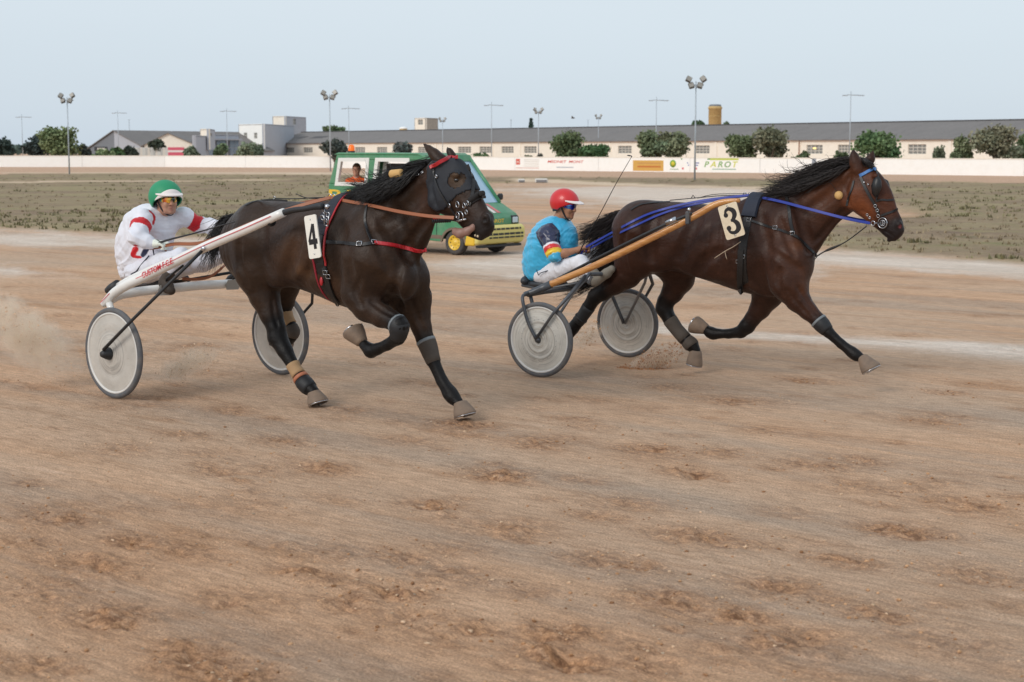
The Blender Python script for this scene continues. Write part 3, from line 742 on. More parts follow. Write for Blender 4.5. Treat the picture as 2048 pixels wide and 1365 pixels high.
# --- grey gabled hall on the left
def gable(name, px_l, px_a, px_r, py_e, py_a, D, Lr, label, cat, mw, mr_, wins=(), banner=None, zb=-.3, split=None, D2=None):
    a = P(px_l, py_e, D); b = P(px_r, py_e, D2 or D); ap = P(px_a, py_a, (D+(D2 or D))/2)
    root = empty(name, ((a[0]+b[0])/2, (a[1]+b[1])/2, 0), label=label, cat=cat); f = Facade(a, b, root)
    ze = a[2]; za = ap[2]; ua = f.col(px_a)
    mb = MB(); bquad(mb, [f.p(0,zb), f.p(ua,zb), f.p(ua,za), f.p(0,ze)], .25, (-f.n[0],-f.n[1],0)); mb.build('gable_wall', mw, root)
    mb = MB(); bquad(mb, [f.p(ua+.004,zb), f.p(f.L,zb), f.p(f.L,ze), f.p(ua+.004,za)], .25, (-f.n[0],-f.n[1],0)); mb.build('gable_wall', split or mw, root)
    r = np.array(Lr, float)
    for (u0, z0_, u1, z1_) in ((-.4, ze-.15, ua, za+.12), (ua, za+.12, f.L+.4, ze-.15)):
        A_, B_ = f.p(u0, z0_, .3), f.p(u1, z1_, .3); mb = MB(); bquad(mb, [A_, B_, B_+r, A_+r], .15, (0,0,-1)); mb.build('roof', mr_, root)
    for sx in (0, f.L): 
        A_ = f.p(sx, zb); B_ = f.p(sx, ze); mb = MB(); bquad(mb, [A_, B_, B_+r, A_+r], .2, (f.d[0]*(1 if sx == 0 else -1), f.d[1]*(1 if sx == 0 else -1), 0)); mb.build('side_wall', split or mw, root)
    for (x0, x1, y0, y1) in wins: f.slab('window', f.col(x0), f.col(x1), f.zat(x0, y1), f.zat(x0, y0), mat('ribbon_window', (52,54,58), .3), .05, .03); 
    return root, f
gh, gf = gable('grey_hall', 172, 229, 300, 300, 262, 300, (18, 30, 0), 'large grey gabled hall with a shallow sheet roof at the far left', 'building', M_greyd, M_roof, wins=[(189,215,294,302.5)], split=M_greyw, D2=290)
gf.slab('window_sign', gf.col(195), gf.col(210), gf.zat(195,300), gf.zat(195,296.5), M_frame, .04, .07)
ch, cf_ = gable('cream_gable_shed', 286, 337, 396, 291, 267, 262, (-3, 24, 0), 'cream gable end shed with a red and white banner', 'building', M_cream, M_roof)
for k, (y0, y1, c) in enumerate(((295,301,(214,96,116)),(301,305,(236,226,222)),(305,313,(214,96,116)))): cf_.slab('banner_stripe', cf_.col(336), cf_.col(368.5), cf_.zat(336, y1)+.01, cf_.zat(336, y0), mat('banner%d' % (k % 2), c, .7), .05, .06)
# stepped grey building + glass fronted building
gb, g1, g2 = block('stepped_grey_building', (386,289,252), (388,271,250), (416,271,262), -.3, 'plain grey building between the cream gable and the glass front', 'building', M_greyw, M_greyw)
tb, _, _ = block('stair_tower', (400,259,262), (417,258,260), (430,264,270), 2.0, 'small cream rooftop tower with a dark opening', 'tower', M_cream, M_greyw, wr_=[(419.5,425,267,273)])
gl, q1, q2 = block('glass_front_building', (412,270,275), (414,269,274), (478,268,286), -.3, 'low building with a blue glass front and a concrete canopy', 'building', M_greyw, M_greyw,
   wr_=[])
for k in range(7):
    x0, x1 = 417+k*8.6, 417+k*8.6+8.0
    for (y0, y1) in ((281,296),(297,312)):
        q2.slab('glass_pane', q2.col(x0), q2.col(x1), q2.zat(x0, y1), q2.zat(x0, y0), M_bluegl if (k % 3) != 1 else mat('dark_pane', (62,74,92), .2), .04, .05)
q2.slab('canopy', q2.col(414), q2.col(478), q2.zat(440,280.5), q2.zat(440,277.5), M_greyw, .8, .7)
# distant sheds: block tower above the roof
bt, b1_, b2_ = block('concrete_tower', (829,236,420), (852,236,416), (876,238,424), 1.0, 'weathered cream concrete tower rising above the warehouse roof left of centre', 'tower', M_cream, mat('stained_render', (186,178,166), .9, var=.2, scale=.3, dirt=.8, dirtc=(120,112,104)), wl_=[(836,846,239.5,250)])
# water tower
wt = empty('water_tower', P(1429, 300, 400)*np.array([1,1,0]), label='round ochre stone water tower behind the warehouse roof', cat='water tower')
o_ = np.array(wt.location); s_ = 400/FPX; zt = P(1429,213,400)[2]; M_och = mat('ochre_stone', (206,176,120), .9, var=.15, scale=.6, dirt=.6, dirtc=(150,122,84))
mb = MB(); mb.lathe([(1.62,0),(1.6,zt-.7),(1.75,zt-.65),(1.75,zt-.2),(1.6,zt-.15),(1.55,zt),(0,zt)], (0,0,0), (0,0,1), 28); mb.build('drum', M_och, wt)
for zz in (zt*.45, zt*.62, zt*.8): mb = MB(); mb.lathe([(1.62,zz),(1.68,zz+.02),(1.68,zz+.14),(1.62,zz+.16)], (0,0,0), (0,0,1), 28); mb.build('band', M_och, wt)
mb = MB(); mb.lathe([(1.5,0),(1.5,.3),(1.2,.45),(0,.5)], (0,0,zt), (0,0,1), 20); mb.build('cap', M_greyd, wt)
sh = empty('ochre_chimney_block', P(807,300,400)*np.array([1,1,0]), label='small ochre rooftop drum with a white cap left of the concrete tower', cat='rooftop tank')
z0, z1 = P(807,266,400)[2], P(807,258,400)[2]; mb = MB(); mb.lathe([(.95,0),(.95,z1)], (0,0,0), (0,0,1), 18); mb.build('drum', M_och, sh); mb = MB(); mb.lathe([(1.02,z1),(1.02,z1+.2),(.5,z1+.45),(0,z1+.5)], (0,0,0), (0,0,1), 18); mb.build('cap', M_white, sh)
# --- lamp posts
def street_lamp(px, py_top, D, label, kind='T', r=.07, arm=1.1):
    tp = P(px, py_top, D); root = empty('lamp_post' if kind == 'T' else 'floodlight_mast', (tp[0], tp[1], 0), label=label, cat='lamp post' if kind == 'T' else 'floodlight', group='street lamps beyond the wall' if kind == 'T' else 'floodlight masts')
    z = tp[2]; r *= .72; mb = MB(); mb.tube([(0,0,-.2),(0,0,z*.5),(0,0,z)], [r*1.3, r, r*.7], 8); mb.build('pole', M_pole, root)
    if kind == 'T':
        mb = MB(); mb.tube([(-arm*.35,0,z-.35),(arm,0,z-.42)], .045, 6); mb.build('arm', M_pole, root)
        for x in (-arm*.55, arm): mb = MB(); mb.box((x,0,z-.42),(.55,.22,.10), bev=.03); mb.build('lamp_head', M_pole, root)
    else:
        w = .42*kind
        mb = MB(); mb.box((0,0,z-.25),(w*2.4,.08,.08)); mb.tube([(-w,0,z-.25),(-w,0,z+.05)], .03, 6); mb.tube([(w,0,z-.25),(w,0,z+.05)], .03, 6); mb.build('crossbar', M_pole, root)
        for i, (x, dz, rt) in enumerate(((-w*1.15,.12,.5),(-w*.75,-.28,-.3),(w*.6,-.28,.3),(w*1.1,.14,-.6))):
            Mx = Matrix.Rotation(rt, 3, 'Y') @ Matrix.Rotation(-.5, 3, 'X')
            mb = MB(); mb.box((x,-.1,z+dz),(.36*kind,.22*kind,.40*kind), M=Mx, bev=.04); h = mb.build('lamp_head', M_lamp, root)
            mb = MB(); q = Mx @ Vector((0,-.115*kind,0)); mb.box((x+q.x,-.1+q.y,z+dz+q.z),(.30*kind,.02,.33*kind), M=Mx); mb.build('lamp_glass', mat('flood_glass', (150,146,138), .25) if not (abs(px-655) < 3 and i == 3) else mat('flood_glass_bright', (250,252,255), .1, emit=(240,246,255), estr=.9), h)
    return root
street_lamp(134, 195, 131, 'tall floodlight mast standing in the infield at the far left', 1.0, r=.07)
street_lamp(659, 189, 150, 'tall floodlight mast with one bright lamp behind the green van', 1.15, r=.08)
street_lamp(1392, 163, 106, 'tall floodlight mast in front of the painted adverts', 1.0, r=.07)
street_lamp(1077, 221, 230, 'small double floodlight mast right of the conifer above the roof', 1.1, r=.09)
street_lamp(1197, 233, 260, 'short floodlight mast above the middle of the warehouse roof', .9, r=.08)
street_lamp(885, 239, 270, 'distant floodlight mast right of the concrete tower', 1.0, r=.08)
for px, py, D, lb in ((43,229,230,'T headed street lamp at the far left edge'),(235,221,240,'street lamp above the grey gabled hall'),(453,217,220,'street lamp in front of the glass building'),(697,211,200,'street lamp just right of the bright floodlight mast'),(983,204,185,'street lamp behind the horse with the black hood'),(1313,194,180,'street lamp between the two middle tree groups'),(1702,183,165,'street lamp above the ears of the leading horse'),(2300,180,160,'street lamp beyond the right edge')):
    street_lamp(px, py, D, lb)
for px, D in ((1022,400),(1176,500),(258,420)):
    tp = P(px, 240, D); r_ = empty('distant_mast', (tp[0],tp[1],0), label={1022:'thin bare mast above the roof left of the conifer',1176:'faint thin mast far behind the roof right of the conifer',258:'faint thin mast far behind the grey hall'}[px], cat='mast'); mb = MB(); mb.tube([(0,0,0),(0,0,tp[2])], .09, 6); mb.build('pole', M_pole, r_); mb = MB(); mb.box((0,0,tp[2]),(.6,.1,.1)); mb.build('arm', M_pole, r_)
# --- plastic sheet fence on top of the wall, left
pf = empty('panel_fence', G(295,331)+np.array([0,5,0]), label='pale corrugated panel fence behind the wall below the cream gable', cat='fence')
o_ = np.array(pf.location); D_ = o_[1]; xs_ = np.linspace(255, 336, 17)
for k in range(16):
    a, b_ = P(xs_[k], 313, D_), P(xs_[k+1]-.35, 313, D_); zt_ = P(300, 295.5, D_)[2]
    mb = MB(); mb.box(((a[0]+b_[0])/2-o_[0], (k % 2)*.05, zt_/2), (b_[0]-a[0], .06, zt_), bev=.01); mb.build('panel', mat('fence_panel%d' % (k % 3), ((205,205,200),(188,188,184),(214,208,198))[k % 3], .7), pf)
# --- trees
def tree(px, py_top, py_base, wpx, D, label, rgb, kind='round', name='olive_tree', n=2600, seed=0, gap=.3):
    r = np.random.default_rng(seed+int(px)); s = D/FPX; base = P(px, py_base, D)
    zb = max(base[2], 0) if py_base < 303 else 0.0
    root = empty(name, (base[0], D, 0), label=label, cat='tree' if kind != 'bush' else 'bush', group='trees along the warehouse' if D < 200 else 'trees far behind')
    zt = P(px, py_top, D)[2]; w = wpx*s/2; zl = max(.3, P(px, py_base, D)[2]) if kind != 'bush' else .1
    if kind != 'bush': zl = zl*.8
    H = zt-zl
    nb = 11 if kind != 'bush' else 7
    cs = []
    for k in range(nb):
        th = r.random()*6.28; rad = w*.62*math.sqrt(r.random()); h = zl+H*(.25+.6*r.random())*(1-.25*(rad/w))
        cs.append((rad*math.cos(th), rad*math.sin(th)*.8, h, (w*.42+.1*w*r.random()), H*(.22+.10*r.random())))
    if kind == 'cone':
        cs = [(0,0,zl+H*(i+.5)/6, w*(1-i/6.5), H*.055) for i in range(6)]
    Vs = []; Cs = []
    c0 = np.array(lin(rgb))*np.array([2.35,2.2,2.05])
    for (x, y, z, rw, rh) in cs:
        m_ = n//len(cs); d = r.normal(size=(m_,3)); d /= np.linalg.norm(d, axis=1)[:,None]; rr = r.random(m_)**.45*(1+.18*r.normal(size=m_))
        pc = np.array([x,y,z])+d*np.array([rw,rw,rh])*rr[:,None]
        sz = (.10+.10*r.random(m_))*(D/150)*(.9 if kind == 'cone' else 1)
        n1 = r.normal(size=(m_,3)); n2 = np.cross(n1, r.normal(size=(m_,3))); n1 /= np.linalg.norm(n1,axis=1)[:,None]; n2 /= np.linalg.norm(n2,axis=1)[:,None]
        tri = np.stack([pc+n1*sz[:,None], pc+n2*sz[:,None], pc-n1*sz[:,None]*.8, pc-n2*sz[:,None]], 1)
        Vs.append(tri.reshape(-1,3)); Cs.append(np.repeat(c0*(.75+.5*r.random((m_,1)))*np.array([1+.05*r.normal(), 1, 1]), 4, 0))
    Vs = np.vstack(Vs); Vs[:,2] = np.maximum(Vs[:,2], .05); k = np.arange(len(Vs)//4)*4
    me = np_mesh('crown', Vs, np.stack([k,k+1,k+2,k+3],1), smooth=False, cols=np.vstack(Cs)); link('crown', me, attr_mat('leaf', .75, .25, .8, .25, 0), root)
    mb = MB()
    mb.tube([(0,0,-.2),(.05*w,0,zl*.6),(0,.05,zl+H*.35)], [w*.09+.05, w*.06+.04, w*.03+.02], 7)
    if kind != 'cone':
        for (x, y, z, rw, rh) in cs[:6]: mb.tube([(0,0,zl*.7),(x*.5,y*.5,(zl+z)/2),(x,y,z)], [w*.05+.03, w*.03+.02, .02], 5)
    mb.build('trunk', M_bark, root)
TR = [(8,275,315,44,210,(44,56,54),'round','dark dense tree at the left edge of the photo'),
 (75,271,314,58,205,(42,50,50),'round','dark rounded tree left of the pale green tree'),
 (112,253,316,88,195,(84,94,68),'round','airy pale green tree behind the left floodlight mast'),
 (170,289,315,30,200,(44,50,48),'bush','small dark tree at the left corner of the grey hall'),
 (205,299,314,50,190,(84,100,72),'bush','low green shrub under the grey hall window'),
 (232,294,314,42,198,(54,74,46),'bush','rounded green shrub in front of the grey hall'),
 (262,291,314,40,205,(42,50,44),'bush','dark shrub left of the panel fence'),
 (312,280,300,38,215,(46,54,46),'round','dark treetop above the panel fence'),
 (384,293,313,32,190,(82,92,78),'bush','small grey green shrub right of the red banner'),
 (441,283,314,26,192,(72,86,66),'round','slender tree before the glass front'),
 (494,286,314,48,190,(92,102,86),'round','thin grey green tree before the white factory block'),
 (517,291,314,20,188,(66,76,64),'bush','small shrub at the corner of the white factory block'),
 (669,277,314,56,178,(54,60,58),'round','dense dark round tree behind the van beacon'),
 (804,281,312,46,174,(60,64,64),'round','round clipped dark tree above the van roof'),
 (960,303,316,46,168,(62,84,58),'bush','low bright green bush right of the black ears'),
 (1056,304,316,24,165,(70,80,62),'bush','small bush under the middle warehouse window'),
 (1080,309,317,14,165,(50,54,50),'bush','tiny dark bush left of the twin green trees'),
 (1136,264,316,90,160,(68,80,58),'round','tall green tree above the red helmet'),
 (1186,286,316,64,158,(58,80,54),'round','spreading green tree right of the tall green tree'),
 (1296,262,314,72,152,(78,88,68),'round','olive tree above the orange advert'),
 (1344,264,313,84,150,(80,88,70),'round','wide olive tree left of the tall floodlight mast'),
 (1478,268,314,70,145,(74,84,62),'round','olive tree right of the tall floodlight mast'),
 (1541,259,316,92,143,(80,84,70),'round','wide grey olive tree above the leading horse mane'),
 (1600,303,316,44,140,(60,74,52),'bush','low bush right of the wide grey olive'),
 (1680,303,316,30,138,(64,76,56),'bush','low bush just left of the leading horse ears'),
 (1757,250,316,104,134,(66,84,58),'round','large dense green tree behind the leading horse ears'),
 (1876,290,318,26,130,(84,92,78),'bush','small round shrub before the cream wall at right'),
 (1925,275,316,48,129,(80,90,70),'round','smaller olive tree left of the big right hand olive'),
 (1996,253,317,118,127,(88,90,76),'round','big grey olive tree near the right edge'),
 (2052,274,318,60,129,(70,86,60),'round','green tree cut by the right edge'),
 (2160,262,318,110,127,(72,84,60),'round','olive tree beyond the right edge'),
 (668,252,268,46,380,(66,82,62),'round','treetop behind the warehouse roof by the bright floodlight'),
 (1396,243,258,34,430,(58,76,56),'round','treetop beside the ochre water tower'),
 (1452,248,258,12,430,(60,76,58),'round','small treetop right of the water tower')]
for t in TR: tree(t[0], t[1], t[2], t[3], t[4], t[7], t[5], t[6], name='olive_tree' if t[6] == 'round' else 'bush', n=3800 if t[3] > 60 else 1700, seed=5)
tree(1062, 237, 264, 15, 330, 'small layered conifer standing above the warehouse roof', (48,64,60), 'cone', 'conifer', n=900)
# far tree line, a soft mass on the horizon
def far_trees():
    r = np.random.default_rng(5); Vs = []; Cs = []
    for k in range(26000):
        px = -700+r.random()*3600; D = 520+r.random()*60; s = D/FPX
        top = 290+5*vnoise(np.array([px/37.]), np.array([1.]))[0]+4*vnoise(np.array([px/11.]), np.array([5.]))[0]
        py = top+(306-top)*r.random()**1.3; c = P(px, py, D); sz = .55+.6*r.random()
        a, b = r.normal(size=3), r.normal(size=3); a /= np.linalg.norm(a); b /= np.linalg.norm(b)
        Vs += [c+a*sz, c+b*sz, c-a*sz, c-b*sz]; Cs += [np.array(lin((86,104,98)))*(.8+.4*r.random())]*4
    Vs = np.array(Vs); k = np.arange(len(Vs)//4)*4
    me = np_mesh('far_tree_line', Vs, np.stack([k,k+1,k+2,k+3],1), smooth=False, cols=np.array(Cs))
    tag(link('far_tree_line', me, attr_mat('leaf', .7)), kind='stuff', label='far green tree line on the horizon behind the wall', cat='trees')
far_trees()
# dry stone rubble behind the wall under the trees and field beyond is part of the ground; concrete blocks in the infield
def low_block(px0, px1, pyb, h, label):
    a, b_ = G(px0, pyb), G(px1, pyb); root = empty('concrete_block', ((a[0]+b_[0])/2, (a[1]+b_[1])/2, 0), label=label, cat='concrete block', group='concrete blocks in the infield')
    w = b_[0]-a[0]; mb = MB(); mb.box((0,.5,h/2),(w,1.0,h), bev=.05); mb.build('slab', mat('pale_concrete', (212,208,200), .9, var=.1), root); mb = MB(); mb.box((0,-.01,h*.45),(w*.8,.06,h*.5)); mb.build('recess', mat('dark_grey_sheet2', (128,126,128), .8), root)
low_block(1036, 1050, 366, .22, 'leftmost small pale concrete block lying in the infield'); low_block(1070, 1096, 366.5, .26, 'long pale concrete block right of the smallest one')
# bird
tp = P(1146, 236.5, 90); bd = empty('bird', tuple(tp), label='tiny bird flying above the middle of the warehouse', cat='bird')
mb = MB(); mb.ellipsoid((0,0,0), (.11,.04,.04), 10, 6); mb.build('body', M_lamp, bd)
for s_ in (-1,1): mb = MB(); mb.add([(.04,0,0),(-.05,0,0),(-.09,s_*.2,.09),(-.02,s_*.14,.08),(.04,0,.012),(-.05,0,.012),(-.09,s_*.2,.1),(-.02,s_*.14,.092)], [(0,1,2,3),(7,6,5,4),(0,3,7,4),(1,5,6,2),(2,6,7,3)]); mb.build('wing', M_lamp, bd)
# ================================================================ ANIMAL TOOLKIT
from mathutils.bvhtree import BVHTree
class Frame:
    """local frame: t forward, l to the left, z up; measured on a plane parallel to the direction of travel"""
    def __init__(s, A, th, o_t=0.0):
        s.A = np.array([A[0], A[1], 0.0]); s.H = np.array([math.cos(th), -math.sin(th), 0]); s.L = np.array([math.sin(th), math.cos(th), 0]); s.th = th
        s.o_t = o_t; s.A = s.A+s.H*o_t
        s.M = Matrix(((s.H[0], s.L[0], 0, s.A[0]), (s.H[1], s.L[1], 0, s.A[1]), (0, 0, 1, 0), (0, 0, 0, 1)))
    def loc(s, px, py, l=0.0):
        d = ray(px, py); n = s.L; k = (((s.A+n*l)-O0)@n)/(d@n); w = O0+d*k-s.A
        return np.array([w@s.H, w@s.L, w[2]])
    def w2l(s, w): w = np.asarray(w)-s.A; return np.array([w@s.H, w@s.L, w[2]])
    def l2w(s, p): return s.A+s.H*p[0]+s.L*p[1]+np.array([0,0,p[2]])
    def mpp(s, px, py, l=0.0):   # metres per picture pixel there
        w = s.l2w(s.loc(px, py, l)); return (w[1]*_cp-(w[2]-CAM_H)*_sp)/FPX
    def camloc(s): return s.w2l(O0)
    def dloc(s, px, py): d = ray(px, py); d = d/np.linalg.norm(d); return np.array([d@s.H, d@s.L, d[2]])
def ribbon(mb, pts, nrm, w, th=.004, closed=False, smooth=False):
    pts = [np.array(p, float) for p in pts]; m = len(pts); V = []; F = []
    for i, p in enumerate(pts):
        if closed: t = pts[(i+1) % m]-pts[i-1]
        else: t = pts[min(i+1, m-1)]-pts[max(i-1, 0)]
        t /= np.linalg.norm(t)+1e-9; n = np.array(nrm[i], float); n -= t*(n@t); n /= np.linalg.norm(n)+1e-9; s_ = np.cross(t, n)
        ww = w[i] if hasattr(w, '__len__') else w
        V += [p+s_*ww/2, p-s_*ww/2, p-s_*ww/2*.85+n*th, p+s_*ww/2*.85+n*th]
    for i in range(m if closed else m-1):
        j = (i+1) % m
        for k in range(4): k2 = (k+1) % 4; F.append((i*4+k, i*4+k2, j*4+k2, j*4+k))
    if not closed: F += [(3,2,1,0), tuple((m-1)*4+k for k in range(4))]
    return mb.add(V, F, smooth)
def crom(P_, n):
    P_ = np.array(P_, float); m = len(P_); out = []
    for t in np.linspace(0, m-1, n):
        i = min(int(t), m-2); f = t-i; p0, p1, p2, p3 = P_[max(i-1,0)], P_[i], P_[i+1], P_[min(i+2,m-1)]
        out.append(.5*((2*p1)+(-p0+p2)*f+(2*p0-5*p1+4*p2-p3)*f*f+(-p0+3*p1-3*p2+p3)*f**3))
    return np.array(out)
class Skin:
    """finished body surface in local coordinates with helpers for things lying on it"""
    def __init__(s, V, F, fr): s.V = V; s.F = F; s.fr = fr; s.bvh = BVHTree.FromPolygons([tuple(v) for v in V.astype(float)], [tuple(int(i) for i in f) for f in F]); s.cam = Vector(fr.camloc())
    def hit(s, px, py, off=.004, fall=None):
        d = Vector(s.fr.dloc(px, py)); h, n, i, dist = s.bvh.ray_cast(s.cam, d)
        if h is None or (fall is not None and (h-Vector(s.fr.loc(px, py, fall))).length > .45):
            if fall is None: return None
            p = s.fr.loc(px, py, fall); return np.array(p), np.array([0., -1., 0.])
        return np.array(h)+np.array(n)*off, np.array(n)
    def strap(s, mb, pxs, w, th=.004, off=.003, n=24, fall=-.2):
        q = crom([(a, b) for a, b in pxs], n); P_ = []; N_ = []
        for a, b in q:
            r = s.hit(a, b, off, fall)
            if r is not None: P_.append(r[0]); N_.append(r[1])
        P_ = np.array(P_)
        for _ in range(2): P_[1:-1] = (P_[:-2]+2*P_[1:-1]+P_[2:])/4
        return ribbon(mb, P_, N_, w, th)
    def ring(s, mb, c, n, w, th=.004, off=.003, seg=40, arc=None, rmax=.6):
        c = np.array(c, float); n = np.array(n, float); n /= np.linalg.norm(n)
        a = np.cross(n, (0,1,0)); a /= np.linalg.norm(a); b = np.cross(n, a); P_ = []; N_ = []
        th_ = np.linspace(0, 2*math.pi, seg, endpoint=False) if arc is None else np.linspace(arc[0], arc[1], seg)
        for t in th_:
            d = math.cos(t)*a+math.sin(t)*b
            h, nn, i, ds = s.bvh.ray_cast(Vector(c+d*rmax), Vector(-d))
            if h is None: continue
            P_.append(np.array(h)+np.array(nn)*off); N_.append(np.array(nn))
        P_ = np.array(P_)
        if len(P_) < 4: return mb
        for _ in range(2):
            if arc is None: P_ = (np.roll(P_, 1, 0)+2*P_+np.roll(P_, -1, 0))/4
        return ribbon(mb, P_, N_, w, th, closed=arc is None)
def hair(name, guides, n, segs, mt, parent, rbase=.0028, jit=.03, tipj=.10, seed=1, curl=.02, lenv=.35, cj=None):
    """guides: list of polylines (local 3d). strands interpolate between neighbouring guides"""
    r = np.random.default_rng(seed); G_ = [crom(g, segs) for g in guides]; G_ = np.array(G_)
    Vs = []; Fs = []; k = 0
    tt = np.linspace(0, 1, segs)[:,None]
    for i in range(n):
        u = r.random()*(len(G_)-1); a = min(int(u), len(G_)-2); f = u-a; c = G_[a]*(1-f)+G_[a+1]*f
        ln = 1-lenv*r.random()**2; c = c[0]+(crom(c, segs)-c[0])
        q = np.linspace(0, (segs-1)*ln, segs); c = np.stack([np.interp(q, np.arange(segs), c[:,j]) for j in range(3)], 1)
        c = c+r.normal(size=3)*jit*(1-.6*tt)*np.array([1,1,.5])+r.normal(size=3)*tipj*tt**1.5
        ph = r.random(3)*6.28; fr_ = 2+4*r.random(3); c = c+curl*tt*np.sin(ph+tt*fr_*2)*np.array([.5,1,1])
        rad = rbase*(.6+.8*r.random())*(1-.85*tt[:,0]**2)
        t_ = np.gradient(c, axis=0); t_ /= np.linalg.norm(t_, axis=1)[:,None]+1e-9
        s1 = np.cross(t_, [0,0,1.]); s1 /= np.linalg.norm(s1, axis=1)[:,None]+1e-9; s2 = np.cross(t_, s1)
        ring = np.stack([c+rad[:,None]*(math.cos(x)*s1+math.sin(x)*s2) for x in (0, 2.09, 4.19)], 1).reshape(-1, 3)
        Vs.append(ring); b = k
        ii = np.arange(segs-1)[:,None]*3+b
        for e in range(3): e2 = (e+1) % 3; Fs.append(np.hstack([ii+e, ii+e2, ii+3+e2, ii+3+e]))
        k += segs*3
    me = np_mesh(name, np.vstack(Vs), np.vstack(Fs)); return link(name, me, mt, parent)
def hair_mat(name, rgb):
    m, nt, b = new_mat(name); b.inputs['Base Color'].default_value = L4(rgb); b.inputs['Roughness'].default_value = .45; b.inputs['Specular IOR Level'].default_value = .5; return m
# coat material: short glossy hair, colour from the animal's own markings and painted highlights
def coat_mat(name, rough=.42):
    m, nt, b = new_mat(name); a = N(nt, 'ShaderNodeAttribute', attribute_name='Col')
    f = ramp(nt, noise(nt, 5.5, 6, .62), .32, .70, (.72,.72,.74,1), (1.22,1.2,1.16,1))
    col = mixc(nt, 1.0, a.outputs['Color'], f, 'MULTIPLY')
    f2 = ramp(nt, noise(nt, 70, 3, .6, mapping=(.35,1,1)), .3, .7, (.86,.86,.86,1), (1.14,1.14,1.14,1)); col = mixc(nt, 1.0, col, f2, 'MULTIPLY')
    nt.links.new(col, b.inputs['Base Color'])
    mr = N(nt, 'ShaderNodeMapRange'); nt.links.new(noise(nt, 7, 4), mr.inputs[0]); mr.inputs['From Min'].default_value = .3; mr.inputs['From Max'].default_value = .7; mr.inputs['To Min'].default_value = rough-.08; mr.inputs['To Max'].default_value = rough+.12
    nt.links.new(mr.outputs[0], b.inputs['Roughness']); b.inputs['Specular IOR Level'].default_value = .22
    b.inputs['Sheen Weight'].default_value = .04; b.inputs['Sheen Roughness'].default_value = .4
    h1 = noise(nt, 17, 6, .62); h2 = noise(nt, 130, 3, .6, mapping=(.25,1,1))
    b1 = N(nt, 'ShaderNodeBump'); b1.inputs['Strength'].default_value = .42; b1.inputs['Distance'].default_value = .02; nt.links.new(h1, b1.inputs['Height'])
    b2 = N(nt, 'ShaderNodeBump'); b2.inputs['Strength'].default_value = .45; b2.inputs['Distance'].default_value = .003; nt.links.new(h2, b2.inputs['Height']); nt.links.new(b1.outputs[0], b2.inputs['Normal'])
    nt.links.new(b2.outputs[0], b.inputs['Normal']); return m
def segdist(V, a, b):
    a = np.array(a); b = np.array(b); ab = b-a; t = np.clip(((V-a)@ab)/(ab@ab+1e-9), 0, 1); return np.linalg.norm(V-a-t[:,None]*ab, axis=1)
def stamp(C, V, a, b, r, rgb, st=1.0, soft=.5):
    d = segdist(V, a, b); w = np.clip((r*(1+soft)-d)/(r*soft*2+1e-6), 0, 1); w = (w*w*(3-2*w)*st)[:,None]; C[:] = C*(1-w)+np.array(lin(rgb))*w
M_leather = mat('black_leather', (28,27,28), .42, var=.2, spec=.5)
M_black = mat('black_rubber', (34,35,38), .55, var=.15)
M_steel = mat('polished_steel', (190,192,196), .22, metal=1.0, var=.05)
M_hoof = mat('dusty_hoof', (116,100,87), .75, var=.32, scale=14, bmp=.5, bscale=60, dirt=.6, dirtc=(150,126,104))
M_eye = mat('eye_black', (14,10,9), .08, spec=.8)
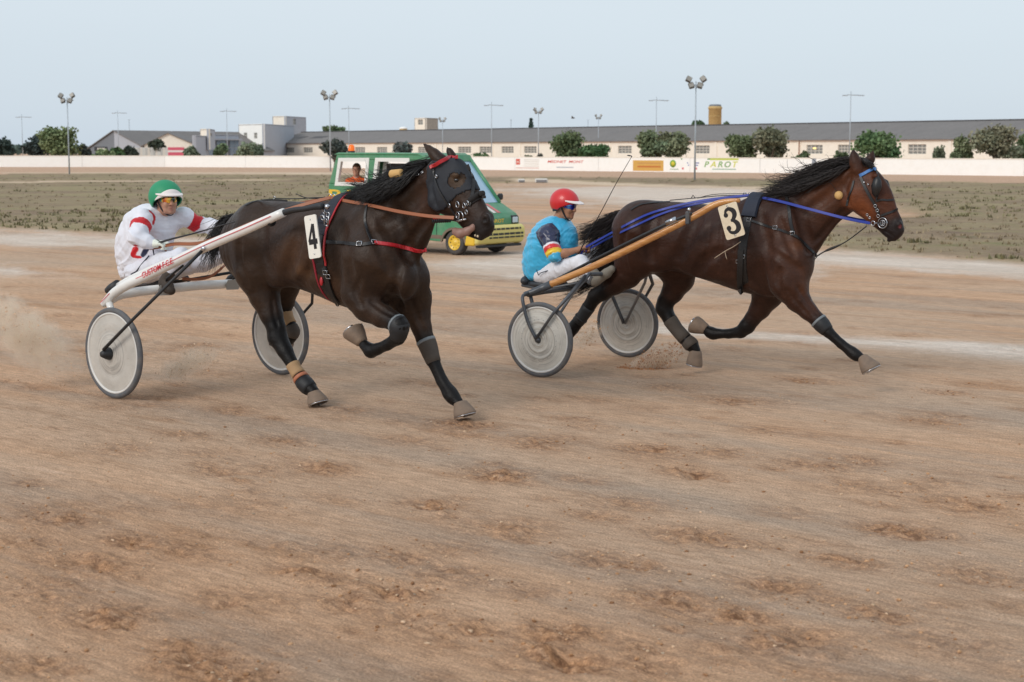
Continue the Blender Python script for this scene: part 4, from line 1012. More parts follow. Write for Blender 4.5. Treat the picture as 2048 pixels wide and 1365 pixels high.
def horse_body(name, sp, fr, label, cat='horse', vox=.0105):
    """sp: dictionary of picture measurements"""
    X = fr.loc
    pts = []
    for leg in sp['legs'].values(): pts += [X(p[0], p[1], leg['l']) for p in leg['pts']]
    for p in sp['torso']: pts += [X(p[0], p[1], 0), X(p[0], p[2], 0)]
    for p in sp['neck']+sp['head']: pts += [X(p[0], p[1], 0), X(p[2], p[3], 0)]
    pts = np.array(pts); lo = pts.min(0)-.14; hi = pts.max(0)+.14; lo[1] = -.42; hi[1] = .42
    f = Field(lo, hi, vox)
    # torso
    C, U, A, B = [], [], [], []
    for (px, yt, yb, hw) in sp['torso']:
        a, b = X(px, yt, 0), X(px, yb, 0); C.append((a+b)/2); U.append((a-b)/np.linalg.norm(a-b)); A.append(np.linalg.norm(a-b)/2); B.append(hw)
    f.loft(C, U, A, B, k=.03, cap=.6, n=34)
    def pairs(L_, k, n=22, cap=.8, yaw=0, piv=None):
        C, U, A, B = [], [], [], []
        for q in L_:
            a, b = X(q[0], q[1], q[5] if len(q) > 5 else 0), X(q[2], q[3], q[5] if len(q) > 5 else 0)
            C.append((a+b)/2); U.append((a-b)/np.linalg.norm(a-b)); A.append(np.linalg.norm(a-b)/2); B.append(q[4])
        f.loft(C, U, A, B, k=k, cap=cap, n=n)
    pairs(sp['neck'], .06, cap=.5)
    pairs(sp['head'], .035, cap=.75)
    for e in sp.get('ells', []):     # (px,py,l, rt, rl, rz, rot_deg, k, sub)
        c = X(e[0], e[1], e[2]); th = R(e[6]); Mx = np.array([[math.cos(th),0,math.sin(th)],[0,1,0],[-math.sin(th),0,math.cos(th)]])
        f.ell(c, e[3:6], k=e[7], M=Mx, sub=(len(e) > 8 and e[8]))
    legs = {}
    for ln, leg in sp['legs'].items():
        P_ = []; R_ = []
        for i, p in enumerate(leg['pts']):
            l = leg['l'] if len(p) < 4 else p[3]; P_.append(X(p[0], p[1], l)); R_.append(p[2]*fr.mpp(p[0], p[1], l)*(1 if i < 2 else (.96 if i < leg.get('black', 4) else .90)))
        for i in range(len(P_)-1): f.cone(P_[i], P_[i+1], R_[i], R_[i+1], k=.07 if i == 0 else (.05 if i == 1 else .018))
        legs[ln] = (P_, R_)
    for e in sp.get('ears', []):
        P_ = [X(q[0], q[1], q[3]) for q in e]; R_ = [q[2]*fr.mpp(q[0], q[1], 0) for q in e]; f.chain(P_, R_, k=.016)
    for e in sp.get('cones', []):    # muscle ridges and grooves: p0,p1,r0,r1,k,sub
        f.cone(X(*e[0]), X(*e[1]), e[2], e[3], e[4], sub=e[5] if len(e) > 5 else False)
    co = fr.camloc()
    for st in sp.get('strokes', []):   # (picture points, radius, depth, k): + raises a ridge, - cuts a groove along the near surface
        q = crom(st[0], max(2, len(st[0])*3)); P_ = []; st = (st[0], st[1], st[2]*(1.45 if st[2] < 0 else 1))+tuple(st[3:])
        for a, b in q:
            h = f.march(co, fr.dloc(a, b))
            if h is not None: P_.append(h)
        r_, dp, k_ = st[1], st[2], st[3]; sg = 1 if dp < 0 else -1; C_ = [p+n*(r_-abs(dp))*sg for p, n in P_]
        for mir in ((1,) if (len(st) > 4 and st[4] == 'near') else (1, -1)):
            D_ = [c*np.array([1, mir, 1]) for c in C_]
            for i in range(len(D_)-1):
                if np.linalg.norm(D_[i]-D_[i+1]) < .15: e = math.sin(math.pi*(i+.5)/(len(D_)-1))**.5; f.cone(D_[i], D_[i+1], r_*(.8+.2*e), r_*(.8+.2*e), k_, sub=dp < 0)
    for st in sp.get('pits', []):      # (px, py, radii, depth, rot)
        h = f.march(co, fr.dloc(st[0], st[1]))
        if h is not None:
            th = R(st[4]); Mx = np.array([[math.cos(th),0,math.sin(th)],[0,1,0],[-math.sin(th),0,math.cos(th)]])
            for mir in (1, -1): c = (h[0]+h[1]*st[3])*np.array([1, mir, 1]); f.ell(c, st[2], k=.008, M=Mx, sub=True)
            sp.setdefault('_pit', []).append(h[0])
    V, F = f.mesh(2)
    # muscle relief: low frequency bulges displaced along normals
    C = np.tile(np.array(lin(sp['coat'])), (len(V), 1))
    n1 = fbm(V[:,0]*3.1+V[:,1]*2, V[:,2]*3.1, 3)[:,None]; C *= (.75+.5*n1)
    for s_ in sp.get('paint', []):   # (p0, p1, r, rgb, strength, soft)
        stamp(C, V, X(*s_[0]), X(*s_[1]), s_[2], s_[3], s_[4] if len(s_) > 4 else 1, s_[5] if len(s_) > 5 else .5)
    for c in sp.get('_pit', []):
        for mir in (1, -1): stamp(C, V, c*np.array([1,mir,1]), c*np.array([1,mir,1])+1e-4, .017, sp.get('pitc', (60,34,36)), 1, .3)
    for ln, leg in sp['legs'].items():
        P_, R_ = legs[ln]; k0 = leg.get('black', 4)
        stamp(C, V, P_[k0-1], P_[k0], R_[k0]*1.35, sp['points'], .6, .4)
        for i in range(k0, len(P_)-1): stamp(C, V, P_[i], P_[i+1], max(R_[i], R_[i+1])*1.35, sp['points'], 1, .3)
    root = empty(name, M=fr.M, label=label, cat=cat)
    me = np_mesh('coat', V, F, cols=C); link('coat', me, coat_mat(name+'_coat', sp.get('rough', .42)), root)
    sk = Skin(V, F, fr)
    # hooves with shoes
    for ln, leg in sp['legs'].items():
        h = leg['hoof']; l = leg.get('hl', leg['l']); a = X(h[0], h[1], l); b = X(h[2], h[3], l); tdir = X(h[4], h[5], l)-b
        m_ = fr.mpp(h[0], h[1], l); ra, rb = h[6]*m_*.98, h[7]*m_*1.0
        ax = (b-a); L_ = np.linalg.norm(ax); ax /= L_; td = tdir-ax*(tdir@ax); td /= np.linalg.norm(td); sd_ = np.cross(ax, td)
        mb = MB(); V2 = []; F2 = []; n_ = 20; prof = [(-.10,ra*.7,-.02),(-.04,ra*.98,.0),(.06,ra*1.10,.01),(.22,ra*1.05+rb*.10,.05),(.6,(ra+rb*1.25)/2,.13),(.90,rb*1.02,.21),(1,rb,.23),(1.0,rb*.8,.22),(.90,rb*.6,.2)]
        for (tt_, r_, fw) in prof:
            for k in range(n_):
                th = 2*math.pi*k/n_; c_, s_ = math.cos(th), math.sin(th); e = 1.0 if c_ > 0 else .82
                V2.append(a+ax*L_*tt_+td*(r_*c_*e+fw*rb*.6)+sd_*r_*s_*.9)
        for i in range(len(prof)-1):
            for k in range(n_): k2 = (k+1) % n_; F2.append((i*n_+k, i*n_+k2, (i+1)*n_+k2, (i+1)*n_+k))
        F2.append(tuple((len(prof)-1)*n_+k for k in range(n_))); mb.add(V2, F2, True); ho = mb.build('hoof', M_hoof, root)
        mb = MB(); cc = b+td*.132*rb; pr = [cc+td*rb*math.cos(t)*(.93 if abs(t) < 1.6 else .8)+sd_*rb*.83*math.sin(t)+ax*.002 for t in np.linspace(-2.5, 2.5, 18)]
        mb.tube(pr, .007, 6); mb.build('horseshoe', M_steel, ho)
    for e in sp.get('eyes', []):
        r_ = sk.hit(e[0], e[1], -.008)
        if r_ is not None: mb = MB(); mb.ellipsoid(r_[0], (.021,.016,.018), 14, 10); mb.build('eye', M_eye, root)
    return root, sk, legs
def boot(root, name, P_, R_, i0, f0, i1, f1, ex, mt, n=14, seg=7, bulge=0.0):
    pts = np.array(P_); rs = np.array(R_); us = np.linspace(i0+f0, i1+f1, seg); q = []; rr = []
    for u in us: i = min(int(u), len(pts)-2); f = u-i; q.append(pts[i]*(1-f)+pts[i+1]*f); rr.append(rs[i]*(1-f)+rs[i+1]*f+ex+bulge*math.sin(math.pi*(u-us[0])/(us[-1]-us[0])))
    mb = MB(); mb.tube(q, rr, n); return mb.build(name, mt, root)
# ================================================================ LEADING HORSE (number 3)
FR3 = Frame((G(1080,755)[:2]+G(1254,715)[:2])/2, R(32.4))
FR4 = Frame((G(230,797)[:2]+G(562,750)[:2])/2, R(40.0))
H3 = dict(coat=(54,32,23), points=(20,17,17), rough=.44, pitc=(120,62,66),
 torso=[(1250,432,505,.10),(1268,418,528,.20),(1305,403,545,.255),(1350,404,543,.255),(1400,408,553,.265),(1440,410,567,.275),(1480,402,582,.265),(1515,394,591,.24),(1550,391,592,.215),(1580,392,582,.19),(1602,420,558,.13)],
 neck=[(1500,398,1590,560,.17),(1556,382,1614,524,.145),(1600,368,1630,490,.115),(1640,350,1655,456,.10),(1680,332,1680,432,.088),(1706,322,1700,414,.08)],
 head=[(1716,325,1690,372,.078),(1742,331,1692,404,.088),(1762,350,1704,421,.096),(1776,372,1722,436,.086),(1786,400,1741,451,.068),(1796,424,1757,462,.058),(1806,444,1768,471,.055),(1810,458,1784,475,.048)],
 legs={
  'rf': dict(l=-.16, pts=[(1576,520,46,-.14),(1578,566,37,-.16),(1596,600,26),(1616,622,19),(1636,641,15.5),(1645,651,16),(1656,664,12.5),(1682,688,10.3),(1704,705,12.5),(1712,711,12.5),(1724,717,9.5)], black=5, hoof=(1724,715,1739,742,1764,733,11.5,22)),
  'lf': dict(l=.15, pts=[(1545,545,44,.12),(1537,586,30),(1520,618,22),(1505,638,16.5),(1494,653,17.5),(1482,664,14),(1458,668,10.5),(1438,668,10.5),(1427,668,13),(1420,665,12.5),(1410,658,10)], black=4, hoof=(1412,658,1389,645,1384,664,12,20)),
  'rh': dict(l=-.15, pts=[(1282,465,60,-.11),(1274,512,44,-.12),(1254,549,30),(1230,567,23.5),(1206,585,18.5),(1191,593,17),(1179,612,14),(1166,632,12),(1152,649,13),(1146,657,13.5),(1138,672,10.5)], black=4, hoof=(1136,674,1126,696,1142,704,11.5,18)),
  'lh': dict(l=.14, pts=[(1325,480,60,.10),(1350,525,42,.12),(1358,558,32),(1345,585,23),(1332,603,19),(1328,617,18.5),(1340,640,15),(1354,660,13),(1373,681,14),(1383,690,15),(1391,701,11.5)], black=4, hoof=(1391,702,1385,729,1402,726,12.5,18)),
 },
 ears=[[(1716,340,14,-.045),(1711,324,12,-.05),(1708,312,8,-.055),(1706,299,2,-.06)],[(1733,332,11,.06),(1741,318,9,.06),(1747,302,2,.07)]],
 ells=[(1290,440,-.12,.20,.11,.15,-12,.08),(1290,440,.12,.20,.11,.15,-12,.08),
  (1272,495,-.15,.15,.11,.22,0,.08),(1272,495,.15,.15,.11,.22,0,.08),
  (1322,520,-.17,.14,.07,.11,20,.08),
  (1560,470,-.13,.15,.09,.26,-24,.09),(1560,470,.13,.15,.09,.26,-24,.09),
  (1576,535,-.16,.13,.08,.13,30,.07),
  (1602,530,0,.10,.16,.13,0,.07),(1606,532,-.09,.08,.08,.11,0,.06),
  (1430,500,-.17,.42,.10,.24,5,.10),(1430,500,.17,.42,.10,.24,5,.10),
  (1704,394,-.055,.115,.045,.105,0,.04),
  (1752,352,-.078,.035,.02,.022,0,.025),
  (1798,450,-.042,.030,.022,.034,0,.02),(1788,474,0,.034,.034,.018,-20,.02),(1192,584,-.15,.02,.02,.03,30,.02),(1316,612,.14,.022,.02,.035,0,.03),(1500,654,.15,.02,.025,.02,0,.02),
 ],
 cones=[((1777,481,-.01),(1790,480,-.01),.016,.012,.016)],
 strokes=[([(1588,402),(1600,436),(1612,470),(1616,500)],.045,-.012,.03),([(1520,430),(1532,480),(1540,540)],.06,-.008,.04),([(1560,440),(1575,480),(1590,515)],.03,-.007,.025),
  ([(1400,430),(1378,470),(1356,515)],.06,-.014,.05),([(1392,548),(1408,522),(1440,505)],.05,-.008,.04),([(1250,455),(1246,500),(1254,540)],.03,-.007,.025),([(1300,430),(1296,470),(1306,520)],.05,-.007,.04),
  ([(1700,352),(1690,378),(1697,408)],.025,-.012,.015),([(1690,420),(1664,446),(1632,482)],.028,-.010,.025),([(1680,372),(1650,398),(1612,424)],.05,-.008,.04),([(1744,384),(1760,398),(1774,410)],.012,.004,.012),
  ([(1724,420),(1740,432),(1755,446)],.015,-.004,.015),([(1788,474),(1776,466),(1768,462)],.008,-.006,.004),([(1594,572),(1612,600),(1632,628)],.018,-.007,.012),([(1574,580),(1594,606),(1618,632)],.018,-.006,.012),([(1560,540),(1556,565),(1566,590)],.03,-.010,.02),
  ([(1240,545),(1222,560),(1204,575)],.018,-.006,.012),([(1660,676),(1680,694),(1696,708)],.010,-.004,.006),([(1540,500),(1570,520),(1600,540)],.04,-.006,.03),([(1546,590),(1520,584),(1500,570)],.03,.006,.03),
  ([(1470,440),(1466,500),(1462,550)],.02,-.001,.02),([(1445,445),(1441,500),(1436,545)],.02,-.001,.02),([(1420,450),(1415,500),(1410,540)],.02,-.001,.02)],
 pits=[(1801,454,(.016,.016,.015),.002,20)],
 paint=[((1560,480,-.2),(1600,560,-.2),.16,(74,46,33),.7,.9),((1590,500,-.2),(1575,560,-.2),.06,(104,62,36),.6,.9),((1600,540,-.2),(1606,580,-.2),.04,(98,58,36),.5,.9),((1640,400,-.1),(1690,360,-.1),.15,(88,52,33),.8,.8),((1710,400,-.08),(1730,425,-.08),.10,(112,62,36),.9,.7),((1735,350,-.1),(1785,415,-.06),.08,(92,52,33),.8,.7),  # bay tones; the shoulder stamps also paint lit brown highlights over the muscle
  ((1795,455,-.03),(1775,470,-.03),.080,(36,29,29),1,.5),((1250,470,-.2),(1236,530,-.2),.10,(72,44,34),.6,.8),((1600,600,-.16),(1630,635,-.16),.06,(86,52,36),.7,.6),((1690,300,0),(1705,330,0),.05,(34,24,22),.6),
  ((1340,552,.1),(1320,600,.14),.10,(44,28,24),.6,.6),((1470,560,-.2),(1530,580,-.2),.08,(62,40,31),.7,.8),((1708,320,-.05),(1706,300,-.06),.03,(34,22,20),.6),((1215,560,-.15),(1240,550,-.15),.05,(78,46,34),.5,.8),((1620,410,-.12),(1600,460,-.12),.07,(58,38,30),.5,.9)],
 eyes=[(1757,372)])
horse3, sk3, legs3 = horse_body('bay_horse', H3, FR3, 'bright bay racehorse wearing number 3 at full extended trot in the lead')
# ================================================================ SECOND HORSE (number 4)
H4 = dict(coat=(50,35,25), points=(19,17,17), rough=.44, pitc=(15,11,12),
 torso=[(464,456,530,.10),(480,434,550,.20),(510,408,575,.265),(550,402,574,.27),(600,404,577,.28),(648,402,593,.285),(690,394,612,.275),(725,390,622,.255),(760,394,622,.235),(790,420,612,.205),(808,455,590,.15)],
 neck=[(690,396,795,600,.20),(728,386,820,552,.17),(765,368,840,512,.145),(800,350,850,478,.125),(838,332,858,442,.108),(868,320,866,412,.098)],
 head=[(884,314,862,366,.088),(912,315,866,408,.102),(930,332,878,424,.110),(943,357,902,436,.096),(955,384,920,450,.078),(968,408,934,464,.068),(982,432,948,470,.062),(987,450,958,474,.054)],
 legs={
  'rf': dict(l=-.19, pts=[(750,520,70,-.14),(728,584,44,-.17),(738,612,35),(764,632,25),(784,641,20),(799,652,21,-.20),(796,676,16),(775,690,12.5),(754,699,13),(742,702,16),(728,690,12)], black=5, hoof=(724,684,708,658,689,660,14,25)),
  'lf': dict(l=.14, pts=[(800,560,60,.10),(824,600,38,.13),(835,630,27),(843,655,21),(850,678,18.5),(856,692,18.5),(866,722,14.5),(884,762,13),(900,787,16.5),(906,795,15.5),(917,807,12.5)], black=5, hoof=(920,806,927,832,954,828,15,25)),
  'rh': dict(l=-.13, pts=[(515,480,52,-.12),(517,543,46,-.13),(529,592,32),(543,630,24),(552,655,21),(555,675,22),(570,702,17.5),(590,738,13),(608,766,17),(615,773,16.5),(627,784,13.5)], black=4, hoof=(627,785,634,808,658,800,14,23)),
  'lh': dict(l=.16, pts=[(556,520,50,.10),(570,568,29,.14),(566,604,24),(562,618,19),(568,628,17),(574,640,14),(582,652,12),(586,664,13),(583,674,12),(580,682,10)], black=3, hoof=(580,678,572,694,562,690,11,17)),
 },
 ears=[[(882,322,14,-.06),(868,308,11,-.07),(858,298,7,-.075),(846,287,2,-.08)],[(904,312,9,.06),(899,303,6.5,.06),(894,294,1.2,.06)]],
 ells=[(515,445,-.12,.20,.12,.16,-12,.08),(515,445,.12,.20,.12,.16,-12,.08),
  (510,490,-.15,.13,.10,.20,0,.08),(510,490,.15,.13,.10,.20,0,.08),
  (558,545,-.17,.15,.08,.12,20,.08),
  (722,480,-.15,.16,.09,.27,-24,.09),(722,480,.15,.16,.09,.27,-24,.09),
  (745,545,-.18,.13,.09,.15,25,.07),
  (812,560,0,.12,.19,.16,0,.08),(806,560,-.11,.10,.10,.14,0,.07),(832,565,.11,.10,.10,.14,0,.07),
  (625,498,-.18,.40,.11,.22,7,.10),(625,498,.18,.40,.11,.22,7,.10),
  (882,396,-.062,.12,.05,.105,0,.04),
  (912,350,-.088,.035,.022,.024,0,.025),
  (972,438,-.045,.036,.028,.044,0,.02),(970,466,0,.038,.04,.022,-20,.02),(980,436,.04,.034,.026,.042,0,.02),(543,684,-.13,.022,.025,.04,-20,.025),
 ],
 cones=[((938,468,-.01),(962,478,-.01),.022,.016,.02)],
 strokes=[([(786,412),(800,450),(812,490),(818,520)],.05,-.014,.035),([(682,450),(694,510),(704,580)],.06,-.008,.045),([(738,450),(760,500),(780,545)],.035,-.007,.03),
  ([(604,450),(588,500),(574,545)],.06,-.014,.05),([(600,570),(620,545),(650,525)],.05,-.007,.04),([(480,470),(480,520),(494,570)],.03,-.007,.025),([(528,450),(530,500),(544,545)],.05,-.007,.04),
  ([(868,340),(862,375),(872,410)],.025,-.012,.015),([(856,440),(830,470),(806,505)],.032,-.010,.028),([(850,380),(810,420),(770,452)],.06,-.008,.05),([(916,392),(930,410),(944,426)],.014,.005,.012),
  ([(960,474),(944,466),(934,458)],.010,-.010,.005),([(742,604),(764,620),(786,632)],.018,-.007,.012),([(786,580),(792,600),(800,618)],.04,-.02,.03,'near'),([(720,560),(712,585),(722,612)],.03,-.010,.02),
  ([(822,600),(838,640),(850,668)],.018,-.007,.012),([(545,600),(548,630),(556,655)],.018,-.007,.012),([(800,530),(790,570),(770,600)],.035,-.008,.03),([(862,730),(878,766),(892,790)],.010,-.004,.006),
  ([(650,450),(646,500),(642,560)],.02,-.003,.02),([(628,455),(622,505),(618,550)],.02,-.003,.02)],
 pits=[(968,440,(.024,.020,.019),.002,20)],
 paint=[((590,500,-.28),(630,560,-.25),.20,(72,50,36),.75,.9),((545,470,-.25),(560,560,-.25),.13,(58,40,31),.6,.8),((860,360,-.1),(850,430,-.1),.11,(64,42,32),.7,.8),((740,560,-.2),(760,620,-.2),.15,(54,40,33),.6,.8),((600,545,-.28),(606,550,-.28),.05,(92,66,46),.7,.9),
  ((945,400,-.07),(958,435,-.05),.07,(58,42,35),.8,.6),((978,450,-.03),(955,462,-.03),.080,(34,30,30),.9,.5),((912,358,-.1),(914,360,-.1),.06,(78,60,44),.8,.5)],
 eyes=[(912,361)])
horse4, sk4, legs4 = horse_body('dark_horse', H4, FR4, 'very dark brown racehorse wearing number 4 and a black hood, second in the race')
# ---------------------------------------------------------------- manes, tails, tongue
def gd(fr, *pts): return [fr.loc(p[0], p[1], p[2]) for p in pts]
MH3 = hair_mat('mane_brown_black', (30,22,20)); MH4 = hair_mat('mane_black', (20,17,17))
g3 = [gd(FR3,(1714,324,0),(1696,318,-.03),(1664,328,-.05),(1628,344,-.05)), gd(FR3,(1700,328,0),(1672,322,-.03),(1638,336,-.06),(1592,354,-.06)),
 gd(FR3,(1680,336,0),(1650,334,-.04),(1608,350,-.07),(1556,366,-.06)), gd(FR3,(1655,347,0),(1622,350,-.05),(1578,368,-.07),(1530,374,-.05)),
 gd(FR3,(1630,358,0),(1602,366,-.05),(1566,380,-.07),(1526,384,-.05)), gd(FR3,(1606,368,0),(1582,380,-.05),(1552,388,-.06),(1518,394,-.05)), gd(FR3,(1588,378,0),(1566,386,-.04),(1544,391,-.05),(1522,398,-.05))]
hair('mane', g3, 900, 11, MH3, horse3, rbase=.0026, jit=.022, tipj=.035, seed=3, curl=.018)
g3b = [gd(FR3,(1706,330,-.03),(1690,336,-.09),(1664,350,-.12),(1630,362,-.12)), gd(FR3,(1680,340,-.03),(1652,352,-.10),(1616,370,-.13),(1580,378,-.12)), gd(FR3,(1640,356,-.03),(1612,370,-.10),(1586,380,-.14),(1550,386,-.12))]
hair('mane', g3b, 380, 10, MH3, horse3, rbase=.0034, jit=.012, tipj=.03, seed=4, curl=.014)
g3c = [gd(FR3,(1690,332,0),(1664,318,0),(1650,314,0),(1652,306,0)), gd(FR3,(1650,348,0),(1618,336,0),(1596,324,0),(1580,316,0)), gd(FR3,(1600,370,0),(1576,350,0),(1552,350,0),(1548,330,0)), gd(FR3,(1600,372,0),(1570,372,0),(1540,364,0),(1522,352,0))]
hair('mane', g3c, 26, 10, MH3, horse3, rbase=.0026, jit=.01, tipj=.05, seed=5, curl=.03)
hair('forelock', [gd(FR3,(1718,318,0),(1730,320,0),(1742,330,.02),(1752,344,.03)), gd(FR3,(1722,320,-.03),(1732,324,-.04),(1742,334,-.04),(1748,342,-.03))], 160, 8, MH3, horse3, rbase=.003, jit=.012, tipj=.012, seed=6)
t3 = [gd(FR3,(1258,424,0),(1228,428,.06),(1190,450,.12),(1150,466,.14)), gd(FR3,(1256,430,0),(1224,446,.06),(1190,470,.12),(1160,484,.14)), gd(FR3,(1253,438,0),(1230,470,.05),(1212,504,.10),(1188,540,.12)), gd(FR3,(1250,444,0),(1234,492,.02),(1212,545,.04),(1166,584,.02),(1112,600,0))]
hair('tail', t3, 1000, 14, MH3, horse3, rbase=.0034, jit=.018, tipj=.035, seed=7, curl=.025)
g4 = [gd(FR4,(866,320,0),(836,328,-.03),(806,342,-.05),(782,356,-.06)), gd(FR4,(842,332,0),(808,342,-.04),(778,358,-.07),(756,372,-.08)), gd(FR4,(815,343,0),(782,356,-.05),(752,372,-.08),(726,384,-.06)),
 gd(FR4,(790,355,0),(762,368,-.06),(736,382,-.08),(708,384,-.06)), gd(FR4,(765,366,0),(742,380,-.06),(718,390,-.08),(696,390,-.05)), gd(FR4,(738,380,0),(722,386,-.05),(704,392,-.06),(688,394,-.05))]
hair('mane', g4, 1200, 11, MH4, horse4, rbase=.0028, jit=.025, tipj=.03, seed=8, curl=.012)
g4b = [gd(FR4,(850,334,-.04),(826,352,-.12),(800,372,-.15),(776,392,-.15)), gd(FR4,(820,345,-.04),(792,364,-.13),(766,384,-.17),(740,396,-.17)), gd(FR4,(780,360,-.04),(758,376,-.13),(734,390,-.17),(712,398,-.17))]
hair('mane', g4b, 800, 10, MH4, horse4, rbase=.0036, jit=.014, tipj=.03, seed=9, curl=.015)
g4c = [gd(FR4,(780,352,0),(760,350,0),(748,346,0),(740,340,0)), gd(FR4,(745,370,0),(722,370,0),(706,358,0),(690,350,0)), gd(FR4,(730,376,0),(712,372,0),(700,360,0),(684,352,0)), gd(FR4,(830,330,0),(806,330,0),(790,332,0),(778,336,0))]
hair('mane', g4c, 60, 9, MH4, horse4, rbase=.0024, jit=.01, tipj=.04, seed=10, curl=.02)
t4 = [gd(FR4,(470,430,0),(448,436,0),(432,456,-.02),(420,486,-.05),(408,530,-.08)), gd(FR4,(468,436,0),(450,450,-.02),(440,478,-.05),(432,506,-.08),(424,536,-.1)), gd(FR4,(466,440,0),(446,446,-.02),(424,470,-.05),(414,500,-.08),(398,524,-.1))]
hair('tail', t4, 330, 12, MH4, horse4, rbase=.0030, jit=.014, tipj=.045, seed=11, curl=.02)
M_tongue = mat('tongue_pink', (142,108,96), .5, var=.15, scale=20, bmp=.3, bscale=50)
f_ = Field(FR4.loc(900,490,-.09)-np.array([.12,.12,.1]), FR4.loc(962,430,-.06)+np.array([.12,.12,.1]), .005)
tg = [FR4.loc(*p) for p in ((954,446,-.03),(946,454,-.06),(934,461,-.075),(920,465,-.08),(911,462,-.08))]; f_.chain(tg, [.013,.016,.020,.025,.024], k=.02); f_.chain([t_-np.array([0,0,.016]) for t_ in tg[1:]], [.013,.020,.026,.022], k=.02)
_v, _F = f_.mesh(2); link('tongue', np_mesh('tongue', _v, _F), M_tongue, horse4)
for i, q in enumerate(((946,469,-.02),(951,471,-.03),(956,473,-.03))): mb = MB(); mb.ellipsoid(FR4.loc(*q), (.008,.012,.010), 8, 6); mb.build('tooth', mat('tooth_ivory', (224,206,176), .4), horse4)
# leg boots
M_boot = mat('black_leg_boot', (30,31,34), .6, bmp=.2); M_dust = mat('dusty_boot', (76,68,61), .8, var=.25, scale=20); M_tanb = mat('tan_bandage', (168,136,100), .8, var=.15, scale=20); M_strap = mat('grey_strap', (118,124,128), .5)
boot(horse3, 'leg_boot', *legs3['rf'], 4, .2, 5, .9, .008, M_boot, bulge=.002); boot(horse3, 'boot_strap', *legs3['rf'], 4, .0, 4, .35, .011, M_strap, seg=3)
boot(horse3, 'leg_boot', *legs3['lh'], 6, 0, 7, .9, .008, M_dust, bulge=.001); boot(horse3, 'fetlock_boot', *legs3['lh'], 8, .1, 9, .3, .008, M_dust, bulge=.002); boot(horse3, 'leg_boot', *legs3['rh'], 6, .1, 7, .7, .008, M_boot); boot(horse3, 'boot_strap', *legs3['rh'], 7, .2, 7, .35, .014, M_leather, seg=3)
boot(horse4, 'knee_boot', *legs4['rf'], 4, .55, 6, .1, .008, M_boot, bulge=.004); boot(horse4, 'boot_strap', *legs4['rf'], 4, .62, 4, .80, .011, M_strap, seg=3)
boot(horse4, 'leg_boot', *legs4['lf'], 4, .2, 6, .1, .008, M_dust, bulge=.003); boot(horse4, 'boot_strap', *legs4['lf'], 4, .2, 4, .6, .011, M_strap, seg=3)
boot(horse4, 'leg_bandage', *legs4['rh'], 6, .75, 7, .45, .007, M_tanb); boot(horse4, 'boot_strap', *legs4['rh'], 7, .55, 7, .75, .010, mat('red_brown_strap', (176,110,80), .6), seg=3); boot(horse4, 'fetlock_boot', *legs4['rh'], 7, .8, 9, .5, .008, M_boot, bulge=.003)
boot(horse4, 'leg_bandage', *legs4['lh'], 3, .5, 5, .9, .010, M_tanb); boot(horse4, 'fetlock_boot', *legs4['lh'], 6, 0, 7, .8, .010, M_dust, bulge=.004)
# ================================================================ TACK
def to_l(fr, pts): return [fr.loc(*p) for p in pts]
def buckle(mb, p, n, up, w=.035, h=.028, r=.003):
    n = np.array(n, float); n /= np.linalg.norm(n); up = np.array(up, float); up -= n*(up@n); up /= np.linalg.norm(up); s_ = np.cross(n, up)
    q = [p+n*.008+s_*a*w/2+up*b*h/2 for a, b in ((-1,-1),(1,-1),(1,1),(-1,1),(-1,-1),(1,-1))]
    mb.tube(q[:5], r, 5)
def ring_at(mb, c, n, R_, r=.004, seg=20):
    n = np.array(n, float); n /= np.linalg.norm(n); a = np.cross(n, (0,0,1)); a /= np.linalg.norm(a); b = np.cross(n, a); mb.tube([np.array(c)+R_*(math.cos(t)*a+math.sin(t)*b) for t in np.linspace(0, 2*math.pi, seg+1)], r, 6, caps=False)
def rings(specs, mt, parent, nm='ring'):
    for c, n, R_, r in specs: mb = MB(); ring_at(mb, c, n, R_, r); mb.build(nm, mt, parent)
M_blue = mat('blue_webbing', (40,58,150), .45, var=.15, spec=.4); M_blue2 = mat('blue_band', (70,120,180), .4); M_red = mat('red_leather', (176,32,40), .35, spec=.6); M_brown = mat('brown_leather_rein', (150,88,54), .5, var=.12)
M_cork = mat('tan_sponge', (206,164,104), .8, var=.15, scale=25, bmp=.3, bscale=60); M_fab = mat('black_mesh_hood', (30,33,40), .7, var=.12, scale=30, bmp=.25, bscale=300, sheen=.0); M_twine = mat('pale_twine', (176,156,134), .8)
# ---- harness of horse 3
hn = empty('racing_harness', M=FR3.M, label='black leather racing harness with girth and breast strap on the number 3 horse', cat='harness')
c_ = FR3.loc(1512,480,0)
mb = MB(); sk3.ring(mb, c_, (1,0,-.06), .075, .006, .004); mb.build('girth', M_leather, hn)
mb = MB(); sk3.ring(mb, c_, (1,0,-.06), .14, .022, .006, seg=26, arc=(-math.pi*.22, math.pi*.24), rmax=.6); 
mb.build('saddle_pad', mat('navy_pad', (30,36,52), .7, bmp=.2), hn)
mb = MB(); sk3.strap(mb, [(1487,437),(1520,448),(1552,458),(1580,467)], .022, .005, .004); sk3.strap(mb, [(1583,468),(1600,480),(1618,498),(1634,513)], .028, .006, .004); mb.build('breast_strap', M_leather, hn)
mb = MB(); sk3.strap(mb, [(1573,394),(1578,420),(1581,445),(1586,466)], .028, .005, .004); mb.build('neck_strap', M_leather, hn)
mb = MB(); sk3.strap(mb, [(1482,500),(1481,530),(1480,560),(1482,584)], .055, .010, .008); mb.build('belly_strap', M_leather, hn)
for p in ((1551,456),(1584,467),(1498,441),(1477,523),(1486,513)):
    r_ = sk3.hit(*p, .006)
    mb = MB(); buckle(mb, r_[0], r_[1], (0,0,1)); mb.build('buckle', M_steel, hn)
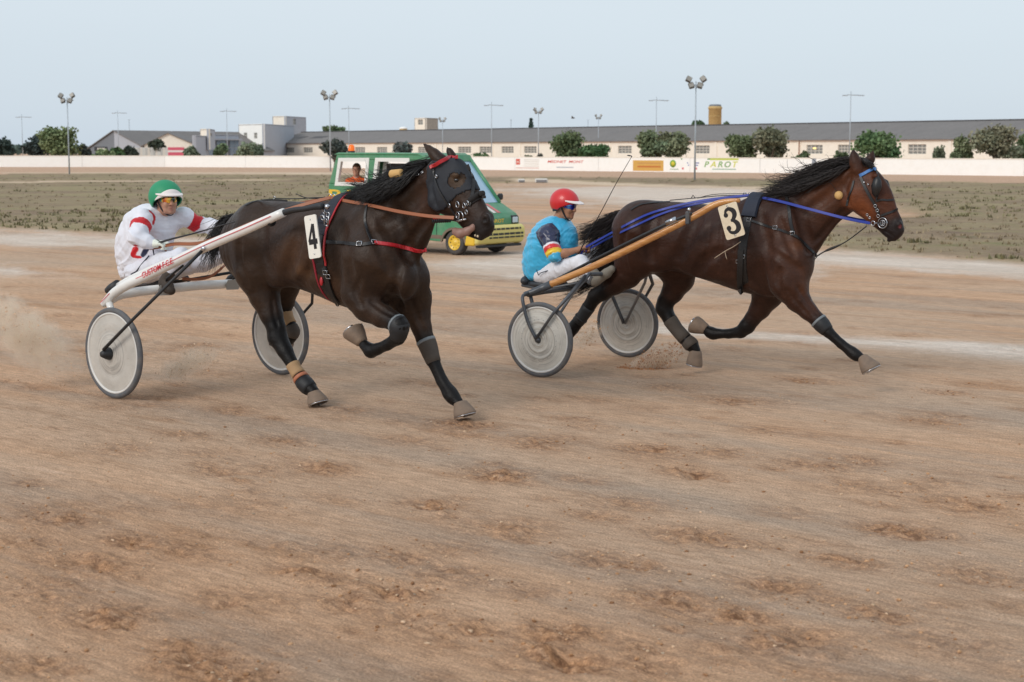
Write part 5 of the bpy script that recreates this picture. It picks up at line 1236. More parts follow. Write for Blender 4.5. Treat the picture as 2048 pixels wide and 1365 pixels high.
mb = MB(); mb.tube(crom(to_l(FR3, [(1634,513,-.06),(1650,503,-.03),(1690,485,-.02),(1733,453,-.04)]), 14), [.006]*5+[.010,.012,.010]+[.005]*6, 6); mb.tube(to_l(FR3, [(1634,514,-.05),(1622,528,-.06),(1610,545,-.07)]), .003, 5); mb.build('martingale', M_leather, hn)
mb = MB(); mb.tube(crom(to_l(FR3, [(1340,401,-.02),(1395,396,-.01),(1440,392,0),(1496,391,0)]), 12), .004, 6); mb.tube(crom(to_l(FR3, [(1395,397,-.02),(1430,389,0),(1494,388,0)]), 8), .003, 6); mb.tube(to_l(FR3, [(1383,396,0),(1386,391,0),(1391,397,0)]), .004, 5); mb.build('back_strap', M_leather, hn)
mb = MB(); sk3.strap(mb, [(1262,421),(1275,413),(1292,408),(1340,404)], .018, .004, .004); mb.build('crupper', M_leather, hn)
rings([(FR3.loc(px, 389, l), (0,1,.2), .016, .003) for px, l in ((1490,-.03),(1500,.03))], M_steel, hn, 'terret')
r_ = sk3.hit(1482,484,.012); e_ = [np.array(r_[0]), FR3.loc(1465,495,-.3), FR3.loc(1450,503,-.32), FR3.loc(1429,517,-.31)]
mb = MB(); mb.tube(crom(e_, 10), .004, 5); mb.tube(crom([e_[2], FR3.loc(1451,510,-.32), FR3.loc(1454,519,-.32)], 5), .003, 5); mb.build('loose_cord', M_twine, hn)
# bridle 3
br = empty('bridle', M=FR3.M, label='black blinker bridle with a light blue browband on the bay number 3 horse', cat='bridle')
mb = MB(); sk3.strap(mb, [(1719,352),(1728,348),(1740,342),(1752,338)], .028, .008, .004); mb.build('browband', M_blue2, br)
mb = MB(); sk3.strap(mb, [(1721,354),(1729,372),(1739,392),(1750,410),(1757,428)], .026, .005, .004); mb.build('cheek_strap', M_leather, br)
mb = MB(); sk3.strap(mb, [(1708,362),(1704,378),(1698,394),(1693,412)], .018, .004, .004); mb.build('throat_latch', M_leather, br)
mb = MB(); sk3.strap(mb, [(1762,432),(1772,428),(1784,424),(1796,418)], .018, .005, .004); sk3.strap(mb, [(1752,403),(1762,400),(1774,401),(1786,400)], .016, .004, .004); mb.build('noseband', M_leather, br)
mb = MB(); sk3.strap(mb, [(1751,340),(1756,352),(1760,362),(1757,384),(1752,402)], .014, .004, .004); mb.build('blinker_stay', M_leather, br)
def blinker(fr, pts, l, mt, parent, nm='blinker'):
    P_ = [fr.loc(a, b, l) for a, b in pts]; c = np.mean(P_, 0); V_ = []; n_ = len(P_)
    for k, sc in enumerate((1, .72, .35)): V_ += [c+(p-c)*sc+np.array([0,-.03*(1-sc*sc), 0]) for p in P_]
    V_ += [v+np.array([0,.006,0]) for v in V_]; F_ = []
    for o, fl in ((0, 1), (3*n_, -1)):
        for r in range(2):
            for k in range(n_): q = (o+r*n_+k, o+r*n_+(k+1) % n_, o+(r+1)*n_+(k+1) % n_, o+(r+1)*n_+k); F_.append(q[::fl])
        q = tuple(o+2*n_+k for k in range(n_)); F_.append(q[::fl])
    for k in range(n_): F_.append((k, 3*n_+k, 3*n_+(k+1) % n_, (k+1) % n_))
    mb = MB(); mb.add(V_, F_, True); return mb.build(nm, mt, parent)
blinker(FR3, [(1747,358),(1756,352),(1762,362),(1763,374),(1759,386),(1750,396),(1744,388),(1742,372)], -.125, M_leather, br)
blinker(FR3, [(1770,358),(1776,362),(1779,372),(1778,384),(1772,380)], .105, M_leather, br)
for p in ((1737,370),(1729,366),(1749,358)): r_ = sk3.hit(*p, .014); mb = MB(); mb.ellipsoid(r_[0], (.008,.006,.008), 8, 6); mb.build('stud', M_steel, br)
b3 = sk3.hit(1766,446,.012)[0]; mb = MB(); ring_at(mb, b3, (.2,1,0), .042, .0045, 26); ring_at(mb, b3, (.2,1,0), .024, .003); 
for dz in (-.016,0,.016): mb.tube([b3+np.array([-.02,0,dz]), b3+np.array([.02,-.004,dz])], .0035, 5)
ring_at(mb, FR3.loc(1746,447,-.09), (.2,1,0), .018, .004); mb.tube([FR3.loc(1748,447,-.09), b3+np.array([-.036,0,0])], .004, 5)
mb.build('bit', M_steel, br)
rings([(*sk3.hit(*q, .012), .012, .003) for q in ((1751,412),(1755,421),(1757,432))]+[(*sk3.hit(q[0], q[1], .010, -.05), .009, .003) for q in ((1735,430),(1740,436))], M_steel, br)
r_ = sk3.hit(1679.5,392,.012); mb = MB(); mb.ellipsoid(r_[0], (.036,.034,.036), 18, 12); pl_ = mb.build('ear_plug_ball', M_cork, br)
mb = MB(); sk3.strap(mb, [(1680,392),(1668,374),(1655,360)], .003, .003, .004, n=8); mb.build('ear_plug_cord', M_leather, br)
# reins 3
rn = empty('driving_reins', M=FR3.M, label='royal blue reins running from the number 3 bit over the back to the driver', cat='reins')
def rein(fr, pts, w, mt, parent, th=.005, nrm=(0,-1,.25)):
    sk = sk3 if fr is FR3 else sk4; mb = MB(); P_ = crom([fr.loc(*p) for p in pts], 44)
    if pts[len(pts)//2][2] < .08:
        co = np.array(fr.camloc())
        for k in range(len(P_)):
            d = P_[k]-co; L_ = np.linalg.norm(d); h, n_, i_, ds = sk.bvh.ray_cast(Vector(co), Vector(d/L_))
            if h is not None and ds < L_+.005 and L_-ds < .5: P_[k] = co+d/L_*(ds-.012)
        for _ in range(3): P_[1:-1] = (P_[:-2]+2*P_[1:-1]+P_[2:])/4
    ribbon(mb, P_, [nrm]*len(P_), w, th); return mb.build('rein', mt, parent)
rein(FR3, [(1740,447,-.10),(1690,437,-.17),(1620,419,-.19),(1555,402,-.12),(1497,391,-.04)], .024, M_blue, rn)
rein(FR3, [(1497,391,-.04),(1430,398,-.12),(1375,407,-.16),(1320,421,-.19),(1280,436,-.20),(1220,468,-.16),(1168,497,-.12)], .022, M_blue, rn)
rein(FR3, [(1497,392,.02),(1430,401,-.05),(1340,422,-.14),(1270,452,-.17),(1215,478,-.12),(1172,503,-.02)], .020, M_blue, rn)
rein(FR3, [(1765,447,.10),(1700,436,.20),(1620,416,.18),(1500,391,.03)], .022, M_blue, rn)
rein(FR3, [(1168,497,-.12),(1160,515,-.14),(1158,530,-.16),(1166,541,-.17)], .016, M_blue, rn)
# number plate 3
def plate(fr, corners, l, name_lbl, root_M, tilt=0.0):
    root = empty('number_plate', M=root_M, label=name_lbl, cat='number plate'); P_ = [fr.loc(a, b, l) for a, b in corners]; c = np.mean(P_, 0)
    ux = (P_[1]-P_[0]+P_[2]-P_[3])/2; uy = (P_[0]-P_[3]+P_[1]-P_[2])/2; w, h = np.linalg.norm(ux), np.linalg.norm(uy); ux /= w; uy -= ux*(uy@ux); uy /= np.linalg.norm(uy); n = np.cross(ux, uy)
    if n[1] > 0: n = -n
    pts = []; rc = .018
    for cx, cy, a0 in ((w/2-rc, h/2-rc, 0), (-w/2+rc, h/2-rc, 90), (-w/2+rc, -h/2+rc, 180), (w/2-rc, -h/2+rc, 270)):
        for k in range(5): t = R(a0+k*22.5); pts.append((cx+rc*math.cos(t), cy+rc*math.sin(t)))
    return root, c, ux, uy, n, w, h, pts
root, c, ux, uy, n, w, h, pts = plate(FR3, [(1438,414),(1475,402),(1489,470),(1452,482)], -.45, 'cream plate with a fat black 3 hung at the front of the wooden shaft', FR3.M)
M_ply = mat('cream_painted_board', (228,214,188), .6, var=.06, scale=20, dirt=.5, dirtc=(190,160,120)); M_num = mat('black_number_paint', (24,22,24), .5)
mb = MB(); mb.prism(pts, lambda x, y: c+ux*x+uy*y, lambda x, y: c+ux*x+uy*y+n*.009); mb.build('board', M_ply, root)
def stroke_flat(mb, P2, W_, c, ux, uy, n, off=.0105, th=.0016):
    P2 = crom(P2, 30); W_ = np.interp(np.linspace(0, 1, 30), np.linspace(0, 1, len(W_)), W_); Lp = []; Rp = []
    for i in range(30):
        t = P2[min(i+1,29)]-P2[max(i-1,0)]; t /= np.linalg.norm(t); nn = np.array([-t[1], t[0]]); Lp.append(P2[i]+nn*W_[i]/2); Rp.append(P2[i]-nn*W_[i]/2)
    V_ = [c+ux*p[0]+uy*p[1]+n*off for p in Lp+Rp]+[c+ux*p[0]+uy*p[1]+n*(off-th) for p in Lp+Rp]; F_ = []
    for i in range(29): F_ += [(i, i+1, 30+i+1, 30+i), (60+i, 60+30+i, 60+30+i+1, 60+i+1), (i, 60+i, 60+i+1, i+1), (30+i, 30+i+1, 90+i+1, 90+i)]
    mb.add(V_, F_)
def disc_flat(mb, x, y, r, c, ux, uy, n, off=.0108): mb.prism([(x+r*math.cos(t), y+r*math.sin(t)) for t in np.linspace(0, 2*math.pi, 14, endpoint=False)], lambda a, b: c+ux*a+uy*b+n*off, lambda a, b: c+ux*a+uy*b+n*(off-.002))
mb = MB(); s_ = h*.36
stroke_flat(mb, [(-.62*s_*.62,.52*s_),(-.40*s_*.62,.88*s_),(.10*s_*.6,.97*s_),(.62*s_*.62,.72*s_),(.66*s_*.62,.38*s_),(.30*s_*.62,.08*s_),(-.05*s_*.6,.02*s_)], [.016,.024,.030,.042,.042,.030,.016], c, ux, uy, n)
stroke_flat(mb, [(-.05*s_*.6,.02*s_),(.38*s_*.62,-.06*s_),(.74*s_*.62,-.38*s_),(.70*s_*.62,-.75*s_),(.15*s_*.62,-.98*s_),(-.48*s_*.62,-.86*s_),(-.74*s_*.62,-.52*s_)], [.016,.030,.044,.044,.030,.024,.016], c, ux, uy, n, off=.0107)
disc_flat(mb, -.52*s_*.62, .55*s_, .020, c, ux, uy, n, .011); disc_flat(mb, -.58*s_*.62, -.52*s_, .021, c, ux, uy, n, .0112); mb.build('numeral', M_num, root)
for yy in (h*.43, -h*.43): mb = MB(); ring_at(mb, c+uy*yy+n*.012, n, .008, .002, 10); mb.build('eyelet', M_steel, root)
# ---- harness of horse 4
hn = empty('racing_harness', M=FR4.M, label='black harness with red edging and red breast collar on the number 4 horse', cat='harness')
c_ = FR4.loc(692,490,0)
mb = MB(); sk4.ring(mb, c_, (1,0,-.05), .085, .006, .004); mb.build('girth', M_leather, hn)
mb = MB(); sk4.ring(mb, c_+np.array([.070,0,0]), (1,0,-.05), .020, .007, .010, seg=34, arc=(-math.pi*.3, math.pi*.66)); mb.build('red_edging', M_red, hn)
mb = MB(); sk4.ring(mb, c_+np.array([-.05,0,0]), (1,0,-.05), .018, .008, .006); mb.build('red_edging', mat('dark_red_webbing', (140,30,46), .6), hn)
mb = MB(); sk4.ring(mb, c_+np.array([.01,0,0]), (1,0,-.05), .13, .014, .006, seg=26, arc=(-math.pi*.28, math.pi*.40)); mb.build('saddle_pad', mat('black_pad', (30,32,44), .7, bmp=.2), hn)
mb = MB(); sk4.strap(mb, [(652,484),(690,487),(720,490),(744,487)], .030, .006, .004); mb.build('breast_strap', M_leather, hn)
mb = MB(); sk4.strap(mb, [(748,486),(780,490),(812,496),(838,502),(853,500)], .030, .009, .004); mb.build('breast_collar', M_red, hn)
mb = MB(); sk4.strap(mb, [(734,412),(730,440),(735,464),(744,486)], .020, .005, .004); mb.build('neck_strap', M_leather, hn)
mb = MB(); sk4.strap(mb, [(650,535),(656,560),(664,585),(676,606)], .05, .010, .008); mb.build('belly_strap', M_leather, hn)
for p in ((720,489),(747,486),(653,545),(658,552)): r_ = sk4.hit(*p, .008); mb = MB(); buckle(mb, r_[0], r_[1], (0,0,1), .04, .032, .0035); mb.build('buckle', M_steel, hn)
r_ = sk4.hit(645,562,.012); mb = MB(); mb.ellipsoid(r_[0], (.018,.01,.035), 10, 8); mb.build('red_tab', M_red, hn)
r_ = sk4.hit(676,606,.012, -.1); mb = MB(); ring_at(mb, r_[0], (0,1,.3), .016, .005, 14); mb.build('girth_ring', M_leather, hn)
mb = MB(); mb.tube(crom(to_l(FR4, [(550,397,0),(590,398,0),(625,396,0),(662,395,0)]), 10), .004, 6); mb.tube(crom(to_l(FR4, [(592,388,0),(612,396,0),(640,398,0),(660,399,0)]), 8), .0035, 6); mb.build('back_strap', M_leather, hn)
mb = MB(); sk4.strap(mb, [(492,412),(510,404),(540,400),(575,402)], .016, .004, .004); mb.build('crupper', M_leather, hn)
rings([(FR4.loc(px, 394, l), (0,1,.2), .022, .004) for px, l in ((660,-.03),(668,.04))]+[(FR4.loc(549,396,0), (0,1,.2), .012, .003)], M_steel, hn, 'terret')
rings([(FR4.loc(q[0], q[1], -.36), (rng.random()-.5, 1, rng.random()-.5), .018, .005) for q in ((652,415),(648,424),(656,430),(645,436),(653,442))], M_steel, hn)
mb = MB()
for a, b in (((646,418),(660,412)),((648,428),(649,450)),((658,430),(656,452)),((649,450),(656,453))): mb.tube([FR4.loc(*a, -.37), FR4.loc(*b, -.37)], .005, 6)
mb.ellipsoid(FR4.loc(654,414,-.38), (.022,.02,.02), 10, 8); mb.build('shaft_coupling', M_steel, hn)
# hood + bridle 4
def patch(fr, sk, poly, holes, off, mt, parent, nm, l0=-.06):
    Pz = [fr.loc(a, b, l0)[[0, 2]] for a, b in poly]; V_ = sk.V; ins_ = inside([tuple(p) for p in Pz], V_[:,0], V_[:,2])
    for hx, hy, hr in holes: q = sk.hit(hx, hy)[0]; ins_ &= ((V_[:,0]-q[0])**2+((V_[:,2]-q[2])*1.1)**2) > hr**2
    Fs = sk.F[ins_[sk.F].all(1)]; u, inv = np.unique(Fs, return_inverse=True); Vn = V_[u].copy(); Fi = inv.reshape(-1, 4)
    N_ = np.zeros_like(Vn); e1 = Vn[Fi[:,2]]-Vn[Fi[:,0]]; e2 = Vn[Fi[:,3]]-Vn[Fi[:,1]]; fn = np.cross(e1, e2)
    for k in range(4): np.add.at(N_, Fi[:,k], fn)
    N_ /= np.linalg.norm(N_, axis=1)[:,None]+1e-9
    wr = (fbm(Vn[:,0]*22, Vn[:,2]*22, 3)-.5)[:,None]*.006
    m_ = len(Vn); V2 = np.vstack([Vn+N_*(off+wr), Vn-N_*.002]); F2 = [Fi, Fi[:, ::-1]+m_]
    E_ = {}; 
    for q in Fi:
        for k in range(4): a, b = int(q[k]), int(q[(k+1) % 4]); E_[(a, b)] = 1
    bd = [(a, b) for (a, b) in E_ if (b, a) not in E_]; 
    if bd: F2.append(np.array([(b, a, a+m_, b+m_) for a, b in bd]))
    return link(nm, np_mesh(nm, V2, np.vstack(F2)), mt, parent)
br = empty('bridle', M=FR4.M, label='black mesh hood and bridle with a red browband on the dark number 4 horse', cat='bridle')
patch(FR4, sk4, [(860,330),(872,322),(896,318),(916,310),(946,336),(964,358),(962,377),(938,382),(918,394),(908,406),(898,418),(880,424),(862,412),(858,370)], [(911,361,.056)], .007, M_fab, br, 'hood')
mb = MB(); sk4.strap(mb, [(862,336),(872,329),(886,321),(902,315),(916,314)], .028, .008, .012); mb.build('browband', M_red, br)
mb = MB(); sk4.strap(mb, [(935,330),(943,350),(946,372),(944,395),(939,412)], .026, .006, .010); mb.build('cheek_strap', M_leather, br)
mb = MB(); sk4.strap(mb, [(868,338),(876,372),(890,398),(903,416),(912,430)], .016, .005, .012); mb.build('cheek_strap', M_leather, br)
mb = MB(); q = crom([(940,402),(948,396),(957,390),(967,387)], 9); P_ = [sk4.hit(a, b, .012, -.05)[0] for a, b in q]; mb.tube(P_, .021, 8); sk4.strap(mb, [(938,410),(950,402),(962,396),(972,394)], .02, .006, .006); mb.build('noseband', mat('sheepskin_black', (40,38,38), .95, bmp=.8, bscale=120), br)
mb = MB()
for (a, b, r) in ((917,409,.022),(930,411,.018),(936,407,.016),(935,424,.016),(924,432,.034),(918,430,.024),(900,410,.014),(875,354,.012)):
    q = sk4.hit(a, b, .014, -.07)[0]; rings([(q, (.3,1,.1), r, .0042)], M_steel, br, 'bit_ring')
a_, b_ = sk4.hit(905,437,.02,-.1)[0], sk4.hit(936,438,.02,-.06)[0]; mb.tube([a_, (a_+b_)/2+np.array([0,-.006,-.008]), b_], [.005,.010,.006], 7); mb.build('bit', M_steel, br)
mb = MB(); mb.tube(crom([FR4.loc(868,438,-.10), FR4.loc(885,436,-.11), FR4.loc(905,437,-.11)], 8), .012, 7); mb.build('bit_pad', M_red, br)
mb = MB(); q = [FR4.loc(866+k*4.2, 443-.2*k, -.12) for k in range(9)]; [mb.ellipsoid(p, (.011,.012,.016), 7, 5) for p in q]; mb.build('bead_strap', M_leather, br)
r_ = FR4.loc(793,348,-.10); ax_ = FR4.loc(804,347,-.10)-FR4.loc(782,349,-.10); mb = MB(); mb.tube([r_-ax_*.5, r_-ax_*.42, r_+ax_*.42, r_+ax_*.5], [.026,.033,.033,.026], 16); mb.build('sponge_roll', M_cork, br)
mb = MB(); mb.tube(crom(to_l(FR4, [(880,318,0),(850,334,-.02),(815,343,-.06),(800,347,-.1)]), 9), .005, 6); mb.tube(crom(to_l(FR4, [(782,349,-.1),(740,368,-.04),(700,386,-.02),(668,396,0)]), 9), .004, 6); mb.tube(crom(to_l(FR4, [(806,349,-.11),(825,352,-.12),(842,350,-.12)]), 5), .003, 5); mb.build('check_rein', M_leather, br)
for q in ((838,350),(846,346)): r_ = sk4.hit(*q, .01); mb = MB(); ring_at(mb, r_[0], r_[1], .009, .003, 10); mb.build('small_ring', M_steel, br)
# reins 4
rn = empty('driving_reins', M=FR4.M, label='tan leather reins from the number 4 bit back to the gloved driver', cat='reins')
rein(FR4, [(908,436,-.14),(860,433,-.19),(800,424,-.20),(740,411,-.17),(690,402,-.08),(660,395,-.03)], .026, M_brown, rn)
rein(FR4, [(660,396,-.03),(610,409,-.14),(550,428,-.24),(490,452,-.27),(440,474,-.26),(395,488,-.24),(350,488,-.24),(322,494,-.24),(300,497,-.24)], .030, M_brown, rn)
rein(FR4, [(668,396,.04),(610,405,.10),(540,420,.16),(470,446,.24),(440,458,.28)], .026, M_brown, rn)
rein(FR4, [(300,497,-.24),(312,494,-.22),(330,500,-.18),(338,512,-.14)], .016, M_brown, rn)
rein(FR4, [(474,505,.10),(458,523,.10),(440,540,.08),(420,554,.04),(395,559,.0),(365,558,-.04)], .026, M_brown, rn)
rein(FR4, [(958,440,.10),(900,436,.22),(800,424,.20),(668,395,.04)], .026, M_brown, rn)
root, c, ux, uy, n, w, h, pts = plate(FR4, [(615,433),(639,428),(638,515),(615,519)], -.44, 'white plate with a tall black 4 hung at the front of the white shaft', FR4.M)
mb = MB(); mb.prism(pts, lambda x, y: c+ux*x+uy*y, lambda x, y: c+ux*x+uy*y+n*.009); mb.build('board', mat('white_plastic_board', (236,232,222), .4, var=.03), root)
mb = MB(); X_ = w*.30; Y_ = h*.29
for p0, p1, wd in (((X_*.45,Y_),(X_*.45,-Y_),.030),((X_*.40,Y_*1.0),(-X_*1.05,-Y_*.36),.020),((-X_*1.15,-Y_*.40),(X_*1.25,-Y_*.40),.040)): stroke_flat(mb, [p0, ((p0[0]+p1[0])/2, (p0[1]+p1[1])/2), p1], [wd, wd], c, ux, uy, n, off=.0105+.0002*len(mb.V)/120)
mb.build('numeral', M_num, root)
for yy in (h*.40, -h*.40): mb = MB(); mb.ellipsoid(c+uy*yy+n*.011, (.006,.006,.006), 8, 6); mb.build('screw', M_steel, root)
# ================================================================ RACING SULKIES
def disc_mat(name, rgb, rc):
    m, nt, b = new_mat(name); tc = N(nt, 'ShaderNodeTexCoord'); sp = N(nt, 'ShaderNodeSeparateXYZ'); nt.links.new(tc.outputs['Object'], sp.inputs[0])
    c = N(nt, 'ShaderNodeCombineXYZ'); nt.links.new(sp.outputs['X'], c.inputs[0]); nt.links.new(sp.outputs['Z'], c.inputs[1])
    ln = N(nt, 'ShaderNodeVectorMath', operation='LENGTH'); nt.links.new(c.outputs[0], ln.inputs[0])
    at = N(nt, 'ShaderNodeMath', operation='ARCTAN2'); nt.links.new(sp.outputs['X'], at.inputs[0]); nt.links.new(sp.outputs['Z'], at.inputs[1])
    v = N(nt, 'ShaderNodeCombineXYZ'); s1 = N(nt, 'ShaderNodeMath', operation='MULTIPLY'); s1.inputs[1].default_value = 75; nt.links.new(ln.outputs['Value'], s1.inputs[0]); nt.links.new(s1.outputs[0], v.inputs[0])
    s2 = N(nt, 'ShaderNodeMath', operation='MULTIPLY'); s2.inputs[1].default_value = .55; nt.links.new(at.outputs[0], s2.inputs[0]); nt.links.new(s2.outputs[0], v.inputs[1])
    nz = N(nt, 'ShaderNodeTexNoise'); nz.inputs['Scale'].default_value = 1.0; nz.inputs['Detail'].default_value = 5; nt.links.new(v.outputs[0], nz.inputs['Vector'])
    f = ramp(nt, nz.outputs[0], .50, .64); rr = ramp(nt, ln.outputs['Value'], rc*.75, rc, (1,1,1,1), (0,0,0,1)); mu = N(nt, 'ShaderNodeMath', operation='MULTIPLY'); nt.links.new(f, mu.inputs[0]); nt.links.new(rr, mu.inputs[1]); m2 = N(nt, 'ShaderNodeMath', operation='MULTIPLY'); nt.links.new(mu.outputs[0], m2.inputs[0]); m2.inputs[1].default_value = .42
    base = mixc(nt, ramp(nt, noise(nt, 6, 6, .65), .35, .7), L4(rgb), L4(tuple(x*.9 for x in rgb)))
    base = mixc(nt, ramp(nt, noise(nt, 30, 4, .7), .58, .75, (0,0,0,1), (.4,.4,.4,1)), base, L4((150,136,120)))
    col = mixc(nt, m2.outputs[0], base, L4((84,82,82))); nt.links.new(col, b.inputs['Base Color']); b.inputs['Roughness'].default_value = .5
    bump(nt, b, nz.outputs[0], .6, .004); return m
M_tyre = mat('tyre_rubber', (88,90,94), .75, var=.12, scale=20, dirt=.35, dirtc=(150,132,112)); M_rim = mat('white_rim', (216,214,210), .4, var=.05); M_rimd = mat('grey_rim', (150,150,150), .35, metal=.5)
def wheel(root, fr, l, R_, sgn, style, dm, spin=0.0):
    w = empty('wheel') if False else None
    n_ = 64
    if style == 'cone': prof = [(0,.050),(.035,.050),(.06,.042),(.075,.0445),(.09,.038),(.105,.0405),(.12,.034),(.14,.0355),(.155,.030),(.20,.0255),(.205,.0268),(.26,.018),(R_-.045,.010)]
    else: prof = [(0,.030),(.05,.030),(.055,.033),(.06,.0285),(.10,.0265),(.105,.029),(.11,.0255),(.16,.021),(.165,.0235),(.17,.020),(R_-.045,.010)]
    mb = MB(); mb.lathe(prof, (0,0,0), (0,sgn,0), n_); mb.lathe(prof[::-1], (0,0,0), (0,-sgn,0), n_)
    d = mb.build('wheel', dm, root); d.location = (0, l, R_)
    mb = MB(); k = 12; ring = [(R_-.024+.024*math.cos(t), .023*math.sin(t)) for t in np.linspace(0, 2*math.pi, k+1)]; mb.lathe(ring, (0,0,0), (0,1,0), n_); mb.build('tyre', M_tyre, d)
    mb = MB(); mb.lathe([(R_-.058,.010),(R_-.055,.017),(R_-.043,.021),(R_-.038,.012),(R_-.038,-.012),(R_-.043,-.021),(R_-.055,-.017),(R_-.058,-.010),(R_-.058,.010)], (0,0,0), (0,1,0), n_); mb.build('rim', M_rim, d)
    if style == 'cone': mb = MB(); mb.lathe([(0,.12),(.022,.12),(.03,.105),(.045,.075),(.052,.050),(.052,.040)], (0,0,0), (0,sgn,0), 24); mb.build('hub', M_black, d)
    else: mb = MB(); mb.lathe([(0,.06),(.016,.06),(.022,.050),(.028,.035),(.03,.028)], (0,0,0), (0,sgn,0), 20); mb.build('hub', mat('dark_steel', (84,86,90), .45, metal=.7), d)
    if style != 'cone':
        mb = MB(); [mb.ellipsoid((.18*math.cos(t), sgn*.0205, .18*math.sin(t)), (.0035,.002,.0035), 6, 4) for t in np.linspace(0, 6.28, 24, endpoint=False)]; tag(mb.build('rivets', mat('rivet_grey', (120,118,116), .5), d), kind='stuff')
    return d
def mir(P_): return [np.array([p[0], -p[1], p[2]]) for p in P_]
# ---- sulky 4
T4 = np.linalg.norm(G(230,797)-G(562,750)); R4 = .370
s4 = empty('racing_sulky', M=FR4.M, label='white racing sulky with pale disc wheels drawn by the number 4 horse', cat='sulky')
M_wal = mat('white_aluminium', (232,230,226), .3, var=.04, scale=10, spec=.6, coat=.3, dirt=.3, dirtc=(196,184,168)); M_rdl = mat('red_line', (206,46,58), .5)
DM4 = disc_mat('dusty_disc', (196,191,183), .22)
for sg in (-1, 1): wheel(s4, FR4, sg*T4/2, R4, sg, 'cone', DM4)
L4x = FR4.loc
sh_ = [L4x(*p) for p in ((206,610,-.80),(214,602,-.79),(232,584,-.77),(262,566,-.73),(300,549,-.67),(405,497,-.56),(500,456,-.48),(568,425,-.43))]; rs_ = [.026,.034,.040,.042,.042,.040,.038,.034]
tip = [L4x(*p) for p in ((564,427,-.43),(585,421,-.42),(610,418,-.41),(632,414,-.40),(646,413,-.39))]
rgd = [L4x(*p) for p in ((236,572,-.64),(262,557,-.63),(300,539,-.61),(345,519,-.58))]
arch = [L4x(*p) for p in ((212,606,-.79),(235,592,-.70),(262,586,-.58),(300,581,-.42),(345,577,-.25))]
arch = arch + [np.array([arch[-1][0], 0, arch[-1][2]+.005])] + mir(arch)[::-1]
strut = [L4x(406,500,-.59), L4x(350,556,-.74), L4x(262,643,-T4/2-.075), L4x(207,700,-T4/2-.105)]
zs = lambda P_, f: P_ if f == 1 else mir(P_)
for f in (1, -1):
    mb = MB(); mb.tube(crom(zs(sh_, f), 26), np.interp(np.linspace(0,1,26), np.linspace(0,1,8), rs_), 14, flat=.62 if False else 1.0, up=(0,0,1)); mb.build('shaft', M_wal, s4)
    mb = MB(); mb.tube(crom(zs(tip, f), 12), [.024,.024,.023,.022,.022,.021,.021,.021,.022,.024,.026,.024], 12); mb.build('shaft_tip', M_black, s4)
    mb = MB(); mb.tube([zs(sh_, f)[-1]+np.array([-.16,0,-.075]), zs(sh_, f)[-1]+np.array([-.14,0,-.067])], [.042,.042], 14); mb.build('clamp', M_black, s4)
    mb = MB(); mb.tube(crom(zs(rgd, f), 10), .024, 12); mb.build('seat_rail', M_wal, s4)
    g_ = [L4x(214,582,-.645), L4x(222,578,-.64), L4x(236,570,-.64)]; mb = MB(); mb.tube(zs(g_, f), [.026,.040,.044], 12); mb.build('end_cap', M_black, s4)
    mb = MB(); mb.tube(zs(strut, f), [.013,.013,.013,.014], 10); mb.build('strut', M_black, s4)
    mb = MB(); mb.ellipsoid(zs([L4x(406,498,-.605)], f)[0], (.022,.012,.022), 12, 8); mb.build('bolt', M_steel, s4)
    lo = zs([np.array([-.17,-.80,.76]), np.array([-.10,-.80,.62]), np.array([-.02,-.80,.46]), np.array([0,-.82,R4])], f); mb = MB(); mb.tube(crom(lo, 8), [.030,.028,.026,.024,.022,.020,.018,.016], 10); mb.build('wheel_fork', M_wal, s4)
mb = MB(); mb.tube(crom(arch, 40), .036, 12, flat=1.1, up=(0,0,1)); mb.build('cross_beam', M_wal, s4)
def line_on(path, off, w, mt, nm, parent, n=30, t0=0, t1=1):
    P_ = crom(path, n); a, b = int(n*t0), int(n*t1); P_ = P_[a:b]; mb = MB(); ribbon(mb, P_+np.array(off), [np.array([0.,-1.,.15])]*len(P_), w, .0015); return mb.build(nm, mt, parent)
line_on(sh_, (0,-.0425,.004), .006, M_rdl, 'red_line', s4, 40, .52, .97); line_on(sh_, (0,-.0415,.006), .006, M_rdl, 'red_line', s4, 40, .08, .28)
def line_top(path, n, off, w, mt): P_ = crom(path, n); mb = MB(); ribbon(mb, P_+np.array(off), [np.array([-.25,-.1,1.])]*n, w, .002); return mb.build('red_line', mt, s4)
line_top(arch, 40, (-.030,-.012,.030), .012, mat('red_purple_line', (170,50,90), .5))
d_ = sh_[5]-sh_[4]; d_ /= np.linalg.norm(d_); upv = np.array([0,0,1.])-d_*d_[2]; upv /= np.linalg.norm(upv); nn_ = np.cross(d_, upv); 
c_ = (sh_[4]*.78+sh_[5]*.22)+np.array([0,-.0435,.004])
text_obj('lettering', 'CUSTOM F.C.E.', .062, Matrix(((d_[0], upv[0], nn_[0], c_[0]), (d_[1], upv[1], nn_[1], c_[1]), (d_[2], upv[2], nn_[2], c_[2]), (0,0,0,1))), M_rdl, s4, ext=.001, xs=.86, shear=.3)
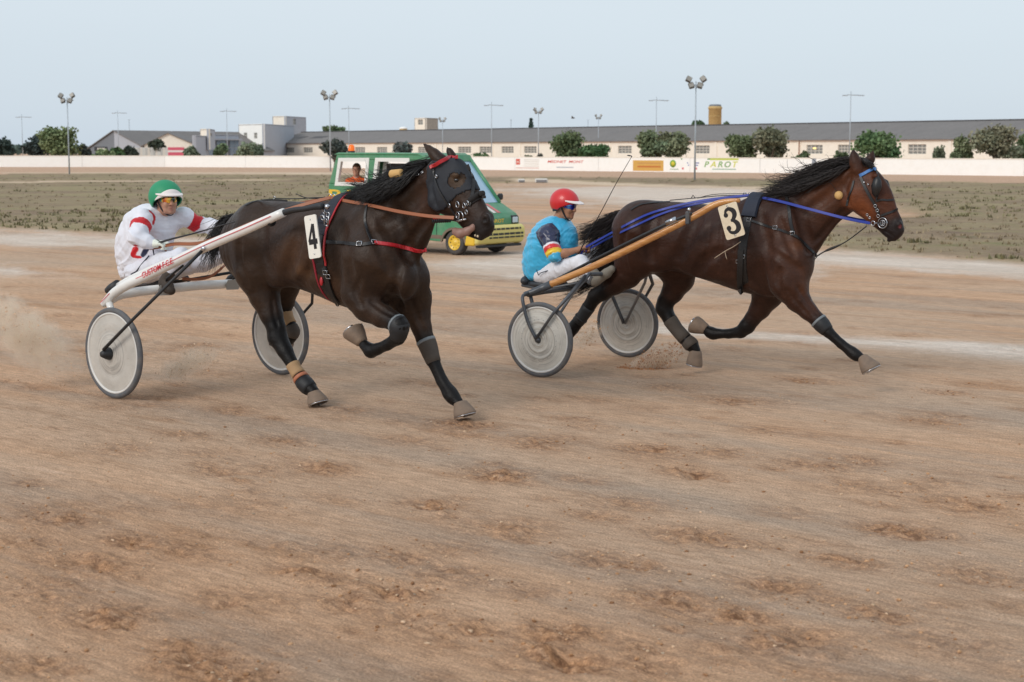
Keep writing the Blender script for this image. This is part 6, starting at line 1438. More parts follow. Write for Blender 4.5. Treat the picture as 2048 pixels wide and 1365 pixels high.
# seat, rests
seatc = L4x(292,560,0)
mb = MB(); mb.ellipsoid(seatc+np.array([.02,0,-.02]), (.24,.17,.045), 20, 10); mb.build('seat', mat('seat_grey', (92,94,98), .6), s4)
for sg in (-1,1): mb = MB(); mb.tube([np.array([seatc[0], sg*.12, seatc[2]-.06]), np.array([arch[5][0], sg*.14, arch[5][2]])], .016, 8); mb.tube([np.array([seatc[0]+.02, sg*.13, seatc[2]-.05]), zs(rgd, -sg)[1]], .014, 8); mb.build('seat_bracket', M_black, s4)
for sg in (-1,1):
    c = L4x(331,580,-.36)*np.array([1,-sg if sg > 0 else 1,1]); c = L4x(331,580,-.36); c[1] *= -sg if sg < 0 else -1; c[1] = abs(c[1])*sg
    mb = MB(); pl = [(-.055,-.035),(.045,-.035),(.055,0),(.05,.05),(-.04,.05),(-.06,.01)]; mb.prism(pl, lambda x, y: c+np.array([x*.5, x*.9, y-.01]), lambda x, y: c+np.array([x*.5+.018, x*.9-.012, y-.01])); mb.build('stirrup_plate', mat('grey_plate', (150,146,140), .5), s4)
    mb = MB(); mb.tube([c+np.array([0,0,.04]), c+np.array([.05,.02*sg,.10]), zs(sh_, -sg)[5]+np.array([-.25,0,-.15])], .010, 8); mb.build('stirrup_bar', M_black, s4)
q_ = [L4x(*p) for p in ((348,566,.30),(356,556,.30),(372,553,.31),(378,563,.31))]; mb = MB(); mb.tube(crom(q_, 10), .016, 8); mb.tube([q_[0]-np.array([.08,0,.02]), q_[-1]+np.array([.12,0,-.02])], .02, 8); mb.build('foot_bracket', M_black, s4)
# ---- sulky 3
T3 = np.linalg.norm(G(1080,755)-G(1254,715)); R3 = .335
s3 = empty('racing_sulky', M=FR3.M, label='dark steel racing sulky with long wooden shafts drawn by the number 3 horse', cat='sulky')
DM3 = disc_mat('scuffed_disc', (210,206,197), .29); M_dst = mat('worn_dark_steel', (78,82,88), .42, metal=.35, var=.18, scale=14, dirt=.3, dirtc=(140,128,114)); M_lst = mat('bare_steel_tube', (128,132,138), .35, metal=.6, var=.1)
for sg in (-1, 1): wheel(s3, FR3, sg*T3/2, R3, sg, 'flat', DM3)
m_, nt_, b_ = new_mat('varnished_wood'); wv = noise(nt_, 3, 5, .6, mapping=(1.2,14,14)); nt_.links.new(mixc(nt_, ramp(nt_, wv, .35, .68), L4((206,150,88)), L4((172,112,58))), b_.inputs['Base Color']); b_.inputs['Roughness'].default_value = .35; b_.inputs['Coat Weight'].default_value = .4; M_wood = m_
X3 = FR3.loc
sh3 = [X3(*p) for p in ((1092,573,-.70),(1150,549,-.66),(1200,527,-.63),(1300,478,-.56),(1390,432,-.48),(1425,412,-.45),(1450,404,-.43),(1480,401,-.41))]
hubp = X3(1072,678,-T3/2-.055)
for f in (1, -1):
    mb = MB(); mb.tube(crom(zs(sh3, f), 30), np.interp(np.linspace(0,1,30), [0,.5,.8,1], [.031,.031,.028,.018]), 12, up=(0,0,1)); mb.build('wooden_shaft', M_wood, s3)
    soc = [X3(1102,569,-.695), X3(1082,578,-.71), X3(1062,586,-.73), X3(1048,589,-.77)]; mb = MB(); mb.tube(zs(soc, f), [.036,.034,.030,.020], 12); mb.build('shaft_socket', M_dst, s3)
    of = [X3(1056,587,-.76), X3(1046,592,-.84), X3(1046,606,-T3/2-.06), X3(1056,645,-T3/2-.06), hubp]; mb = MB(); mb.tube(crom(zs(of, f), 16), .0155, 10); mb.build('outer_fork', M_dst, s3)
    of2 = [hubp, X3(1106,628,-T3/2-.045), X3(1136,594,-.80), X3(1172,552,-.58)]; mb = MB(); mb.tube(zs(of2, f), [.013,.014,.017,.020], 10); mb.build('fork_strut', M_dst, s3)
    if2 = [np.array([hubp[0]+.01, -T3/2+.055, R3]), X3(1145,588,-.68), X3(1180,547,-.56)]; mb = MB(); mb.tube(zs(if2, f), [.013,.014,.018], 10); mb.build('inner_strut', M_lst, s3)
    inn = [X3(1060,588,-.70), X3(1066,612,-.72), np.array([hubp[0], -T3/2+.06, R3])]; mb = MB(); mb.tube(crom(zs(inn, f), 8), .017, 10); mb.build('inner_fork', M_dst, s3)
    rod = [X3(1088,572,-.60), X3(1200,514,-.60), X3(1300,464,-.58), X3(1352,440,-.54), X3(1384,428,-.50)]; mb = MB(); mb.tube(crom(zs(rod, f), 14), .013, 10); mb.build('shaft_rod', M_black, s3)
    cl = [X3(1332,447,-.565), X3(1352,438,-.555)]; mb = MB(); mb.tube(zs(cl, f), .020, 12); mb.build('adjuster', M_steel, s3)
    bk = zs([X3(1379,436,-.50)], f)[0]; mb = MB(); mb.box(bk+np.array([0,-.03*f,.0]), (.035,.05,.11), bev=.008); mb.build('shaft_bracket', M_dst, s3)
    mb = MB(); mb.ellipsoid(bk+np.array([.01,-.03*f,.07]), (.018,.014,.018), 8, 6); mb.build('wing_nut', M_steel, s3)
ax = [X3(1056,590,-.72), X3(1090,584,-.5)]; ax = [ax[0], ax[1], np.array([ax[1][0]+.02, 0, ax[1][2]]), mir(ax)[1], mir(ax)[0]]; mb = MB(); mb.tube(crom(ax, 20), .022, 10); mb.build('cross_beam', M_dst, s3)
a2 = X3(1180,549,-.55); mb = MB(); mb.tube([a2, np.array([a2[0], 0, a2[2]-.03]), a2*np.array([1,-1,1])], .018, 10); mb.build('front_beam', M_dst, s3)
sc_ = X3(1085,566,0); mb = MB(); mb.ellipsoid(sc_+np.array([.05,0,-.005]), (.21,.17,.055), 20, 10); mb.ellipsoid(sc_+np.array([-.12,0,.02]), (.07,.17,.06), 16, 10); mb.build('seat', mat('black_seat', (44,48,54), .5), s3)
mb = MB()
for sg in (-1,1): mb.tube([sc_+np.array([-.15,sg*.12,-.02]), sc_+np.array([.1,sg*.14,-.05]), np.array([a2[0]-.03, sg*.16, a2[2]-.05])], .016, 8)
mb.tube([sc_+np.array([.10,-.14,-.05]), sc_+np.array([.10,.14,-.05])], .014, 8); mb.build('seat_frame', M_dst, s3)
for sg in (-1,1):
    c = X3(1186,560,-.30); c[1] = abs(c[1])*sg; mb = MB(); mb.box(c, (.04,.11,.09), M=Matrix.Rotation(.5, 3, 'Y'), bev=.01); mb.tube([c, np.array([a2[0], sg*.30, a2[2]-.02])], .012, 8); mb.build('stirrup', M_dst, s3)
# ================================================================ PEOPLE
M_skin = attr_mat('skin', .5, .4, 30, .08, .15, 120, bdist=.002); 
def cloth(name, rough=.55, b=.35, sheen=.05, spec=.4): return attr_mat(name, rough, spec, 8, .06, b, 16, bmap=(1,1,.6), sheen=sheen, bdist=.012)
M_silk = cloth('silk_jersey', .32, .55, .1, .6); M_cot = cloth('white_racing_cloth', .6, .5); M_trou = cloth('racing_trousers', .62, .4)
def basis(yaw, pitch=0.0, roll=0.0):
    """rows forward, left, up in the local frame; yaw > 0 turns left, pitch > 0 looks down"""
    Mx = Matrix.Rotation(yaw, 3, 'Z') @ Matrix.Rotation(pitch, 3, 'Y') @ Matrix.Rotation(roll, 3, 'X'); return np.array(Mx).T
def head(f, c, Bs, s=1.0):
    P_ = lambda x, y, z: c+(Bs[0]*x+Bs[1]*y+Bs[2]*z)*s
    f.ell(P_(-.012,0,.03), np.array([.094,.076,.100])*s, .01, Bs); f.ell(P_(.02,0,-.035), np.array([.066,.062,.075])*s, .03, Bs)
    f.cone(P_(.045,-.022,-.085), P_(.045,.022,-.085), .030*s, .030*s, .03); f.ell(P_(.074,0,-.095), np.array([.020,.022,.020])*s, .016, Bs)
    for y in (-1,1):
        f.ell(P_(.062,y*.036,-.030), np.array([.024,.022,.026])*s, .02, Bs); f.ell(P_(.092,y*.030,.012), np.array([.016,.018,.011])*s, .012, Bs, sub=True)
        f.ell(P_(-.005,y*.076,-.010), np.array([.020,.010,.032])*s, .006, Bs); f.ell(P_(.078,y*.032,.030), np.array([.018,.024,.010])*s, .014, Bs)
    f.cone(P_(.084,0,.012), P_(.106,0,-.028), .010*s, .014*s, .010)
    for y in (-1,1): f.ell(P_(.096,y*.011,-.032), np.array([.011,.008,.008])*s, .005, Bs)
    f.ell(P_(.086,0,-.060), np.array([.014,.024,.007])*s, .006, Bs); f.ell(P_(.083,0,-.072), np.array([.014,.021,.007])*s, .006, Bs); f.ell(P_(.098,0,-.066), np.array([.010,.022,.0025])*s, .003, Bs, sub=True)
def hand(f, w, d, pn, side, s=1.0):
    """wrist w, pointing d, palm normal pn (where fingers curl towards), side = direction of thumb"""
    d = np.array(d, float); d /= np.linalg.norm(d); pn = np.array(pn, float); pn -= d*(pn@d); pn /= np.linalg.norm(pn); t = np.cross(d, pn)*side
    k = w+d*.085*s; f.cone(w, w+d*.02*s, .026*s, .026*s, .02)
    for o in (-.026,-.009,.009,.026): f.cone(w+d*.015*s+t*o*.7*s, k+t*o*s, .013*s, .0115*s, .010)
    for o, L in ((.030,.9),(.010,1.0),(-.010,.95),(-.030,.78)):
        a = k+t*o*s; b = a+(d*.026+pn*.020)*L*s; c = b+(pn*.026-d*.006)*L*s; e = c+(-d*.024+pn*.002)*L*s
        f.cone(a, b, .0098*s, .0092*s, .004); f.cone(b, c, .0092*s, .0085*s, .002); f.cone(c, e, .0085*s, .0075*s, .002)
    a = w+d*.025*s+t*.026*s; b = a+(d*.030+t*.018+pn*.014)*s; c = b+(d*.026+pn*.022-t*.012)*s; f.cone(a, b, .014*s, .0115*s, .010); f.cone(b, c, .0115*s, .0095*s, .003)
def shell_cap(c, Bs, r, lowf, thick, nA=48, nE=16, el1=90):
    """dome whose lower edge follows lowf(azimuth); azimuth 0 is forward"""
    V_ = []; F_ = []
    for layer in (0, 1):
        rr = np.array(r)-thick*layer
        for i in range(nE+1):
            for k in range(nA):
                az = 2*math.pi*k/nA; e0 = R(lowf(az)); e = e0+(R(el1)-e0)*i/nE
                q = np.array([math.cos(e)*math.cos(az)*rr[0], math.cos(e)*math.sin(az)*rr[1], math.sin(e)*rr[2]]); V_.append(c+Bs[0]*q[0]+Bs[1]*q[1]+Bs[2]*q[2])
    o = (nE+1)*nA
    for layer in (0, 1):
        for i in range(nE):
            for k in range(nA): k2 = (k+1) % nA; q = (layer*o+i*nA+k, layer*o+i*nA+k2, layer*o+(i+1)*nA+k2, layer*o+(i+1)*nA+k); F_.append(q if layer == 0 else q[::-1])
    for k in range(nA): k2 = (k+1) % nA; F_.append((k, o+k, o+k2, k2))
    mb = MB(); mb.add(V_, F_, True); return mb
def band_patch(c, Bs, r, az0, az1, lo, hi, thick, n=24, m=6):
    V_ = []; F_ = []
    for layer in (0,1):
        rr = np.array(r)-thick*layer
        for i in range(m+1):
            for k in range(n+1):
                u = k/n; az = R(az0+(az1-az0)*u); l_, h_ = (lo(u) if callable(lo) else lo), (hi(u) if callable(hi) else hi); e = R(l_+(h_-l_)*i/m)
                q = np.array([math.cos(e)*math.cos(az)*rr[0], math.cos(e)*math.sin(az)*rr[1], math.sin(e)*rr[2]]); V_.append(c+Bs[0]*q[0]+Bs[1]*q[1]+Bs[2]*q[2])
    w = n+1; o = (m+1)*w
    for layer in (0,1):
        for i in range(m):
            for k in range(n): q = (layer*o+i*w+k, layer*o+i*w+k+1, layer*o+(i+1)*w+k+1, layer*o+(i+1)*w+k); F_.append(q if layer == 0 else q[::-1])
    bd = [i for i in range(w)]+[i*w+n for i in range(1, m+1)]+[m*w+k for k in range(n-1, -1, -1)]+[i*w for i in range(m-1, 0, -1)]
    for a, b in zip(bd, bd[1:]+bd[:1]): F_.append((b, a, a+o, b+o))
    mb = MB(); mb.add(V_, F_, True); return mb
def lens_mat(name, stops):
    m, nt, b = new_mat(name); tc = N(nt, 'ShaderNodeTexCoord'); mp = N(nt, 'ShaderNodeSeparateXYZ'); nt.links.new(tc.outputs['Generated'], mp.inputs[0])
    r = N(nt, 'ShaderNodeValToRGB'); nz = noise(nt, 16, 2); ad = N(nt, 'ShaderNodeMath', operation='MULTIPLY_ADD'); nt.links.new(nz, ad.inputs[0]); ad.inputs[1].default_value = .35; s_ = N(nt, 'ShaderNodeMath', operation='SUBTRACT'); nt.links.new(mp.outputs['X'], s_.inputs[0]); s_.inputs[1].default_value = .17; nt.links.new(s_.outputs[0], ad.inputs[2]); nt.links.new(ad.outputs[0], r.inputs[0])
    el = r.color_ramp.elements; el[0].position = stops[0][0]; el[0].color = L4(stops[0][1]); el[1].position = stops[-1][0]; el[1].color = L4(stops[-1][1])
    for p, c in stops[1:-1]: e = el.new(p); e.color = L4(c)
    nt.links.new(r.outputs[0], b.inputs['Base Color']); b.inputs['Roughness'].default_value = .08; b.inputs['Metallic'].default_value = .55; b.inputs['Coat Weight'].default_value = 1; return m
def ringstamp(C, V, a, b, r, u0, u1, rgb):
    a = np.array(a); b = np.array(b); ab = b-a; t = ((V-a)@ab)/(ab@ab); d = np.linalg.norm(V-a-t[:,None]*ab, axis=1); C[(t >= u0) & (t <= u1) & (d < r)] = lin(rgb)
def garment(root, nm, f, mt, rgb, stamps=(), wr=.004, ws=9, sm=2):
    V, F = f.mesh(sm)
    n = fbm(V[:,0]*ws+V[:,1]*ws*.7, V[:,2]*ws+V[:,1]*ws*.5, 4)-.5; e1 = V[F[:,2]]-V[F[:,0]]; e2 = V[F[:,3]]-V[F[:,1]]; fn = np.cross(e1, e2); N_ = np.zeros_like(V)
    for k in range(4): np.add.at(N_, F[:,k], fn)
    N_ /= np.linalg.norm(N_, axis=1)[:,None]+1e-9; rdg = np.abs(fbm(V[:,0]*ws*1.6+V[:,2]*ws*.8, V[:,2]*ws*.9-V[:,0]*3, 3)-.5)*2
    w1 = fbm(V[:,0]*2.2+5, V[:,2]*2.2+V[:,1]*2, 2)*3.2; fold = np.abs(fbm(V[:,0]*5+w1+V[:,1]*3, V[:,2]*11+w1*2, 3)-.5)*2; fold2 = np.abs(fbm(V[:,0]*13-w1+V[:,2]*9, V[:,2]*5-V[:,0]*6+w1, 2)-.5)*2
    V = V+N_*(n*wr*1.2+(.45-rdg)*wr*1.2+(.42-fold)*wr*2.6+(.4-fold2)*wr*1.1)[:,None]
    C = np.tile(np.array(lin(rgb)), (len(V), 1)); [st(C, V) for st in stamps]
    return link(nm, np_mesh(nm, V, F, cols=C), mt, root)
def field_for(fr, pxs, vox, pad=.12):
    P_ = np.array([fr.loc(*p) for p in pxs]); return Field(P_.min(0)-pad, P_.max(0)+pad, vox)
def loftp(f, fr, prs, k=.03, n=18, cap=.6):
    C, U, A, B = [], [], [], []
    for q in prs: a, b = fr.loc(q[0], q[1], 0), fr.loc(q[2], q[3], 0); C.append((a+b)/2); U.append((a-b)/np.linalg.norm(a-b)); A.append(np.linalg.norm(a-b)/2); B.append(q[4])
    f.loft(C, U, A, B, k=k, cap=cap, n=n)
SK1, SK2 = (172,124,96), (186,140,116)
# ------------------------------------------------------------ driver of sulky 3
X = FR3.loc
p3 = empty('person', M=FR3.M, label='person in a turquoise jersey with striped sleeves and red helmet driving the leading sulky', cat='person')
hc = X(1132,412,0); B3 = basis(R(-4), R(8))
f = field_for(FR3, [(1050,380,-.3),(1050,600,.3),(1240,380,.3),(1240,600,-.3)], .0062, .06)
head(f, hc, B3); f.chain([hc-B3[2]*.05-B3[0]*.02, X(1114,446,0)], [.056,.062], .03)
f.cone(X(1105,470,0), X(1100,530,0), .10, .10, .06); f.cone(X(1100,540,-.08), X(1100,540,.08), .08, .08, .05)
sh, el_, wr_ = X(1096,468,-.20), X(1108,512,-.29), X(1156,500,-.15); f.chain([sh, el_, el_*.55+wr_*.45, wr_], [.05,.042,.038,.025], .02); hand(f, wr_, X(1172,494,-.10)-wr_, (0.2,.5,-1), 1, .95)
shf, elf, wrf = X(1104,468,.20), X(1138,505,.27), X(1162,502,.10); f.chain([shf, elf, wrf], [.05,.04,.025], .02); hand(f, wrf, X(1180,494,.06)-wrf, (0,-.5,-1), -1, .95)
kn, an = X(1160,528,-.24), X(1190,556,-.30); f.chain([X(1100,545,-.09), kn, an], [.07,.05,.035], .03); knf, anf = X(1190,516,.24), X(1226,536,.29); f.chain([X(1104,545,.09), knf, anf], [.07,.05,.035], .03)
V_, F_ = f.mesh(1); C = np.tile(np.array(lin(SK1)), (len(V_), 1)); stamp(C, V_, hc+B3[0]*.084-B3[2]*.062, hc+B3[0]*.085-B3[2]*.074, .018, (158,96,84), .7, .6); link('body', np_mesh('body', V_, F_, cols=C), M_skin, p3)
f = field_for(FR3, [(1040,420,-.33),(1040,560,.33),(1160,430,.33),(1160,560,-.33)], .0075, .05)
loftp(f, FR3, [(1056,552,1126,540,.165),(1050,530,1134,524,.185),(1056,500,1150,500,.20),(1070,470,1152,474,.20),(1086,450,1142,458,.165),(1100,440,1130,448,.085)], .03)
f.cone(X(1094,466,-.12), sh, .085, .075, .05); f.chain([sh, el_*.75+sh*.25, el_+(wr_-el_)*.06], [.072,.066,.060], .03); f.cone(X(1104,466,.12), shf, .085, .075, .05); f.chain([shf, elf*.8+shf*.2, elf+(wrf-elf)*.1], [.072,.064,.058], .03)
f.cone(X(1062,545,-.06), X(1064,556,.02), .05, .04, .04); f.ell(X(1114,444,0), (.05,.05,.05), .02, sub=True)
NAVY, TUR = (32,38,72), (64,178,222)
def sl(C, V):
    for a, b, s_ in ((sh, el_, -1), (shf, elf, 1)):
        m = (V[:,1]*s_ > .155)
        for u0, u1, c in ((-.35,.56,NAVY),(.56,.66,(232,226,232)),(.66,.84,(212,40,44)),(.84,1.02,(244,204,60)),(1.02,2,TUR)): D = C[m].copy(); ringstamp(D, V[m], a, b, .115, u0, u1, c); C[m] = D
garment(p3, 'jersey', f, M_silk, TUR, [sl], .0075, 8)
for (u, r_, c) in ((.62,.071,(232,226,232)),(.76,.074,(212,40,44)),(.93,.070,(244,204,60))):
    for a, b in ((sh, el_), (shf, elf)): mb = MB(); d_ = (b-a)/np.linalg.norm(b-a); q = a+(b-a)*u; mb.tube([q-d_*.016, q-d_*.008, q+d_*.008, q+d_*.016], [r_*.9, r_, r_, r_*.9], 18, caps=False); mb.build('sleeve_band', mat('band_%d' % c[1], c, .4, var=.05, bmp=.3, bscale=30), p3)
f = field_for(FR3, [(1060,510,-.33),(1060,600,.33),(1240,500,.33),(1240,600,-.33)], .0075, .06)
f.ell(X(1098,548,0), (.17,.18,.115), .04); f.chain([X(1104,546,-.09), kn*.5+X(1104,546,-.09)*.5, kn, an+(kn-an)*.15], [.105,.092,.072,.050], .04); f.chain([X(1106,546,.09), knf*.5+X(1104,546,.09)*.5, knf, anf+(knf-anf)*.15], [.105,.092,.072,.050], .04)
garment(p3, 'trousers', f, M_trou, (226,226,232), (), .005, 9)
tpx = [[(1073,540),(1077,551),(1082,546),(1095,542),(1108,541)],[(1110,538),(1119,545)]]
for q in tpx: mb = MB(); mb.tube([X(a, b, -.215) for a, b in q], .0045, 5); mb.build('piping', mat('navy_piping', (40,40,60), .6), p3)
for an_, s_ in ((an, -1), (anf, 1)):
    f = Field(an_-np.array([.16,.12,.16]), an_+np.array([.30,.12,.14]), .007); f.cone(an_+np.array([-.01,0,.04]), an_+np.array([.0,0,-.01]), .048, .05, .02); f.cone(an_+np.array([0,0,-.035]), an_+np.array([.12,0,.045]), .045, .042, .03); f.cone(an_+np.array([.12,0,.045]), an_+np.array([.17,0,.085]), .042, .034, .02); V_, F_ = f.mesh(1); link('shoe', np_mesh('shoe', V_, F_), mat('dusty_shoe', (124,118,108), .8, var=.2, scale=18), p3)
def helmet(p, hc, Bs, r, rgb, nm, rimc, peak_az=60, tilt=0, cloth_=False, sh_=.012):
    lf = lambda az: -34+38*max(0, math.cos(az))**.7 if math.cos(az) > 0 else -34-6*(-math.cos(az))
    mb = shell_cap(hc+Bs[2]*.030-Bs[0]*sh_, Bs, r, lf, .012); h = mb.build('helmet', mat(nm, rgb, .55 if cloth_ else .38, var=.05, bmp=.35 if cloth_ else .08, bscale=14, spec=.5, coat=0 if cloth_ else .2), p)
    c0 = hc+Bs[2]*.030-Bs[0]*sh_
    V_ = []; F_ = []; n_ = 20
    for k in range(n_+1):
        az = R(-peak_az+2*peak_az*k/n_); e = math.cos(az*90/peak_az)**.6 if abs(k-n_/2) < n_/2 else 0
        b0 = np.array([math.cos(az)*r[0]*.99, math.sin(az)*r[1]*.99, .020+tilt]); b1 = b0+np.array([.055*e+.004, 0, -.012*e]); 
        for q in (b0, b1, b0+np.array([0,0,.012]), b1+np.array([0,0,.008])): V_.append(c0+Bs[0]*q[0]+Bs[1]*q[1]+Bs[2]*q[2])
    for k in range(n_):
        a, b = k*4, (k+1)*4; F_ += [(a, b, b+1, a+1), (a+2, a+3, b+3, b+2), (a+1, b+1, b+3, a+3), (a, a+2, b+2, b)]
    F_ += [(0,1,3,2), (n_*4, n_*4+2, n_*4+3, n_*4+1)]
    mb = MB(); mb.add(V_, F_, False); mb.build('peak', mat('white_peak', rimc, .4), h); return h, c0
h3, c0 = helmet(p3, hc, B3, (.146,.116,.128), (206,36,40), 'red_helmet_shell', (236,226,222), sh_=.022)
def face_gear(p, hc, Bs, lens, frame=M_black):
    cG = hc+Bs[2]*.008+Bs[0]*(-.004); r = (.108,.082,.10)
    g = band_patch(cG, Bs, r, -74, 74, lambda u: -21+12*abs(2*u-1)-5*(1-abs(2*u-1)**.4)*0+ (7*math.exp(-((u-.5)/.06)**2)), 13, .004).build('sunglasses', lens, p)
    band_patch(cG, Bs, (.1095,.0835,.10), -78, 78, 12, 16, .006, 24, 2).build('frame', frame, g)
    for s_ in (-1,1): mb = MB(); mb.tube([cG+Bs[0]*.03+Bs[1]*s_*.080+Bs[2]*.012, cG-Bs[0]*.02+Bs[1]*s_*.083+Bs[2]*.006], .005, 6); mb.build('temple_arm', frame, g)
    q = lambda x, y, z: hc+Bs[0]*x+Bs[1]*y+Bs[2]*z
    st = [q(.004,-.086,.02), q(.016,-.080,-.03), q(.040,-.058,-.085), q(.058,-.02,-.122), q(.058,.02,-.122), q(.040,.058,-.085), q(.016,.080,-.03), q(.004,.086,.02)]
    mb = MB(); P_ = crom(st, 28); ribbon(mb, P_, [p_-(hc-Bs[2]*.02) for p_ in P_], .016, .004); mb.build('chin_strap', M_leather, p)
    mb = MB(); P_ = crom([q(.004,-.084,.0), q(-.04,-.090,-.035), q(-.09,-.07,-.05), q(-.115,0,-.055), q(-.09,.07,-.05), q(-.04,.090,-.035), q(.004,.084,0)], 24); ribbon(mb, P_, [p_-(hc-Bs[2]*.03) for p_ in P_], .030, .006); mb.build('neck_strap', M_black, p)
face_gear(p3, hc, B3, lens_mat('blue_mirror_lens', [(0,(20,30,90)),(.35,(30,80,220)),(.6,(70,170,240)),(.8,(40,60,200)),(1,(20,20,80))]))
wp = empty('driving_whip', M=FR3.M, label='long thin black whip held upright by the driver in the red helmet', cat='whip')
mb = MB(); mb.tube(crom([X(1160,504,-.16), X(1172,478,-.17), X(1200,428,-.2), X(1232,368,-.22), X(1262,316,-.24)], 20), np.linspace(.006, .0028, 20), 6); mb.build('shaft', M_leather, wp)
mb = MB(); mb.tube(crom([X(1262,316,-.24), X(1264,313,-.24), X(1260,312,-.24), X(1254,311,-.24)], 8), [.0035,.004,.004,.004,.005,.006,.005,.002], 5); mb.build('tip', M_leather, wp)
# ------------------------------------------------------------ driver of sulky 4
X = FR4.loc
p4 = empty('person', M=FR4.M, label='person in white racing colours with red armbands and green helmet driving the second sulky', cat='person')
hc = X(334,401,0); B4 = basis(R(-16), R(0))
f = field_for(FR4, [(240,365,-.4),(240,600,.35),(470,365,.35),(470,600,-.4)], .0062, .05)
head(f, hc, B4, 1.03); f.chain([hc-B4[2]*.05-B4[0]*.03, X(318,436,0)], [.058,.064], .03)
f.cone(X(310,462,0), X(290,520,0), .08, .10, .06); f.cone(X(288,540,-.08), X(288,540,.08), .08, .08, .05)
sh, el_, wr_ = X(286,440,-.20), X(274,474,-.35), X(306,488,-.27); f.chain([sh, el_, el_*.5+wr_*.5, wr_], [.05,.042,.038,.027], .02)
shf, elf, wrf = X(366,434,.20), X(398,450,.33), X(445,456,.30); f.chain([shf, elf, wrf], [.05,.04,.026], .02); hand(f, wrf, np.array([1,0,.1]), (0,-.5,-1), -1, 1.0)
kn, an = X(362,518,-.28), X(331,562,-.34); f.chain([X(292,542,-.09), kn, an], [.075,.052,.038], .03); knf, anf = X(402,524,.24), X(458,505,.30); f.chain([X(296,542,.09), knf, anf], [.075,.052,.036], .03)
V_, F_ = f.mesh(1); C = np.tile(np.array(lin(SK2)), (len(V_), 1)); stamp(C, V_, hc+B4[0]*.086-B4[2]*.064, hc+B4[0]*.087-B4[2]*.076, .018, (170,100,92), .7, .6); stamp(C, V_, hc+B4[0]*.05-B4[2]*.09, hc+B4[0]*.07-B4[2]*.08, .045, (160,120,104), .5, .6); link('body', np_mesh('body', V_, F_, cols=C), M_skin, p4)
f = Field(wr_-.16, wr_+.18, .0055); hand(f, wr_+np.array([0,0,0]), X(328,486,-.24)-wr_, (0.1,.35,-1), 1, 1.16); f.cone(wr_+(wr_-el_)*-.06, wr_+(X(328,486,-.24)-wr_)*.3, .033, .033, .02)
gl_ = garment(p4, 'glove', f, cloth('racing_glove', .6, .3), (222,226,214), [lambda C, V: stamp(C, V, wr_+np.array([.05,-.03,.03]), wr_+np.array([.12,-.03,.0]), .012, (46,84,60), 1, .4), lambda C, V: stamp(C, V, wr_+np.array([.04,.01,.04]), wr_+np.array([.11,.02,.02]), .010, (60,66,60), 1, .4)], .001, 20, 1)
f = field_for(FR4, [(235,400,-.42),(235,530,.35),(460,400,.35),(400,530,-.42)], .0075, .05)
loftp(f, FR4, [(250,520,316,530,.155),(243,500,320,516,.17),(246,476,328,498,.18),(262,450,338,482,.18),(284,428,340,462,.155),(306,416,336,444,.085)], .03)
f.cone(X(302,442,-.10), sh, .085, .080, .04); f.chain([sh, sh*.4+el_*.6, el_, wr_*.55+el_*.45, wr_*.85+el_*.15], [.080,.078,.070,.056,.044], .03); f.cone(X(340,446,.10), shf, .075, .070, .04); f.chain([shf, elf, wrf*.5+elf*.5, wrf*.9+elf*.1], [.070,.060,.058,.048], .03)
f.ell(X(322,438,0), (.06,.062,.05), .02, sub=True)
RED_, NV4 = (200,26,38), (30,36,66)
def bands4(C, V):
    for a, b, s_, u0, u1 in ((sh, el_, -1, .28, .66), (shf, elf, 1, .42, .90)):
        m = V[:,1]*s_ > .15; D = C[m].copy(); ringstamp(D, V[m], a, b, .135, u0, u1, RED_); C[m] = D
    co = FR4.camloc()
    for pts_, r_, c_ in (([(273,492),(270,500),(267,509)],.028,RED_),([(266,512),(276,514),(286,514)],.016,RED_),([(293,499),(290,504),(287,510)],.024,NV4),([(300,424),(307,434),(306,446)],.020,RED_)):
        H_ = [f.march(co, FR4.dloc(a, b)) for a, b in pts_]; H_ = [h[0] for h in H_ if h is not None]
        for a, b in zip(H_, H_[1:]): stamp(C, V, a, b, r_, c_, 1, .12)
garment(p4, 'jacket', f, M_cot, (226,226,234), [bands4], .0085, 8)
mb = MB(); cc = X(322,434,0); mb.tube([cc+(.070*math.cos(t)*np.array([.9,0,-.3])+.082*math.sin(t)*np.array([0,1,0])) for t in np.linspace(0, 6.283, 22)], .016, 8, caps=False); mb.build('collar', mat('white_collar', (222,222,228), .6), p4)
f = field_for(FR4, [(255,490,-.36),(255,590,.33),(470,490,.33),(400,590,-.36)], .0075, .06)
f.ell(X(290,543,0), (.17,.18,.12), .04); f.chain([X(292,542,-.09), kn*.5+X(292,542,-.09)*.5, kn, an*.55+kn*.45], [.11,.10,.080,.060], .04); f.chain([X(296,542,.09), knf*.5+X(296,542,.09)*.5, knf, anf+(knf-anf)*.12], [.11,.10,.082,.062], .04)
f.cone(X(262,540,0), X(300,552,0), .11, .11, .05); garment(p4, 'trousers', f, M_trou, (220,221,230), (), .0055, 8)
for q in ([(262,549),(272,544),(284,528),(298,512)],[(306,500),(309,516),(311,530)]): mb = MB(); mb.tube([X(a, b, -.235 if a < 300 else -.26) for a, b in q], .006, 5); mb.build('piping', mat('navy_piping', (40,40,60), .6), p4)
